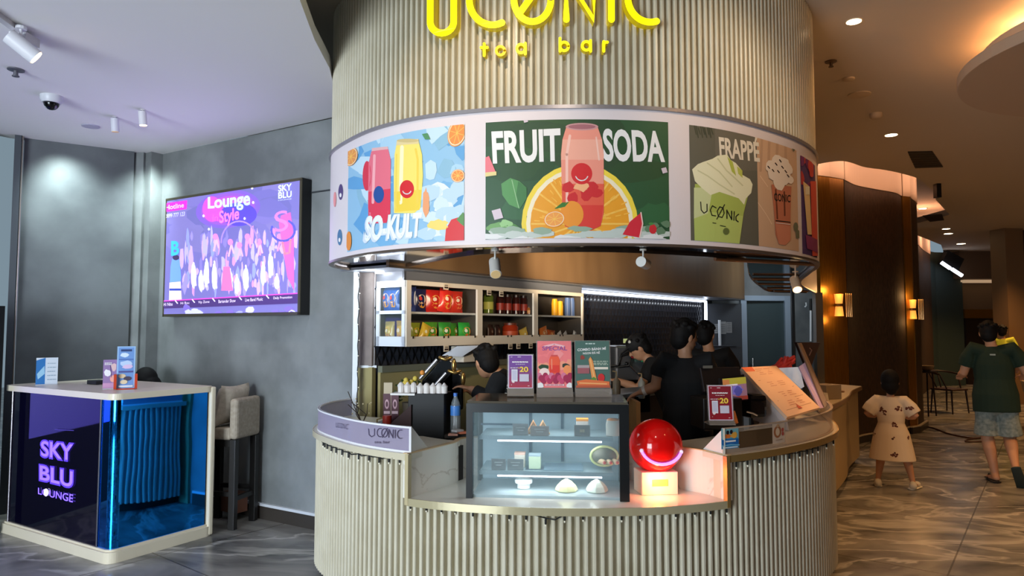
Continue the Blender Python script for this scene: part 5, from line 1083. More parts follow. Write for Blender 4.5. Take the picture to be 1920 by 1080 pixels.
def trousers(col, to=1.0, flare=0.0, mat=None):
    mt = mat or M(col, .85)
    def f(t, J, s):
        V3 = lambda k: Vector(J[k]); pel, ch = V3('pelvis'), V3('chest'); b = MB(); b.loft([pel+(ch-pel).normalized()*.08*s, pel, pel-(ch-pel).normalized()*.10*s], [(.152*s, .108*s), (.162*s, .116*s), (.15*s, .11*s)], 16, up=(1, 0, 0))
        for sd in 'LR':
            hip, kn, an = V3('hip'+sd), V3('kn'+sd), V3('an'+sd)
            if to <= .5: q = [hip+Vector((0, 0, .04*s)), hip.lerp(kn, .5), hip.lerp(kn, to*2)]; r = [.100*s, .096*s, .098*s+flare]
            else: q = [hip+Vector((0, 0, .04*s)), hip.lerp(kn, .5), kn, kn.lerp(an, .5), an+Vector((0, 0, .03*s))]; r = [.098*s, .088*s, .070*s, .066*s, .058*s]
            b.loft(q, r, 14, cap=False)
        remesh(b, 'shorts' if to <= .5 else 'trousers', mt, t, .009, 2)
    return f
def std(z=1.0, **k):
    J = dict(pelvis=(0, 0, .93), chest=(0, .01, 1.24), neck=(0, 0, 1.42), head=(0, .02, 1.565), shL=(-.165, 0, 1.38), shR=(.165, 0, 1.38), elL=(-.22, -.02, 1.10), elR=(.22, -.02, 1.10), wrL=(-.22, .10, .88), wrR=(.22, .10, .88),
             hipL=(-.09, 0, .88), hipR=(.09, 0, .88), knL=(-.10, .02, .48), knR=(.10, .02, .48), anL=(-.10, 0, .09), anR=(.10, 0, .09), toeL=(-.11, .15, .03), toeR=(.11, .15, .03))
    J.update(k); return J
def put(px, d): return ((px-960)/F*d, d, 0)
def shoes(t, J, s, col, name='shoe'):
    for sd in 'LR':
        an, toe = Vector(J['an'+sd]), Vector(J['toe'+sd]); b = MB(); hl = an-(toe-an).normalized()*.05*s-Vector((0, 0, .04*s)); b.loft([hl, hl.lerp(toe, .5)+Vector((0, 0, .01)), toe], [(.042*s, .038*s), (.050*s, .040*s), (.048*s, .026*s)], 12, up=(1, 0, 0)); remesh(b, name, M(col, .6), t, .008, 1)
# barista with his back to us in the middle
J1 = std(head=(.0, .02, 1.565), elL=(-.205, .02, 1.205), wrL=(-.30, .06, 1.165), haL=(-.8, .1, -.35), elR=(.2, .05, 1.12), wrR=(.16, .25, 1.06))
w1 = person('barista in black tee seen from behind wearing a white wristwatch on a bare arm', put(1283, 4.95), -.12, J1, 1.0, 1.0, -1.0, -.1, tee((12, 12, 14), .55), trousers((16, 16, 18)), short_hair); shoes(w1, J1, 1, (20, 20, 20))
b = MB(); b.tube([(-.292, .057, 1.169), (-.270, .05, 1.177)], .036, 14); b.build('wristwatch', M((226, 222, 214), .4), w1)
# barista bending to the left behind him
def cap_hair(t, hd, R, h):
    short_hair(t, hd, R, h); b = MB(); b.ball(hd+R @ Vector((0, .0, .045*h)), (.09*h, .104*h, .088*h), 18, 10, rot=R); b.loft([hd+R @ Vector((0, .07*h, .05*h)), hd+R @ Vector((0, .17*h, .035*h))], [(.07*h, .012*h), (.055*h, .008*h)], 14, up=tuple(R @ Vector((1, 0, 0)))); remesh(b, 'cap', M((20, 18, 18), .8), t, .007, 1)
    b = MB(); b.ball(hd+R @ Vector((-.06*h, .04*h, .085*h)), (.02*h, .02*h, .016*h), 8, 6, rot=R); b.build('cap_badge', M((220, 214, 200), .5), t)
J2 = std(chest=(0, .13, 1.20), neck=(0, .22, 1.34), head=(0, .30, 1.45), shL=(-.15, .19, 1.30), shR=(.15, .19, 1.30), elL=(-.19, .30, 1.10), elR=(.19, .28, 1.10), wrL=(-.12, .50, 1.16), wrR=(.10, .46, 1.08), haL=(.05, 1, .1), haR=(0, 1, -.1))
w2 = person('barista in black tee and dark cap bending to the left over the machines', put(1262, 6.2), 1.35, J2, .95, 1.0, 0, -.55, tee((16, 14, 14), .6), trousers((16, 16, 18)), cap_hair); shoes(w2, J2, 1, (20, 20, 20))
# barista behind on the right with a red print on the back
J3 = std(elR=(.25, .06, 1.14), wrR=(.22, .26, 1.20), head=(-.03, .02, 1.565))
w3 = person('barista in black tee with a red print, half hidden on the right', put(1328, 6.3), -.35, J3, 1.0, 1.0, -.3, 0, tee((14, 13, 14), .6), trousers((16, 16, 18)), short_hair); shoes(w3, J3, 1, (20, 20, 20))
A = Art(lambda x, y: (x, y), lambda u, v, h: Vector((u, -.128-h, v))); A.line([(-.03, 1.30), (.02, 1.24), (.0, 1.12), (.03, 1.02)], .035, I(120, 20, 26)); A.line([(.03, 1.28), (.05, 1.2)], .02, I(150, 30, 34)); A.tbox('HO', -.16, 1.27, -.08, 1.31, I(150, 140, 130)); A.build('back_print', w3, 0)
# barista stooping behind the leaflets
J4 = std(chest=(0, .14, 1.19), neck=(0, .235, 1.30), head=(0, .31, 1.385), shL=(-.15, .2, 1.25), shR=(.15, .2, 1.25), elL=(-.21, .25, 1.14), elR=(.18, .30, 1.08), wrL=(-.16, .385, 1.20), wrR=(.12, .44, 1.16), haL=(.1, 1, .25), haR=(0, 1, .2))
w4 = person('barista in long sleeved black top stooping behind the display case leaflets', put(992, 4.95), 1.45, J4, .95, 1.0, -.9, -.35, tee((12, 12, 14), .99), trousers((16, 16, 18)), short_hair); shoes(w4, J4, 1, (20, 20, 20))
b = MB(); b.loft([Vector(J4['elL']), Vector(J4['wrL'])*.8+Vector(J4['elL'])*.2], [.056, .046], 12, cap=False); b.build('sleeve', M((12, 12, 14), .85), w4, True); b = MB(); b.loft([Vector(J4['elR']), Vector(J4['wrR'])*.8+Vector(J4['elR'])*.2], [.056, .046], 12, cap=False); b.build('sleeve', M((12, 12, 14), .85), w4, True)
A = Art(lambda x, y: (x, -y), lambda u, v, h: Vector((-.165-h, .185-u, 1.20+v)))
for s_, x, y in (('Ho', 0, -.035), ('OO', 0, 0), ('SO', 0, .035)): A.tbox(s_, x, y-.014, x+.055, y+.014, I(206, 200, 190), .02)
A.build('back_print', w4, 0)
# girl walking away in a cream dress
def bob(t, hd, R, h):
    b = MB(); b.ball(hd+R @ Vector((0, -.015*h, .02*h)), (.088*h, .098*h, .108*h), 20, 12, rot=R); b.ball(hd+R @ Vector((0, -.05*h, -.04*h)), (.084*h, .06*h, .08*h), 16, 10, rot=R); b.ball(hd+R @ Vector((.01*h, -.05*h, -.095*h)), (.05*h, .04*h, .04*h), 12, 8, rot=R)
    remesh(b, 'hair', HAIR, t, .006, 2)
def dress(t, J, s):
    V3 = lambda k: Vector(J[k]); ch, nk = V3('chest'), V3('neck'); b = MB()
    b.loft([(0, 0, .285), (0, 0, .40), (0, 0, .55), (0, 0, .655), (0, .0, .75), (0, 0, .84), (0, 0, .885), (0, 0, .92)], [(.215, .165), (.195, .15), (.165, .13), (.122, .10), (.135, .106), (.125, .09), (.10, .075), (.062, .058)], 28, cap=False, up=(1, 0, 0))
    for sd in 'LR':
        sh, el = V3('sh'+sd), V3('el'+sd); b.loft([Vector((0, 0, .87)), sh, sh.lerp(el, .45), sh.lerp(el, .86)], [.055, .064, .075, .070], 14, cap=False)
    o = remesh(b, 'dress', M((226, 206, 178), .8), t, .007, 3)
    # small dark flowers scattered on the back
    fl_ = MB(); r = random.Random(3); bm = bmesh.new(); bm.from_mesh(o.data)
    from mathutils.bvhtree import BVHTree
    bv = BVHTree.FromBMesh(bm)
    for x, z in ((-.075, .80), (-.055, .775), (-.09, .79), (-.06, .755), (.06, .815), (.085, .80), (.05, .80), (.15, .83), (.17, .81), (.145, .815), (.185, .825), (.03, .665), (.045, .64), (.02, .645), (.015, .515), (.01, .36), (.035, .35), (.0, .345), (.15, .52), (-.165, .55), (-.155, .53)):
        hit = bv.ray_cast(Vector((x, -1, z)), Vector((0, 1, 0)))
        if hit[0] is None: continue
        for k in range(4):
            p = hit[0]+Vector((r.uniform(-.014, .014), 0, r.uniform(-.014, .014))); h2 = bv.ray_cast(Vector((p.x, -1, p.z)), Vector((0, 1, 0)))
            if h2[0] is None: continue
            q = h2[0]+h2[1]*.002; tx = h2[1].orthogonal().normalized(); ty = h2[1].cross(tx); rr = r.uniform(.007, .012)
            fl_.add([q+tx*rr*math.cos(i*1.05)+ty*rr*math.sin(i*1.05) for i in range(6)], [tuple(range(6))], k % 2)
    fl_.build('flower_print', [M((92, 34, 30), .8), M((112, 70, 52), .8)], o); bm.free()
JG = dict(pelvis=(0, 0, .60), chest=(0, .0, .80), neck=(0, 0, .925), head=(0, .015, 1.075), shL=(-.125, 0, .875), shR=(.125, 0, .875), elL=(-.225, -.02, .735), elR=(.225, -.02, .735), wrL=(-.15, .11, .70), wrR=(.15, .11, .70), haL=(.5, .6, .1), haR=(-.5, .6, .1),
          hipL=(-.07, 0, .56), hipR=(.07, 0, .56), knL=(-.10, .02, .32), knR=(.125, .0, .32), anL=(-.135, -.01, .07), anR=(.175, -.02, .075), toeL=(-.14, .11, .025), toeR=(.22, .08, .03))
gp = Vector((3.895, 7.19, 0)); girl = person('small girl in a cream floral dress walking away along the corridor', gp, -.48, JG, .72, 1.0, 0, 0, dress, None, bob, voxel=.006)
for sd, nm in (('L', 0), ('R', 1)):
    an, toe = Vector(JG['an'+sd]), Vector(JG['toe'+sd]); d = (toe-an); d.z = 0; d.normalize(); h_ = Vector((an.x, an.y, .012))-d*.045; b = MB(); b.loft([h_, h_+d*.09, h_+d*.19], [(.034, .012), (.036, .012), (.036, .010)], 12, up=(d.y, -d.x, 0)); sd_ = b.build('sandal', M((238, 228, 206), .5), girl, True)
    b = MB(); b.loft([an+Vector((0, -.03, -.02)), an+Vector((0, -.036, -.035))], [(.036, .034), (.037, .036)], 12); b.loft([h_+d*.12+Vector((0, 0, .03)), h_+d*.145+Vector((0, 0, .03))], [(.036, .03), (.036, .028)], 12, up=(d.y, -d.x, 0)); b.build('strap', M((206, 196, 176), .6), sd_, True)
# man walking away at the right edge
JM = std(head=(-.03, .02, 1.575), neck=(-.01, 0, 1.435), pelvis=(.01, 0, .92), elL=(-.27, .03, 1.13), elR=(.285, .02, 1.16), wrL=(-.30, .24, 1.10), wrR=(.27, .26, 1.12), shL=(-.185, 0, 1.395), shR=(.185, 0, 1.395),
         hipR=(.10, 0, .87), hipL=(-.08, 0, .87), knL=(-.075, .04, .46), anL=(-.02, -.02, .085), toeL=(-.07, .14, .03), knR=(.12, .06, .47), anR=(.15, -.24, .24), toeR=(.19, -.20, .06), heelR=(.155, -.29, .215))
denim = noise_mat('faded_denim', (104, 118, 116), (140, 150, 144), 30, .85)
man = person('man in dark green tee and denim shorts walking away at the right', (5.13, 7.43, 0), -.60, JM, 1.06, 1.02, 0.05, 0, tee((10, 38, 24), .68, hem=.17, puff=.012, wd=.03), trousers(None, .46, .02, denim), short_hair)
b = MB(); b.box((.0, -.118, 1.345), (.05, .006, .016)); b.build('collar_mark', M((150, 160, 150), .6), man)
for sd in 'LR':
    if sd == 'L':
        b = MB(); b.loft([(-.005, -.075, .014), (-.04, .04, .014), (-.075, .17, .014)], [(.042, .012), (.044, .012), (.046, .012)], 12, up=(1, 0, 0)); f = b.build('flip_flop', M((26, 22, 20), .6), man, True); b = MB(); b.tube([(-.09, .06, .02), (-.075, .11, .065), (-.06, .125, .03)], .008, 6); b.tube([(-.0, .06, .02), (-.04, .11, .065), (-.06, .125, .03)], .008, 6); b.build('strap', M((36, 30, 26), .6), f, True)
    else:
        d = Vector((.04, .10, -.165)).normalized(); nrm = Vector((.1, -.85, -.5)); nrm = (nrm-d*nrm.dot(d)).normalized(); xx = d.cross(nrm); c_ = Vector((.155, -.29, .215))+nrm*.035-d*.03
        b = MB(); b.loft([c_, c_+d*.13, c_+d*.26], [(.042, .011), (.046, .011), (.050, .011)], 12, up=tuple(xx)); b.build('flip_flop', M((30, 44, 40), .7), man, True)
# someone far behind in a lime top
JF = std(); fp = person('distant person in a lime top beyond the man', put(1877, 13.6), -.6, JF, 1.0, 1.0, 0, 0, tee((206, 214, 60), .6), trousers((40, 40, 50)), short_hair, voxel=.014)
# receptionist behind the lounge desk, head bowed
def long_hair(t, hd, R, h):
    b = MB(); b.ball(hd+R @ Vector((0, -.014*h, .02*h)), (.092*h, .104*h, .112*h), 20, 12, rot=R); b.ball(hd+R @ Vector((0, -.06*h, -.06*h)), (.085*h, .06*h, .10*h), 16, 10, rot=R); b.loft([hd+R @ Vector((0, -.07*h, -.08*h)), hd+R @ Vector((0, -.09*h, -.2*h))], [(.075*h, .04*h), (.06*h, .03*h)], 12, up=(1, 0, 0)); remesh(b, 'hair', HAIR, t, .008, 2)
JR = std(pelvis=(0, 0, .60), chest=(0, .06, .88), neck=(0, .10, 1.02), head=(0, .16, 1.135), shL=(-.16, .08, .97), shR=(.16, .08, .97), elL=(-.2, .16, .78), elR=(.2, .16, .78), wrL=(-.1, .36, .80), wrR=(.1, .36, .80), hipL=(-.09, 0, .58), hipR=(.09, 0, .58), knL=(-.1, .40, .58), knR=(.1, .40, .58), anL=(-.1, .38, .2), anR=(.1, .38, .2), toeL=(-.1, .5, .15), toeR=(.1, .5, .15))
person('receptionist with black hair bowed low behind the lounge desk', (-3.207, 6.362, 0.0), 1.3, JR, .95, 1.0, 0, -.5, tee((20, 20, 24), .9), trousers((24, 24, 28)), long_hair)
t = thing('stool', 'low black stool under the receptionist', 'stool', (-3.207, 6.362, 0)); b = MB(); b.lathe([(.17, .44), (.18, .46), (.18, .49), (.1, .50)], (-3.207, 6.362, 0), 20); b.build('seat', black, t, True); b = MB(); b.lathe([(.03, .02), (.03, .44)], (-3.207, 6.362, 0), 12); b.lathe([(.17, 0), (.16, .02), (.04, .035)], (-3.207, 6.362, 0), 20); b.build('pedestal', steel, t, True)
# ---------------------------------------------------------------- behind the counter
def lbl(o, l, c, g=None): return tag(o, l, c, g)
# black cup cabinet on the left of the niche with stacks of white cups on top
c0 = atd(805, 790, 4.45); ztop = atd(805, 738, 4.4).z
t = thing('cup_cabinet', 'tall black box cabinet behind the left end of the niche', 'cabinet', (c0.x, c0.y, .945))
b = MB(); b.box((c0.x, c0.y+.05, (.6+ztop)/2), (.235,   .2, ztop-.6), -.16); b.build('body', M((12, 11, 11), .5, spec=.25), t, bevel=.003)
b = MB(); z0 = .945; p = atd(771, 760, 4.4); b.add([(p.x, p.y, .95), (p.x-.21, p.y+.06, .95), (p.x, p.y, ztop-.07), (p.x, p.y+.14, .95), (p.x-.21, p.y+.2, .95), (p.x, p.y+.14, ztop-.07)], [(0, 1, 2), (5, 4, 3), (0, 3, 4, 1), (1, 4, 5, 2), (2, 5, 3, 0)]); b.build('sloped_flap', M((52, 32, 31), .6, spec=.25), t)
for i, px in enumerate((752, 764, 776, 788, 800, 812, 824, 833)):
    d = 4.42+(.06 if i < 3 else 0); p = atd(px, 730, d); zb = ztop if px > 768 else ztop
    tt = thing('cup_bundle', ['first', 'second', 'third', 'fourth', 'fifth', 'sixth', 'seventh', 'last'][i]+' bundle of white paper cups from the left on the black cabinet', 'cups', (p.x, p.y, zb), 0, 'white cup bundles')
    b = MB(); b.lathe([(.020, 0), (.021, .03), (.024, .045), (.012, .055 if i % 2 else .062), (.004, .066)], (p.x, p.y, zb), 9 if i < 4 else 12); b.build('wrapped_cups', M((222, 216, 212), .5), tt, i > 3)
b = MB(); p = atd(760, 742, 4.47); b.box((p.x, p.y, ztop-.006), (.16, .12, .012), -.16); lbl(b.build('tray', M((200, 196, 192), .4)), 'pale tray carrying the leftmost white cups', 'tray')
# flowers
p = atd(772, 722, 4.75); t = thing('flower_pot', 'small plant with yellow and orange flowers behind the white cups', 'plant', (p.x, p.y, 1.0)); r = random.Random(2)
b = MB(); b.lathe([(.05, 1.0), (.065, 1.12), (.06, 1.12)], (p.x, p.y, 0), 16); b.build('pot', M((70, 60, 44), .6), t, True)
b = MB()
for i in range(60):
    c_ = p+Vector((r.uniform(-.1, .08), r.uniform(-.06, .06), r.uniform(-.12, .02))); a = r.uniform(0, 6.3); l = .05; n = Vector((math.cos(a), math.sin(a), .5))*l; s_ = Vector((-math.sin(a), math.cos(a), 0))*.014; b.add([c_, c_+n*.5+s_, c_+n, c_+n*.5-s_], [(0, 1, 2, 3)])
b.build('leaves', M((60, 84, 38), .6), t)
for i in range(7):
    b = MB(); c_ = p+Vector((r.uniform(-.07, .03), r.uniform(-.05, 0), r.uniform(-.02, .05))); b.ball(c_, .018, 8, 6); b.build('flower', M((216, 190, 80), .6), t, True)
b = MB(); b.ball(p+Vector((.075, -.02, .085)), .018, 8, 6); b.build('flower', M((236, 150, 60), .6), t, True)
# two black canister machines with slanting silver lids
for i, (px, py, L_) in enumerate(((825, 690, 'upper black dispenser with a slanting silver lid behind the cups'), (842, 715, 'lower black dispenser with a slanting silver lid beside the hand'))):
    c_ = atd(px, py, 4.95+.0*i); t = thing('dispenser', L_, 'dispenser', (c_.x, c_.y, 1.0), 0, 'black dispensers'); dz = c_.z
    b = MB(); b.add([(c_.x-.13, c_.y, dz-.20), (c_.x+.10, c_.y, dz-.20), (c_.x+.10, c_.y, dz+.04), (c_.x+.03, c_.y, dz+.09), (c_.x-.13, c_.y, dz-.09), (c_.x-.13, c_.y+.2, dz-.20), (c_.x+.10, c_.y+.2, dz-.20), (c_.x+.10, c_.y+.2, dz+.04), (c_.x+.03, c_.y+.2, dz+.09), (c_.x-.13, c_.y+.2, dz-.09)], [(0, 1, 2, 3, 4), (9, 8, 7, 6, 5), (0, 5, 6, 1), (1, 6, 7, 2), (2, 7, 8, 3), (3, 8, 9, 4), (4, 9, 5, 0)]); b.build('body', blackgloss, t, bevel=.012)
    b = MB(); b.tube([(c_.x-.14, c_.y-.012, dz-.075), (c_.x-.02, c_.y-.012, dz+.06)], .012, 8); b.build('lid_bar', M((206, 206, 210), .25, .8), t, True)
    b = MB(); b.loft([(c_.x+.0, c_.y-.01, dz+.075), (c_.x+.04, c_.y-.02, dz+.06), (c_.x+.08, c_.y-.01, dz+.075)], .012, 8); b.ball((c_.x+.1, c_.y-.01, dz+.02), (.018, .02, .05), 10, 8); b.build('handle', M((176, 140, 80), .25, .8), t, True)
# slanted steel hood, label box and its display
p = atd(852, 662, 5.6); b = MB(); b.add([(p.x-.10, p.y, p.z-.02), (p.x+.02, p.y, p.z+.055), (p.x+.20, p.y, p.z+.06), (p.x+.06, p.y, p.z-.03), (p.x-.10, p.y+.15, p.z-.02), (p.x+.02, p.y+.15, p.z+.055), (p.x+.20, p.y+.15, p.z+.06), (p.x+.06, p.y+.15, p.z-.03)], [(0, 1, 2, 3), (7, 6, 5, 4), (0, 4, 5, 1), (1, 5, 6, 2), (2, 6, 7, 3), (3, 7, 4, 0)]); lbl(b.build('steel_scoop', M((150, 150, 154), .3, .8)), 'slanted steel scoop hanging under the cabinet', 'scoop')
t = thing('label_printer', 'white box with a small black display glowing red under the cabinets', 'printer', cab(880, .1, 1.33))
p = cab(870, .02, 1.41); q = cab(892, -.02, 1.415); b = MB(); b.box(p, (.16, .14, .13), RZW); b.build('housing', M((206, 196, 180), .5), t, bevel=.004)
b = MB(); b.box(q, (.15, .012, .13), RZW); dsp = b.build('display', blackgloss, t); b = MB(); b.box(q+WN*.008+Vector((0, 0, .02)), (.05, .003, .016), RZW); b.box(q+WN*.008-Vector((0, 0, .02)), (.02, .003, .02), RZW); b.build('digits', M((230, 40, 50), .5, emit=.9), dsp)
p = cab(882, .02, 1.335); b = MB(); b.slab(cab(858, .02, 1.345), cab(905, .02, 1.345), cab(905, .25, 1.345), cab(858, .25, 1.345), (0, 0, -.015)); lbl(b.build('bracket_shelf', M((70, 64, 60), .5)), 'small shelf carrying the white printer box', 'shelf')
# bottle, mug, cards and clutter
p = atd(854, 765, 4.45); t = thing('water_bottle', 'clear plastic water bottle with a blue label behind the niche', 'bottle', (p.x, p.y, .95))
plast = sheet_mat('clear_plastic', (200, 210, 214), .22, .05, .15)
b = MB(); b.lathe([(.02, .955), (.032, .96), (.032, 1.12), (.026, 1.15), (.013, 1.18), (.012, 1.195)], (p.x, p.y, 0), 18); b.build('bottle', plast, t, True); b = MB(); b.lathe([(.0325, 1.07), (.0325, 1.13)], (p.x, p.y, 0), 18); b.build('label_band', M((70, 130, 206), .4), t, True); b = MB(); b.lathe([(.014, 1.19), (.014, 1.21), (.004, 1.211)], (p.x, p.y, 0), 14); b.build('cap', M((60, 110, 190), .4), t, True)
b = MB(); b.box((p.x, p.y+.02, .945), (.2, .16, .02)); lbl(b.build('counter_mat', M((50, 42, 38), .6)), 'dark mat under the water bottle', 'mat')
for i, (px, py, cl_) in enumerate(((850, 776, (206, 150, 130)), (868, 774, (196, 110, 80)), (858, 784, (190, 190, 190)))):
    q = atd(px, py, 4.36); b = MB(); b.box((q.x, q.y, .962+i*.012), (.06, .05, .012), .4*i); lbl(b.build('tissue_pack', M(cl_, .5), bevel=.002), ['pinkish pack left of the water bottle', 'orange pack right of the water bottle', 'grey pack in front of the water bottle'][i], 'pack', 'small packs by the bottle')
p = atd(726, 770, 4.55); t = thing('mug', 'red mug standing behind the left screen', 'mug', (p.x, p.y, .96)); b = MB(); b.lathe([(.025, .95), (.03, .955), (.03, 1.055), (.026, 1.055)], (p.x, p.y, 0), 18); b.build('cup', M((150, 40, 28), .4), t, True); b = MB(); b.loft([(p.x-.03, p.y, 1.04), (p.x-.065, p.y, 1.03), (p.x-.065, p.y, .99), (p.x-.03, p.y, .98)], .005, 6); b.build('handle', M((120, 100, 40), .4), t, True)
for i, (x0, x1, L_) in enumerate(((719, 733, 'dark red heart patterned card, left one behind the mug'), (734, 748, 'dark red heart patterned card, right one behind the mug'))):
    a_ = atd(x0, 752, 4.68); c_ = atd(x1, 752, 4.68); t = thing('gift_card', L_, 'card', (a_.x, a_.y, .95), 0, 'heart cards'); P = Plane((a_.x, a_.y, .955), (c_-a_), (0, -.05, 1)); w = (c_-a_).length; A = P.local(w, .23); A.rect(0, 0, 1, 1, I(78, 30, 44)); A.ell(.5, .3, .28, .14, I(190, 150, 160)); A.ell(.5, .3, .16, .08, I(78, 30, 44)); A.rect(.1, .5, .9, .58, I(200, 170, 176)); A.rect(.0, .72, 1, 1, I(60, 26, 36)); A.build('print', t, .002)
    b = MB(); b.slab(P.place(0, 0, 0), P.place(w, 0, 0), P.place(w, .23, 0), P.place(0, .23, 0), P.n*-.004); b.build('board', M((90, 40, 50), .6), t)
p = atd(728, 728, 4.9); b = MB(); b.box((p.x, p.y, (p.z+.04+.90)/2), (.06, .02, p.z+.04-.90)); lbl(b.build('paper_note', M((196, 180, 150), .6)), 'beige note above the heart cards', 'note')
p = atd(712, 780, 4.6); b = MB(); b.loft([(p.x-.08, p.y, .965), (p.x+.03, p.y+.02, .985), (p.x+.09, p.y, .97)], [(.04, .02), (.06, .035), (.04, .02)], 14); lbl(b.build('dark_bag', black, None, True), 'crumpled black bag lying beside the red mug', 'bag')
# espresso machine behind the leaflets on the right
e = Vector((1.05, 6.6, 0)); t = thing('espresso_machine', 'steel espresso machine with black hoses behind the green leaflet', 'coffee machine', (e.x, e.y, .95))
b = MB(); c_ = atd(1172, 683, 6.6); b.box((c_.x, c_.y, 1.29), (.36, .34, .34), .3); b.build('body', M((150, 150, 154), .3, .8), t, bevel=.02)
b = MB(); b.box((c_.x, c_.y-.06, 1.0), (.34, .30, .3), .3); b.build('base', blackgloss, t, bevel=.01)
b = MB(); q = c_+Vector((-.02, -.2, .09)); b.tube([q+Vector((-.18, 0, -.1)), q+Vector((-.08, -.02, -.09)), q+Vector((-.05, -.02, 0)), q+Vector((.08, 0, .03))], .010, 8); b.tube([q+Vector((-.1, 0, -.11)), q+Vector((.02, -.02, -.09)), q+Vector((.04, -.02, -.02)), q+Vector((.14, 0, .0))], .010, 8); b.build('hose', black, t, True)
b = MB(); b.tube([q+Vector((.04, -.02, -.015)), q+Vector((.13, -.02, -.02))], .011, 8); b.build('red_handle', M((170, 30, 40), .4), t, True)
b = MB(); b.box(q+Vector((.18, 0, -.03)), (.08, .03, .05), .2); b.build('green_light', M((30, 150, 90), .4, emit=.25), t)
for dx in (-.07, .0): b = MB(); b.ball(q+Vector((dx, .0, -.075)), .018, 10, 8); b.build('knob', black, t, True)
b = MB(); b.tube([q+Vector((.02, -.02, -.08)), q+Vector((.14, -.06, -.22))], .006, 6); b.build('steam_wand', chrome, t, True)
b = MB(); b.box(q+Vector((.05, 0, .135)), (.16, .02, .04), .3); b.build('top_light', M((210, 220, 150), .4, emit=.2), t)
# worktop in the kitchen behind
b = MB(); b.slab((.55, 6.45, .9), (1.95, 8.0, .9), (1.56, 8.48, .9), (.24, 6.94, .9), (0, 0, .045)); b.slab((.6, 6.55, 0), (1.88, 7.97, 0), (1.55, 8.42, 0), (.28, 6.96, 0), (0, 0, .9), 1); lbl(b.build('back_counter', [M((150, 150, 150), .3, .4), M((60, 52, 46), .6)]), 'steel topped back counter along the tiled wall', 'counter')
b = MB(); b.slab(atd(1150, 742, 5.3), atd(1205, 735, 5.3), atd(1205, 735, 5.3)+Vector((.1, .5, 0)), atd(1150, 742, 5.3)+Vector((-.02, .5, 0)), (0, 0, -.03)); sc0 = b.build('prep_shelf', M((140, 156, 170), .3, .5)); lbl(sc0, 'pale steel prep shelf beside the display case', 'shelf')
b = MB(); p = atd(1190, 790, 5.0); b.box((p.x, p.y, .56), (.03, .3, 1.1)); lbl(b.build('cabinet_side', M((196, 150, 96), .5)), 'narrow light wood panel edge between case and barista', 'panel')
for i, (px, L_) in enumerate(((1156, 'beige sauce bottle with pump next to the green leaflet'), (1203, 'tall pale container near the bending barista'))):
    p = atd(px, 725, 5.2 if i == 0 else 6.0); t = thing('sauce_bottle', L_, 'bottle', (p.x, p.y, 1.03)); b = MB(); b.lathe([(.025, p.z-.1), (.03, p.z-.09), (.03, p.z+.04), (.012, p.z+.06), (.012, p.z+.075)], (p.x, p.y, 0), 14); b.build('body', M((150, 130, 104) if i == 0 else (150, 152, 146), .4), t, True); b = MB(); b.tube([(p.x, p.y, p.z+.07), (p.x, p.y, p.z+.11), (p.x-.03, p.y, p.z+.115)], .005, 6); b.build('pump', M((176, 150, 110), .3), t, True)
# till: dark back of the monitor, bright customer display, printer, black shells
def boxat(name, px, py, d, size, mat, label, cat, rz=0, bev=.006): p = atd(px, py, d); b = MB(); b.box(p, size, rz); return lbl(b.build(name, mat, None, bevel=bev), label, cat)
t = thing('till_screen', 'black till monitor turned away behind the dark red leaflet', 'monitor', put(1350, 4.72)); p = atd(1352, 712, 4.72)
tilt = Matrix.Rotation(.25, 4, 'Z') @ Matrix.Rotation(-.3, 4, 'X'); b = MB(); b.box(p, (.30, .03, .17), M4=tilt); b.build('housing', M((26, 20, 20), .35), t, bevel=.006); b = MB(); b.box(p+Vector((.0, .06, -.16)), (.06, .05, .22)); b.build('stand', black, t); b = MB(); q = atd(1327, 688, 4.68); b.box(q, (.07, .004, .018), .25); b.build('maker_plate', M((110, 106, 96), .4), t)
t = thing('customer_display', 'small customer display with a colourful picture behind the dark red leaflet', 'display', put(1372, 4.55)); c0_ = [atd(1349, 709, 4.62), atd(1394, 702, 4.7), atd(1401, 751, 4.66), atd(1353, 756, 4.58)]
b = MB(); n = (c0_[1]-c0_[0]).cross(c0_[3]-c0_[0]).normalized(); b.slab(*[c-n*.006 for c in c0_], n*.02); b.build('housing', M((22, 18, 18), .35), t); sg_ = -1 if n.y > 0 else 1
P = Plane(c0_[3]+n*(.008*sg_), c0_[2]-c0_[3], c0_[0]-c0_[3]); w = (c0_[2]-c0_[3]).length; h = (c0_[0]-c0_[3]).length
if P.n.y > 0: P.n = -P.n
A = P.local(w, h, clip=(0, 0, w, h)); E_ = lambda *c: M(tuple(c), .4, emit=.42); A.rect(.04, .05, .96, .95, E_(150, 110, 130)); A.rect(.04, .05, .96, .32, E_(170, 160, 60)); A.rect(.04, .1, .3, .3, E_(190, 120, 70)); A.blob(.5, .55, .3, .18, E_(120, 110, 190)); A.blob(.6, .6, .16, .18, E_(80, 80, 160)); A.rect(.04, .80, .96, .95, E_(150, 60, 50)); A.rect(.15, .3, .6, .36, E_(220, 210, 220)); A.build('picture', t, .0095)
b = MB(); p = (c0_[2]+c0_[3])/2; b.box(p+Vector((0, .05, -.09)), (.05, .04, .2)); b.build('stand', black, t)
boxat('receipt_printer', 1410, 760, 4.75, (.14, .16, .16), blackgloss, 'glossy black receipt printer between display and menu board', 'printer', .3, .03)
boxat('till_box', 1342, 772, 4.6, (.26, .24, .2), M((18, 16, 16), .4), 'black till housing in front of the barista', 'till', .1)
b = MB(); a_ = atd(1375, 770, 4.5); b.tube([a_, atd(1381, 793, 4.45)], .012, 6); lbl(b.build('orange_stick', M((226, 120, 40), .5)), 'orange stick leaning behind the dark red leaflet', 'stick')
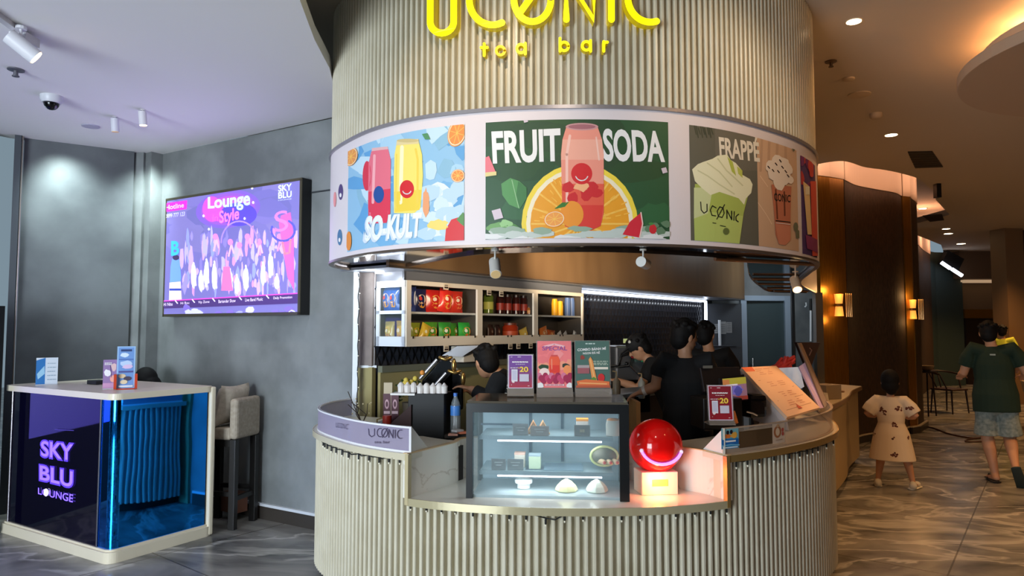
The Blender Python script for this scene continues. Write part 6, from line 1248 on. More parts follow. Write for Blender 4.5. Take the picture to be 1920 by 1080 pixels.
t = thing('chrome_clip', 'shiny curved metal clip lying by the black printer', 'clip', atd(1410, 776, 4.5)); b = MB(); b.tube([atd(1400, 772, 4.5), atd(1412, 775, 4.5), atd(1420, 779, 4.5)], .006, 6); b.build('clip_body', chrome, t, True)
# slanting menu board on the right of the counter
TL, TR, BR, BL = atd(1390, 689, 5.15), atd(1455, 686, 5.5), atd(1537, 764, 5.05), atd(1476, 782, 4.62)
t = thing('menu_board', 'slanting orange lit menu board on the right of the counter', 'menu board', (BL+BR)/2)
n = (TR-TL).cross(BL-TL).normalized(); n = n if n.z < 0 else -n
b = MB(); b.slab(TL, TR, BR, BL, n*.02); b.build('board', M((226, 190, 160), .5), t)
P = Plane(BL, BR-BL, TL-BL); W_, H_ = (BR-BL).length, (TL-BL).length
if P.n.z < 0: P.n = -P.n
k1 = (TL-BL); k2 = (BR-BL)
A = Art(lambda x, y: (x, 1-y), lambda u, v, hh: BL.lerp(BR, u)*(v*-1+1)+TL.lerp(TR, u)*v+(-n)*hh); gline = M((186, 130, 92), .5); A.rect(.0, .0, 1, 1, M((248, 206, 168), .5)); A.rect(0, 0, .28, .10, M((240, 120, 70), .5))
for y in (.3, .52, .72, .9): A.line([(.12, y), (.9, y-.02)], .008, gline)
r = random.Random(8)
for y in (.06, .10, .14, .18, .36, .40, .44, .58, .62, .66, .76, .80, .84):
    for x in (.3, .55): A.line([(x+r.uniform(-.02, .08), y), (x+r.uniform(.1, .2), y)], .008, M((200, 120, 90), .5))
A.poly([(.42, .93), (.47, .83), (.53, .94)], M((206, 100, 70), .5)); A.build('menu_print', t, .001)
b = MB(); s0 = TL-Vector((0, 0, .38)); s1 = Vector((BL.x, BL.y, .948)); b.slab(TL+n*.022, BL+n*.022, s1, Vector((TL.x+.08, TL.y, s1.z)), (.012, .004, 0)); b.build('side_panel', M((206, 196, 196), .5), t)
c4 = [atd(1460, 690, 5.6), atd(1499, 688, 5.75), atd(1508, 725, 5.6), atd(1503, 728, 5.55)]; t2 = thing('white_tablet', 'bluish white lit tablet beside the menu board', 'tablet', c4[3]); b = MB(); b.slab(*c4, (0.0, .02, -.006)); b.build('housing', M((206, 214, 226), .4, emit=.35), t2)
c5 = [atd(1498, 688, 5.55), atd(1512, 678, 5.6), atd(1545, 764, 5.12), atd(1537, 766, 5.08)]; t3 = thing('lilac_board', 'narrow lilac side board with a brown wooden edge by the menu board', 'board', c5[3]); b = MB(); b.slab(*c5, (.0, .02, -.004)); b.build('panel', M((206, 176, 206), .5), t3)
b = MB(); b.slab(atd(1497, 643, 5.7), atd(1503, 643, 5.72), atd(1553, 757, 5.12), atd(1546, 764, 5.1), (.0, .03, 0)); b.build('wood_edge', M((112, 84, 62), .5), t3)
b = MB(); p = atd(1450, 690, 5.9); 
r = random.Random(11); vs = []
p0 = atd(1478, 688, 5.95)
for i in range(13): b.loft([p0+Vector((r.uniform(-.14, .1), r.uniform(-.04, .04), -.02)), p0+Vector((r.uniform(-.06, .06), r.uniform(-.03, .03), r.uniform(.03, .09)))], [.03, .012], 7)
lbl(b.build('red_cloth', M((216, 60, 52), .6), None, True), 'crumpled red cloth heaped on the ledge behind the menu board', 'cloth')
b = MB(); p = atd(1425, 700, 5.95); q = atd(1500, 692, 6.1); b.slab(p-Vector((.15, 0, .03)), q-Vector((0, 0, .03)), q+Vector((0, .25, -.03)), p+Vector((-.15, .25, -.03)), (0, 0, -(p.z-.03-.948))); lbl(b.build('ledge_cabinet', M((190, 170, 150), .5)), 'pale ledge cabinet behind the menu board', 'cabinet')
# dark funnel hopper
p = atd(1513, 642, 6.6); q = atd(1516, 690, 6.6); t = thing('hopper', 'dark brown funnel shaped hopper behind the menu board', 'hopper', (q.x, q.y, q.z)); b = MB(); b.lathe([(.03, q.z-.12), (.03, q.z), (.125, p.z), (.118, p.z), (.03, q.z+.02)], (p.x, p.y, 0), 4, axis=Matrix.Rotation(.75, 3, 'Z')); b.build('funnel', M((52, 30, 24), .3), t)
b = MB(); b.lathe([(.05, .86), (.05, q.z-.1)], (p.x, p.y, 0), 14); b.build('stand', M((60, 62, 64), .4), t, True)
b = MB(); b.tube([(p.x-.03, p.y-.125, p.z-.05), (p.x-.01, p.y-.125, p.z-.07), (p.x-.03, p.y-.115, p.z-.12)], .005, 6); b.build('hook', M((120, 84, 70), .4), t, True)
# posts and papers at the back
for i, (px, d, w, m, L_) in enumerate(((1487, 7.4, .03, M((36, 44, 50), .4), 'dark post hanging from the mirror soffit'), (1534, 8.7, .09, M((120, 112, 100), .3, .6), 'dull metal post at the far right corner of the kiosk'))):
    p = atd(px, 600, d); b = MB(); b.box((p.x, p.y, SB0/2), (w, w, SB0)); lbl(b.build('corner_post', m), L_, 'post')
r = random.Random(5)
for i, (px0, px1, y0, y1) in enumerate(((1336, 1346, 607, 625), (1350, 1361, 603, 626), (1362, 1372, 604, 624))):
    a_ = atd(px0, y1, 10.5); c_ = atd(px1, y0, 10.5); b = MB(); b.box(((a_.x+c_.x)/2, 10.5, (a_.z+c_.z)/2), (c_.x-a_.x, .01, c_.z-a_.z)); t = thing('notice', ['left', 'middle', 'right'][i]+' paper notice pinned by the led strip', 'notice', (a_.x, 10.5, a_.z), 0, 'paper notices'); b.build('paper', M((124, 126, 128), .7), t); b = MB()
    for k in range(5): b.box(((a_.x+c_.x)/2, 10.494, a_.z+.03+k*.028), ((c_.x-a_.x)*.7, .002, .006))
    b.build('print', M((60, 60, 64), .7), t)
a_ = atd(1325, 700, 10.55); b = MB(); b.box((a_.x+.25, 10.62, 1.0), (.62, .06, 2.0)); b.box((a_.x+.25, 10.62, 2.5), (.62, .06, .9)); struct(b.build('wall_notice', M((52, 56, 62), .6)), 'dark wall piece carrying the paper notices', 'wall')
b = MB(); p = atd(1353, 650, 10.3); b.box(p, (.34, .3, .03)); lbl(b.build('wall_shelf', M((40, 44, 50), .4)), 'dark shelf below the paper notices', 'shelf')
b = MB(); b.tube([atd(1349, 600, 10.4), atd(1350, 655, 10.4)], .02, 8); lbl(b.build('white_rail', M((200, 204, 210), .4)), 'thin white upright rail beside the notices', 'rail')
p = atd(1362, 684, 6.4); b = MB(); b.box(p, (.12, .1, .05)); b.box(p+Vector((0, 0, .05)), (.13, .1, .012)); lbl(b.build('steel_tray', M((190, 196, 204), .3, .4)), 'bright steel tray right of the baristas', 'tray')
t = thing('hanging_scoop', 'white ladle hanging on a hook at the rear wall', 'ladle', atd(1520, 600, 10.9)); b = MB(); b.tube([atd(1520, 582, 10.9), atd(1520, 640, 10.9)], .016, 8); b.build('handle', M((214, 218, 222), .4), t, True); b = MB(); b.tube([atd(1520, 560, 10.9), atd(1520, 582, 10.9)], .02, 8); b.build('grip', black, t, True); b = MB(); b.tube([atd(1511, 567, 10.9), atd(1512, 573, 10.9), atd(1509, 576, 10.9)], .012, 6); b.build('hook', M((190, 194, 198), .4), t, True)
# side cabinet continuing to the right of the kiosk
pc = catmull([(2.80, 6.28), (3.1, 6.7), (3.45, 7.25), (3.75, 7.8), (4.17, 8.42)], 6); bkp = [(4.0, 8.75), (3.3, 7.9), (2.55, 6.6)]
t = thing('side_cabinet', 'long beige side cabinet with brown edge right of the kiosk', 'cabinet', (3.5, 7.4, 0))
b = MB(); b.prism([(p.x, p.y) for p in pc]+bkp, .09, .90); b.build('body', M((176, 152, 112), .5), t); b = MB(); b.prism([(p.x+.03, p.y-.03) for p in pc]+bkp, .90, .93); b.build('top', M((200, 180, 146), .35), t)
b = MB(); b.prism([(p.x-.04, p.y+.04) for p in pc]+bkp, 0, .09); b.build('plinth', M((46, 32, 22), .5), t); b = MB()
for p, q in zip(pc, pc[1:]): b.slab((p.x+.032, p.y-.032, .885), (q.x+.032, q.y-.032, .885), (q.x+.032, q.y-.032, .925), (p.x+.032, p.y-.032, .925), (.004, -.004, 0))
b.build('edge_trim', M((120, 88, 50), .4), t)
p = atd(1577, 731, 7.6); b = MB(); b.lathe([(.05, 0), (.055, .012), (.02, .02)], (p.x-.02, p.y, .93), 16); lbl(b.build('small_dish', M((150, 110, 70), .4), None, True), 'small brown dish on the side cabinet', 'dish')
p = atd(1548, 722, 6.9); b = MB(); b.box((p.x, p.y, 1.0), (.2, .2, .14), .4); lbl(b.build('napkin_box', M((150, 132, 108), .5), bevel=.004), 'brownish box behind the end of the right screen', 'box')
p = atd(1553, 752, 5.6); t = thing('folded_card', 'folded white card propped inside the right screen', 'card', (p.x, p.y, ZT1)); b = MB(); b.slab((p.x-.06, p.y+.02, ZT1), (p.x+.05, p.y+.06, ZT1), (p.x+.04, p.y+.1, ZT1+.15), (p.x-.02, p.y+.06, ZT1+.16), (0, .006, 0)); b.build('sheet', M((206, 190, 166), .6), t)

# ---------------------------------------------------------------- corridor
for i, (px, py, d) in enumerate(((1573, 572, 9.40), (1711, 580, 10.85))):
    p = atd(px, py, d); t = thing('wall_sconce', ['glowing crystal sconce on the brass pilaster nearest to the kiosk', 'glowing crystal sconce on the farther brass pilaster'][i], 'wall light', p, 0, 'corridor sconces'); s_ = 1+i*.05
    b = MB(); b.box(p+Vector((.02, .02, 0)), (.05, .03, .05)); b.lathe([(.062, -.012), (.062, .012)], p, 18); b.build('bracket', M((120, 84, 40), .3, .8), t)
    b = MB(); b.lathe([(.045, .02), (.058, .15), (.052, .15)], p, 18); b.lathe([(.052, -.15), (.058, -.15), (.045, -.02)], p, 18); b.build('shade', M((255, 168, 72), .4, emit=.85), t, True)
    for k in range(4): b = MB(); q = p+Vector((.11+.03*k, .02+.012*k, 0)); b.tube([q+Vector((0, 0, -.16)), q+Vector((0, 0, .16))], .009, 8); b.build('crystal_rod', M((216, 170, 110), .08, .6), t, True)
    o = p+Vector((-.05, -.13, 0)); lamp('sconce_light', 'POINT', o+Vector((0, 0, .20)), None, 3.0, (1, .55, .2), .05); lamp('sconce_light', 'POINT', o-Vector((0, 0, .20)), None, 1.4, (1, .55, .2), .05)
def downlight(px, py, label, rad=.055, lit=9, col=(255, 226, 180)):
    p = atz(px, py, HR); t = thing('downlight', label, 'downlight', p, 0, 'corridor downlights'); b = MB(); b.lathe([(rad*.9, -.003), (rad*1.15, -.004), (rad*1.15, 0)], p, 24); b.build('rim', M((190, 170, 146), .4), t, True); b = MB(); b.lathe([(.002, -.005), (rad*.9, -.005), (rad*.9, -.002)], p, 24); b.build('lens', M(col, .4, emit=lit), t)
downlight(1601, 40, 'nearest lit downlight on the corridor ceiling'); downlight(1671, 253, 'lit downlight between detector and ceiling vent', .07)
for i, (px, py) in enumerate(((1730, 391), (1774, 429), (1778, 438), (1802, 457))): downlight(px, py, ['first far downlight beyond the near vent', 'second far downlight, upper of a close pair', 'third far downlight, lower of a close pair', 'farthest lit downlight near the end bulkhead'][i], .07+.012*i, 14)
def ceilbox(name, px, py, z, r, h, mat, label, cat, prof=None):
    p = atz(px, py, z); b = MB(); b.lathe(prof or [(r, 0), (r, -h*.6), (r*.7, -h), (.005, -h)], p, 22); return lbl(b.build(name, mat, None, True), label, cat)
cwm = M((200, 178, 152), .5); dkm = M((84, 62, 44), .5)
ceilbox('sprinkler', 1558, 115, HR, .045, .05, dkm, 'dark sprinkler head on the corridor ceiling beside the drum', 'sprinkler', [(.045, 0), (.045, -.008), (.012, -.012), (.012, -.04), (.02, -.044), (.02, -.048), (.002, -.05)])
ceilbox('sensor', 1591, 147, HR, .05, .02, cwm, 'small round sensor behind the sprinkler', 'sensor'); ceilbox('ceiling_speaker', 1611, 177, HR, .10, .012, cwm, 'flat round speaker on the corridor ceiling', 'speaker'); ceilbox('smoke_detector', 1642, 213, HR, .06, .05, cwm, 'round smoke detector past the flat speaker', 'smoke detector')
for i, (c4_, L_) in enumerate((([(1702, 284), (1748, 283), (1768, 312), (1716, 314)], 'large dark square vent in the corridor ceiling'), ([(1730, 404), (1766, 401), (1770, 412), (1744, 415)], 'farther dark square vent near the lit spots'))):
    q = [atz(x, y, HR) for x, y in c4_]; t = thing('ceiling_vent', L_, 'vent', q[0], 0, 'ceiling vents'); b = MB(); b.slab(*q, (0, 0, -.012)); b.build('grille', M((46, 34, 24), .7), t); b = MB()
    for k in range(1, 7): a_ = q[0].lerp(q[3], k/7); c_ = q[1].lerp(q[2], k/7); b = MB(); b.tube([a_-Vector((0, 0, .014)), c_-Vector((0, 0, .014))], .006, 4); b.build('slat', M((66, 48, 34), .6), t)
p = atz(1757, 345, HR); b = MB(); b.box((p.x, p.y, HR-.10), (.07, .09, .22)); b.build('camera_mount', black); lbl(bpy.data.objects['camera_mount'], 'black boxy camera mount hanging from the corridor ceiling', 'camera')
p = atd(1776, 492, 19.2)-Vector((0, 0, .12)); t = thing('monitor_light', 'black tilted fixture with two white tubes at the corridor end', 'light fixture', p); b = MB(); b.box(p+Vector((.1, 0, .15)), (.5, .2, .4), M4=Matrix.Rotation(.5, 4, 'Y')); b.build('housing', black, t)
for a_, c_ in (((-.25, -.15, .10), (-.02, -.15, -.06)), ((.03, -.15, -.08), (.3, -.15, -.26))): b = MB(); b.tube([p+Vector(a_), p+Vector(c_)], .05, 8); b.build('tube', M((236, 240, 255), .4, emit=5), t)
# restaurant chair, small side table, cable, table edge at the right
cx_, cy_ = 8.45, 13.5; dk = M((40, 22, 16), .4); t = thing('dining_chair', 'dark round backed wooden chair at the far end of the corridor', 'chair', (cx_, cy_, 0), 0)
b = MB(); b.box((cx_, cy_, .45), (.46, .44, .035), .4); b.build('seat', M((54, 30, 22), .5), t, bevel=.01)
R4 = Matrix.Rotation(.4, 3, 'Z')
for dx, dy in ((-.2, -.19), (.2, -.19), (-.2, .19), (.2, .19)): o = R4 @ Vector((dx, dy, 0)); b = MB(); b.loft([(cx_+o.x*1.15, cy_+o.y*1.15, .0), (cx_+o.x, cy_+o.y, .44)], [.012, .018], 8, cap=False); b.build('leg', dk, t, True)
b = MB(); ap = [R4 @ Vector((.27*math.cos(a), .05-.27*math.sin(a)*-1, 0)) for a in [math.pi*(-.05+1.1*i/14) for i in range(15)]]; b.loft([(cx_+o.x, cy_+o.y, .74+.05*math.sin(math.pi*i/14)) for i, o in enumerate(ap)], .018, 8); b.build('armrail', dk, t, True)
for dx, dy, ex, ey in ((-.2, -.1, -.26, .0), (.2, -.1, .26, .0), (-.06, .2, -.12, .31), (.06, .2, .12, .31)): o = R4 @ Vector((dx, dy, 0)); e2 = R4 @ Vector((ex, ey, 0)); b = MB(); b.loft([(cx_+o.x, cy_+o.y, .46), (cx_+e2.x, cy_+e2.y, .75)], .013, 8); b.build('spindle', dk, t, True)
p = atd(1740, 765, 13.0); t = thing('side_table', 'thin dark plant table holding a pale ornament by the corridor wall', 'table', (p.x, p.y, 0)); b = MB(); b.lathe([(.16, .80), (.16, .83), (.02, .832)], (p.x, p.y, 0), 20); b.build('top', dk, t, True)
for a_ in (0, 2.1, 4.2): b = MB(); b.loft([(p.x+.15*math.cos(a_), p.y+.15*math.sin(a_), 0), (p.x+.1*math.cos(a_), p.y+.1*math.sin(a_), .8)], .014, 8, cap=False); b.build('leg', dk, t, True)
b = MB(); b.lathe([(.05, .832), (.10, .87), (.13, .93), (.12, .93), (.03, .87)], (p.x, p.y, 0), 20); lbl(b.build('bowl', M((150, 130, 104), .4), None, True), 'pale bowl on the thin dark table', 'bowl')
b = MB(); pts = [atz(x, y, .012) for x, y in ((1737, 800), (1752, 803), (1775, 812), (1800, 818), (1822, 821), (1838, 821), (1815, 824), (1812, 828), (1838, 828), (1850, 826))]; cc = catmull([(p.x, p.y) for p in pts], 5); b.loft([(p.x, p.y, .012) for p in cc], .011, 6); lbl(b.build('power_cable', M((70, 34, 18), .5), None, True), 'dark cable snaking over the corridor floor', 'cable')
p = atd(1925, 735, 11.5); t = thing('dining_table', 'set dining table with a pale cloth cut by the right edge', 'table', (p.x+.5, p.y, 0)); b = MB(); b.lathe([(.55, .55), (.58, .74), (.56, .75), (.1, .75)], (p.x+.62, p.y, 0), 28); b.build('cloth', M((200, 176, 140), .7), t, True); b = MB(); b.lathe([(.2, 0), (.06, .04), (.05, .6)], (p.x+.62, p.y, 0), 16); b.build('pedestal', dk, t, True)
b = MB(); b.box((p.x+.2, p.y-.3, .62), (.3, .3, .14)); lbl(b.build('red_cushion', M((110, 30, 26), .7), bevel=.02), 'dark red cushion beside the set dining table', 'cushion')

# ---------------------------------------------------------------- lounge side: desk, screen, chair
dU, dV = U, V; D0 = Vector((-2.775, 4.875, 0)); DL, DD, DH = 1.53, .79, 1.165
def dk_(u, v, z): return D0+U*u+V*v+Vector((0, 0, z))
AU = math.atan2(U.y, U.x)
ds = thing('reception_desk', 'blue mirrored reception desk with cream top and glowing lettering', 'reception desk', dk_(DL/2, DD/2, 0))
cream = M((222, 210, 186), .35)
def rr(u0, v0, u1, v1, r, n=8):                      # rounded rectangle in desk axes
    P = []
    for cx1, cy1, a0 in ((u0+r, v0+r, 180), (u1-r, v0+r, 270), (u1-r, v1-r, 0), (u0+r, v1-r, 90)):
        for i in range(n+1): a = math.radians(a0+90*i/n); P.append((cx1+r*math.cos(a), cy1+r*math.sin(a)))
    return [(lambda q: (q.x, q.y))(D0+U*x+V*y) for x, y in P]
b = MB(); b.prism(rr(-.02, -.02, DL+.02, DD+.02, .07), 0, .075); b.prism(rr(-.005, -.005, DL, DD, .06), .075, .09); b.build('base_slab', cream, ds, bevel=.006)
b = MB(); b.prism(rr(-.02, -.02, DL+.02, DD, .07), DH-.045, DH); b.build('top_slab', cream, ds, bevel=.008)
# waterfall end at the back right
b = MB(); c_ = dk_(.045, DD-.012, DH/2); b.box(c_, (.13, .045, DH-.01), AU); b.build('end_panel', cream, ds, bevel=.012)
mblue = nodemat('blue_mirror', .03, 1.0); mm, nt, bs = mblue; bs.inputs['Base Color'].default_value = (.015, .30, 1.0, 1)
tc = nt.nodes.new('ShaderNodeTexCoord'); nz = nt.nodes.new('ShaderNodeTexNoise'); nz.inputs['Scale'].default_value = 2.2; nz.inputs['Detail'].default_value = 1; bp = nt.nodes.new('ShaderNodeBump'); bp.inputs['Strength'].default_value = .25; bp.inputs['Distance'].default_value = .012
nt.links.new(tc.outputs['Object'], nz.inputs['Vector']); nt.links.new(nz.outputs[0], bp.inputs['Height']); nt.links.new(bp.outputs[0], bs.inputs['Normal'])
b = MB(); ring = rr(.012, .012, DL-.012, DD-.03, .055)
b.prism(ring, .088, DH-.044); b.build('core', M((8, 10, 22), .1), ds)
b = MB(); P = []
for i in range(9): a = math.radians(268-88*i/8); P.append((.067+.058*math.cos(a), .067+.058*math.sin(a)))
P = [(.16, .009)]+P+[(.009, DD-.05)]; Q = [D0+U*x+V*y for x, y in P]
for p, q in zip(Q, Q[1:]): b.quad((p.x, p.y, .088), (q.x, q.y, .088), (q.x, q.y, DH-.046), (p.x, p.y, DH-.046))
b.build('mirror_panel', mm, ds, smooth=False)
b = MB(); p = dk_(.17, .007, .09); q = dk_(DL-.10, .007, .09); dark = M((8, 7, 26), .05, spec=.6); b.slab(p, q, q+Vector((0, 0, DH-.136)), p+Vector((0, 0, DH-.136)), V*.003); b.build('dark_glass', dark, ds)
b = MB(); p = dk_(DL-.09, .008, .09); q = dk_(DL-.01, .03, .09); b.slab(p, q, q+Vector((0, 0, DH-.136)), p+Vector((0, 0, DH-.136)), V*.003); b.build('red_reflection_panel', M((112, 54, 54), .25), ds)  # red colour stands in for a reflection at the desk corner
for u in (.165, DL-.095): b = MB(); b.tube([dk_(u, .002, .09), dk_(u, .002, DH-.046)], .006, 8); b.build('metal_joint', M((150, 144, 150), .25, .9), ds)
PD = Plane(dk_(DL, .004, 0), -U, (0, 0, 1)); neon = M((112, 84, 255), .4, emit=2.2); neond = M((84, 56, 220), .4, emit=1.0)
A = PD.art()
def quadtext(s_, q, m, bold): A.text(s_, q, m, bold)
quadtext('SKY', [(76, 823), (140, 830), (139, 868), (76, 858)], neond, .06); quadtext('SKY', [(78, 826), (138, 833), (137, 864), (78, 855)], neon, .02)
quadtext('BLU', [(74, 869), (140, 881), (139, 918), (74, 902)], neond, .06); quadtext('BLU', [(76, 872), (138, 884), (137, 914), (76, 899)], neon, .02)
quadtext('LOUNGE', [(73, 914), (139, 927), (138, 942), (73, 926)], neon, .01); A.ell(88, 923, 4, 7, M((255, 250, 240), .4, emit=3))
A.line([(105, 805), (140, 807)], 1.5, M((60, 50, 130), .4, emit=.5))
A.build('neon_lettering', ds, .004)
b = MB()
# things on the desk
def tentcard(label, px0, px1, yt, yb, u_, draw, two=None, holder=False):
    pb = atz((px0+px1)/2, yb, DH); d = pb.y; w = (px1-px0)/F*d; h = (yb-yt)/F*d; r_ = Vector((1, 0.0, 0)); vdir = Vector((pb.x, pb.y, 0)).normalized(); r_ = Vector((vdir.y, -vdir.x, 0))
    t = thing('brochure_stand', label, 'brochure', pb); o = pb-r_*w/2; P = Plane(o+Vector((0, 0, .004)), r_, Vector((vdir.x*.1, vdir.y*.1, 1))); b = MB(); b.slab(P.place(0, 0, 0), P.place(w, 0, 0), P.place(w, h, 0), P.place(0, h, 0), P.n*-.006); b.build('board', M((206, 208, 216), .4), t)
    A = P.local(w, h, clip=(0, 0, w, h)); draw(A); A.build('print', t, .001)
    b = MB(); b.box(pb+vdir*.03+Vector((0, 0, .004)), (w*1.0, .09, .008), math.atan2(r_.y, r_.x)); b.build('foot', M((196, 60, 30) if holder else (190, 192, 198), .4), t)
    if holder:
        for sx in (-.008, w+.008): q = P.place(sx, .055, .012); b = MB(); b.box(q, (.018, .05, .11), math.atan2(r_.y, r_.x)); b.build('holder', M((196, 66, 34), .35), t)
    return t
def d1(A): A.rect(0, 0, 1, 1, I(206, 214, 222)); A.poly([(0, .1), (.42, .0), (.42, 1), (0, 1)], I(30, 110, 176)); A.poly([(.05, .6), (.38, .3), (.40, .6), (.1, .8)], I(150, 196, 220)); bars(A, .52, .9, (.2, .35, .5, .65, .8), I(150, 170, 186), .03, 4)
tentcard('blue and white folded leaflet at the left end of the desk', 70, 104, 672, 722, 0, d1)
def d2(A):
    A.rect(0, 0, 1, 1, I(150, 120, 170)); A.blob(.3, .45, .25, .12, I(240, 236, 240), 9); A.blob(.75, .25, .2, .14, I(226, 190, 190), 9); A.ell(.72, .66, .22, .12, I(236, 170, 160)); A.rect(0, .8, 1, 1, I(200, 150, 190)); A.line([(.5, .2), (.6, .6)], .03, I(60, 40, 90)); bars(A, .1, .6, (.1, .15), wht, .03, 2)
tentcard('short purple brochure stand left of the tall one on the desk', 194, 217, 676, 730, 0, d2)
def d3(A):
    A.rect(0, 0, 1, 1, I(150, 186, 226)); A.rect(.08, .03, .92, .97, I(110, 150, 210)); A.rect(.2, .07, .8, .12, I(40, 60, 110)); A.blob(.4, .2, .25, .06, I(214, 230, 244), 9); A.blob(.5, .42, .35, .08, I(190, 210, 240), 10); A.rect(.1, .3, .9, .32, I(70, 100, 170)); A.blob(.6, .48, .3, .05, I(220, 190, 226), 9); A.rect(.1, .58, .9, .62, I(80, 80, 140)); A.ell(.3, .7, .2, .05, I(220, 196, 160)); A.ell(.6, .76, .22, .05, I(70, 60, 80)); A.ell(.4, .84, .2, .05, I(226, 206, 170)); A.rect(.1, .92, .9, .96, I(230, 234, 244))
tentcard('tall blue brochure in an orange holder on the desk', 220, 250, 651, 730, 0, d3, holder=True)
p = atz(179, 721, DH); b = MB(); b.box(p+Vector((0, .03, .018)), (.14, .1, .032), AU); lbl(b.build('black_tray', black, bevel=.004), 'flat black tray on the desk behind the brochures', 'tray')
# wall screen with lounge advert
def on_wall(px, off=.0):
    n = Vector((-.511, -.86, 0)); o = W0+n*off; r = (px-960)/F; k = (r*o.y-o.x)/(U.x-r*U.y); return o+U*k
nB = Vector((-.511, -.86, 0)); tl_ = on_wall(307, .11); tr_ = on_wall(560, .11); wT = (tl_-tr_).length
zT = (atd(307, 379, tl_.y).z+atd(560, 331, tr_.y).z)/2; zB = (atd(307, 592, tl_.y).z+atd(560, 587, tr_.y).z)/2
tv = thing('wall_screen', 'large lit advertising screen in a black frame on the grey wall', 'screen', (tl_+tr_)/2+Vector((0, 0, zB)))
P = Plane(Vector((tl_.x, tl_.y, zB)), tr_-tl_, (0, 0, 1)); hT = zT-zB
b = MB(); b.slab(P.place(-.012, -.012, -.004), P.place(wT+.012, -.012, -.004), P.place(wT+.012, hT+.012, -.004), P.place(-.012, hT+.012, -.004), P.n*-.10); b.build('housing', M((12, 12, 13), .4), tv)
b = MB(); fr = M((120, 112, 92), .3, .7)
for (u0, v0, u1, v1) in ((-.012, -.012, wT+.012, .012), (-.012, hT-.012, wT+.012, hT+.012), (-.012, -.012, .008, hT), (wT-.010, -.012, wT+.012, hT)): b.slab(P.place(u0, v0, .004), P.place(u1, v0, .004), P.place(u1, v1, .004), P.place(u0, v1, .004), P.n*-.01)
b.build('bezel', fr, tv)
def EM(c, e=.95): return M(tuple(c), .5, emit=e)
A = P.art(clip=(.008, .012, wT-.01, hT-.012)); A.rect(290, 310, 580, 610, EM((112, 106, 172)))
rnd = random.Random(21)
for i in range(26): A.blob(rnd.uniform(310, 556), rnd.uniform(350, 460), 36, 18, EM(rnd.choice([(108, 102, 170), (116, 108, 176), (104, 100, 164), (120, 112, 174)])), 9, .2)
for rr_, c in ((64, (120, 90, 190)), (54, (140, 84, 200)), (44, (170, 80, 206))): A.ell(428, 392, rr_*.95, rr_*.55, EM(c), -.15)
A.ell(448, 402, 34, 22, EM((86, 70, 230))); A.ell(398, 392, 18, 24, EM((196, 80, 210)))
for i in range(150):
    x = rnd.uniform(340, 556); y = rnd.uniform(440, 548); A.blob(x, y, rnd.uniform(1.5, 4.5), rnd.uniform(5, 22), EM(rnd.choice([(150, 136, 222), (176, 164, 240), (132, 120, 206), (190, 160, 228), (196, 140, 206), (140, 146, 226)])), 8, .3)
for x, y, h_ in ((364, 535, 42), (378, 542, 34), (388, 530, 44), (403, 540, 50), (432, 538, 34), (445, 545, 30), (462, 538, 40), (494, 528, 36), (508, 515, 40), (520, 538, 24)): A.blob(x, y-h_*.4, 5, h_*.55, EM((216, 226, 255), 1.3), 9, .2); A.line([(x, y-h_), (x+4, y)], 3, EM((226, 214, 255), 1.2))
for x, y in ((402, 470), (430, 480), (447, 486), (462, 470), (484, 480), (510, 460), (522, 470)): A.line([(x, y), (x+5, y-22), (x+9, y-6)], 3, EM(rnd.choice([(236, 140, 190), (200, 160, 240), (240, 170, 200)]))); A.ell(x+3, y-26, 5, 6, EM((220, 130, 190)))
A.poly([(416, 545), (420, 500), (432, 500), (438, 545)], EM((230, 110, 170)))
A.poly([(524, 420), (528, 404), (546, 398), (552, 440), (553, 546), (540, 520)], EM((190, 96, 170))); A.line(arc(532, 432, 22, 20, -60, 200, 14), 4, EM((90, 90, 220)))
A.text('S', [(515, 398), (541, 393), (542, 431), (517, 437)], EM((200, 120, 240)), .0); A.line([(531, 455), (535, 476), (544, 474), (546, 450)], 4, EM((240, 120, 150)))
for x0 in (0,): A.line(arc(450, 455, 34, 40, 180, 360, 16), 3, EM((160, 130, 230)))
A.poly([(321, 500), (324, 485), (338, 487), (341, 520), (338, 545), (319, 545)], EM((110, 150, 230))); A.poly([(319, 530), (340, 528), (342, 564), (318, 566)], EM((226, 200, 190))); A.rect(319, 541, 341, 545, EM((50, 70, 170))); A.ell(331, 483, 6, 5, EM((60, 50, 90))); A.text('B', [(322, 452), (338, 452), (337, 478), (322, 480)], EM((60, 170, 255), 1.1), .04)
A.poly([(308, 382), (352, 376), (351, 392), (308, 398)], EM((240, 40, 180), 1.3)); A.text('Hotline', [(312, 385), (346, 380), (346, 389), (312, 394)], EM((255, 190, 230), 1.2), .01); A.text('0899 777 123', [(311, 402), (348, 397), (347, 405), (312, 409)], EM((206, 206, 250), 1.1), .0)
A.text('Lounge', [(391, 370), (470, 358), (470, 393), (391, 398)], EM((170, 226, 255), 1.5), .025); A.text('in', [(400, 404), (410, 402), (410, 414), (400, 415)], EM((255, 90, 170), 1.4), .01); A.text('Style', [(412, 396), (450, 388), (449, 418), (413, 426)], EM((255, 110, 170), 1.5), .02)
A.text('SKY', [(523, 348), (548, 344), (548, 357), (523, 360)], EM((200, 220, 255), 1.3), .02); A.text('BLU', [(523, 361), (548, 358), (548, 370), (523, 373)], EM((200, 220, 255), 1.3), .02); A.text('LOUNGE', [(523, 375), (548, 372), (548, 374), (523, 377)], EM((200, 210, 240), 1), .0)
A.poly([(300, 566), (560, 551), (560, 569), (300, 579)], EM((70, 50, 110))); A.line([(300, 565), (560, 550)], 2, EM((214, 70, 190)))
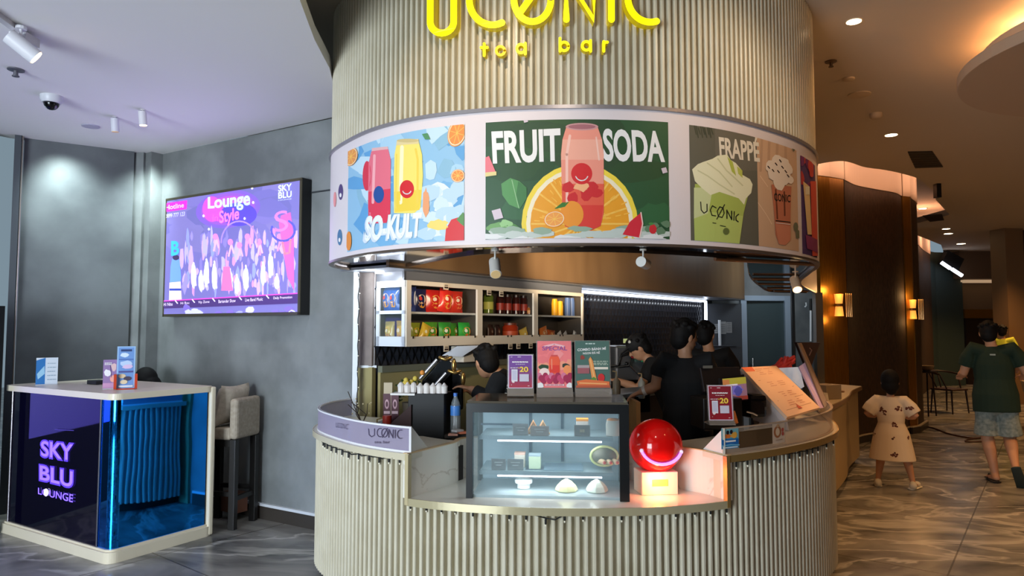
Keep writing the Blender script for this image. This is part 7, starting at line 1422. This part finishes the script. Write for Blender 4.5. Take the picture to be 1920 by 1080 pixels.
for s_, x0, x1 in (('Hi Nite', 308, 325), ('Hi Ryu', 340, 356), ('Vip Zone', 373, 394), ('Bartender Show', 411, 443), ('Live Band Music', 461, 494), ('Daily Promotion', 514, 549)):
    y0 = 570-(x0-308)*.0555; y1 = 570-(x1-308)*.0555; A.text(s_, [(x0, y0-2), (x1, y1-2), (x1, y1+4), (x0, y0+4)], EM((226, 210, 240), 1.1), .0)
for x in (332, 364, 402, 452, 503): A.line([(x-2, 565-(x-308)*.0555), (x+2, 570-(x-308)*.0555)], 2, EM((230, 220, 250), 1.1))
for i in range(14): A.blob(rnd.uniform(310, 550), rnd.uniform(577, 590), 8, 6, EM(rnd.choice([(150, 150, 220), (190, 190, 236), (120, 100, 190)])), 7, .3)
for x, y in ((474, 353), (393, 430), (460, 410), (480, 340), (383, 405), (476, 380)): A.ell(x, y, 1.8, 2.4, EM((240, 240, 255), 1.5))
A.build('picture', tv, .002)
c_ = (tl_+tr_)/2; lamp('screen_glow', 'AREA', c_+nB*.12+Vector((0, 0, (zT+zB)/2)), c_+nB*2+Vector((0, 0, (zT+zB)/2+.9)), 9, (.62, .55, 1), 1.7, sizey=.95)
# totem screen at the far left edge
o = Vector((-4.06, 5.52, 0)); e2 = Vector((-5.15, 4.62, 0)); t = thing('totem_screen', 'upright purple lit screen cut off by the left edge', 'screen', (o+e2)/2); P2 = Plane(Vector((e2.x, e2.y, .3)), o-e2, (0, 0, 1)); w2 = (o-e2).length
b = MB(); b.slab(P2.place(-.02, -.28, -.004), P2.place(w2+.02, -.28, -.004), P2.place(w2+.02, 1.50, -.004), P2.place(-.02, 1.50, -.004), P2.n*-.06); b.build('housing', M((8, 8, 9), .7, spec=.2), t)
b = MB(); b.quad(P2.place(0, .48, .001), P2.place(w2-.015, .42, .001), P2.place(w2-.015, 1.46, .001), P2.place(0, 1.46, .001)); b.build('display', M((96, 76, 236), .4, emit=1.0), t)
# upholstered bar bench with cushion
t = thing('bar_chair', 'beige upholstered bar chair with black legs between desk and wall', 'chair', (-2.62, 6.02, 0))
bc_ = Vector((-2.39, 5.875, 0)); CU = Matrix.Rotation(.3, 3, 'Z') @ U; CV = Matrix.Rotation(.3, 3, 'Z') @ V; AC = AU+.3; beige = noise_mat('beige_upholstery', (150, 138, 122), (166, 154, 138), 40, .8)
def bp_(u, v, z): return bc_+CU*u+CV*v+Vector((0, 0, z))
b = MB(); b.box(bp_(.03, 0, .765), (.36, .34, .10), AC); b.build('seat', beige, t, bevel=.02, seg=3)
b = MB(); b.box(bp_(-.17, 0, .885), (.075, .34, .33), AC); b.build('backrest', beige, t, bevel=.03, seg=3)
for u, v in ((-.17, -.14), (-.17, .14), (.17, -.14), (.17, .14)): b = MB(); b.box(bp_(u, v, .36), (.055, .05, .72), AC); b.build('leg', M((22, 18, 16), .45), t, bevel=.003)
for c_, z_ in (((.0, -.14, .28), (.34, .03, .035)), ((-.17, 0, .24), (.03, .28, .035)), ((.0, .14, .28), (.34, .03, .035)), ((.0, -.14, .69), (.34, .02, .06))): b = MB(); b.box(bp_(*c_), z_, AC); b.build('stretcher', M((22, 18, 16), .45), t)
b = MB(); c_ = bp_(-.035, 0, .985); n1 = U; m_ = 12; vs = []
for sd in (1, -1):
    for j in range(m_+1):
        for i in range(m_+1):
            x = i/m_*2-1; y = j/m_*2-1; th_ = (max(0, (1-x**4)*(1-y**4)))**.5*.075; k = 1-.08*(1-abs(x))*abs(y)-.0; vs.append(c_+CV*(x*.185*(1-.10*(1-y*y)))+(Vector((0, 0, 1))*.98+CU*-.2)*(y*.175*(1-.10*(1-x*x)))+CU*(sd*th_+.0))
kk = (m_+1)**2; fs = []
for q in (0, 1):
    for j in range(m_):
        for i in range(m_): a = q*kk+j*(m_+1)+i; fs.append((a, a+1, a+m_+2, a+m_+1))
b.add(vs, fs); lbl(b.build('cushion', noise_mat('greige_cushion', (176, 164, 148), (192, 180, 164), 30, .85), None, True), 'plump greige cushion leaning on the bar chair', 'cushion')
p = on_wall(447, .12); b = MB(); b.box((p.x, p.y, .14), (.2, .12, .16), AU); lbl(b.build('socket_box', M((128, 84, 66), .6)), 'small reddish brown box on the floor under the bar chair', 'box')
# ceiling items on the lounge side
rail0, rail1 = atz(-30, 5, HL), atz(42, 58, HL); b = MB(); d = (rail1-rail0); b.slab(rail0+Vector((-.02, 0, 0)), rail1+Vector((-.02, 0, 0)), rail1+Vector((.02, 0, 0)), rail0+Vector((.02, 0, 0)), (0, 0, -.03)); t = thing('lighting_track', 'white lighting track on the lounge ceiling at upper left', 'track', rail1); b.build('rail', M((196, 192, 196), .4), t)
b = MB(); b.box(rail1+Vector((.0, .02, -.045)), (.1, .12, .05)); b.build('end_feed', M((206, 204, 208), .4), t)
p = atz(38, 84, 3.24); spot_head('white track spot with a warm lit lens at upper left', p, p+Vector((.6, .45, -.55)), 12, 1.35, .09, (214, 212, 218)); bpy.data.objects['track_spot.003' if 'track_spot.003' in bpy.data.objects else 'track_spot']['group'] = 'lounge ceiling spots'
p = atz(268, 206, HL); spot_head('small lit ceiling spot nearest to the wall screen', p-Vector((0, 0, .06)), p+Vector((.05, .1, -1)), 8, .9, .055, (220, 216, 220))
p = atz(216, 219, HL); spot_head('small unlit ceiling spot left of the lit one', p-Vector((0, 0, .06)), p+Vector((.02, .1, -1)), 0, .9, .055, (214, 212, 220))
p = atz(97, 180, HL); t = thing('dome_camera', 'white dome security camera with a black eye on the lounge ceiling', 'camera', p); b = MB(); b.lathe([(.075, 0), (.075, -.03), (.06, -.055), (.01, -.056)], p, 24); b.build('base', M((206, 206, 212), .4), t, True); b = MB(); b.ball(p-Vector((0, 0, .055)), .052, 20, 12); b.build('dome', blackgloss, t, True)
q = atz(30, 130, HL); b = MB(); b.lathe([(.05, 0), (.05, -.008), (.014, -.012), (.014, -.04), (.022, -.044), (.022, -.05), (.002, -.052)], q, 18); lbl(b.build('sprinkler', M((110, 108, 116), .4, .5), None, True), 'grey sprinkler head on the lounge ceiling near the dome camera', 'sprinkler')
q = atz(170, 236, HL); b = MB(); b.lathe([(.07, 0), (.07, -.008), (.005, -.01)], q, 20); lbl(b.build('ceiling_plate', M((176, 172, 190), .5), None, True), 'flat round plate on the lounge ceiling near the corner', 'ceiling plate')
p = on_wall(12, .3); b = MB(); q = atz(4, 945, .0); b.box((q.x, q.y+.05, .03), (.3, .2, .06), AU); lbl(b.build('floor_foot', M((30, 32, 38), .5)), 'dark low foot on the floor at the left edge', 'stand foot')
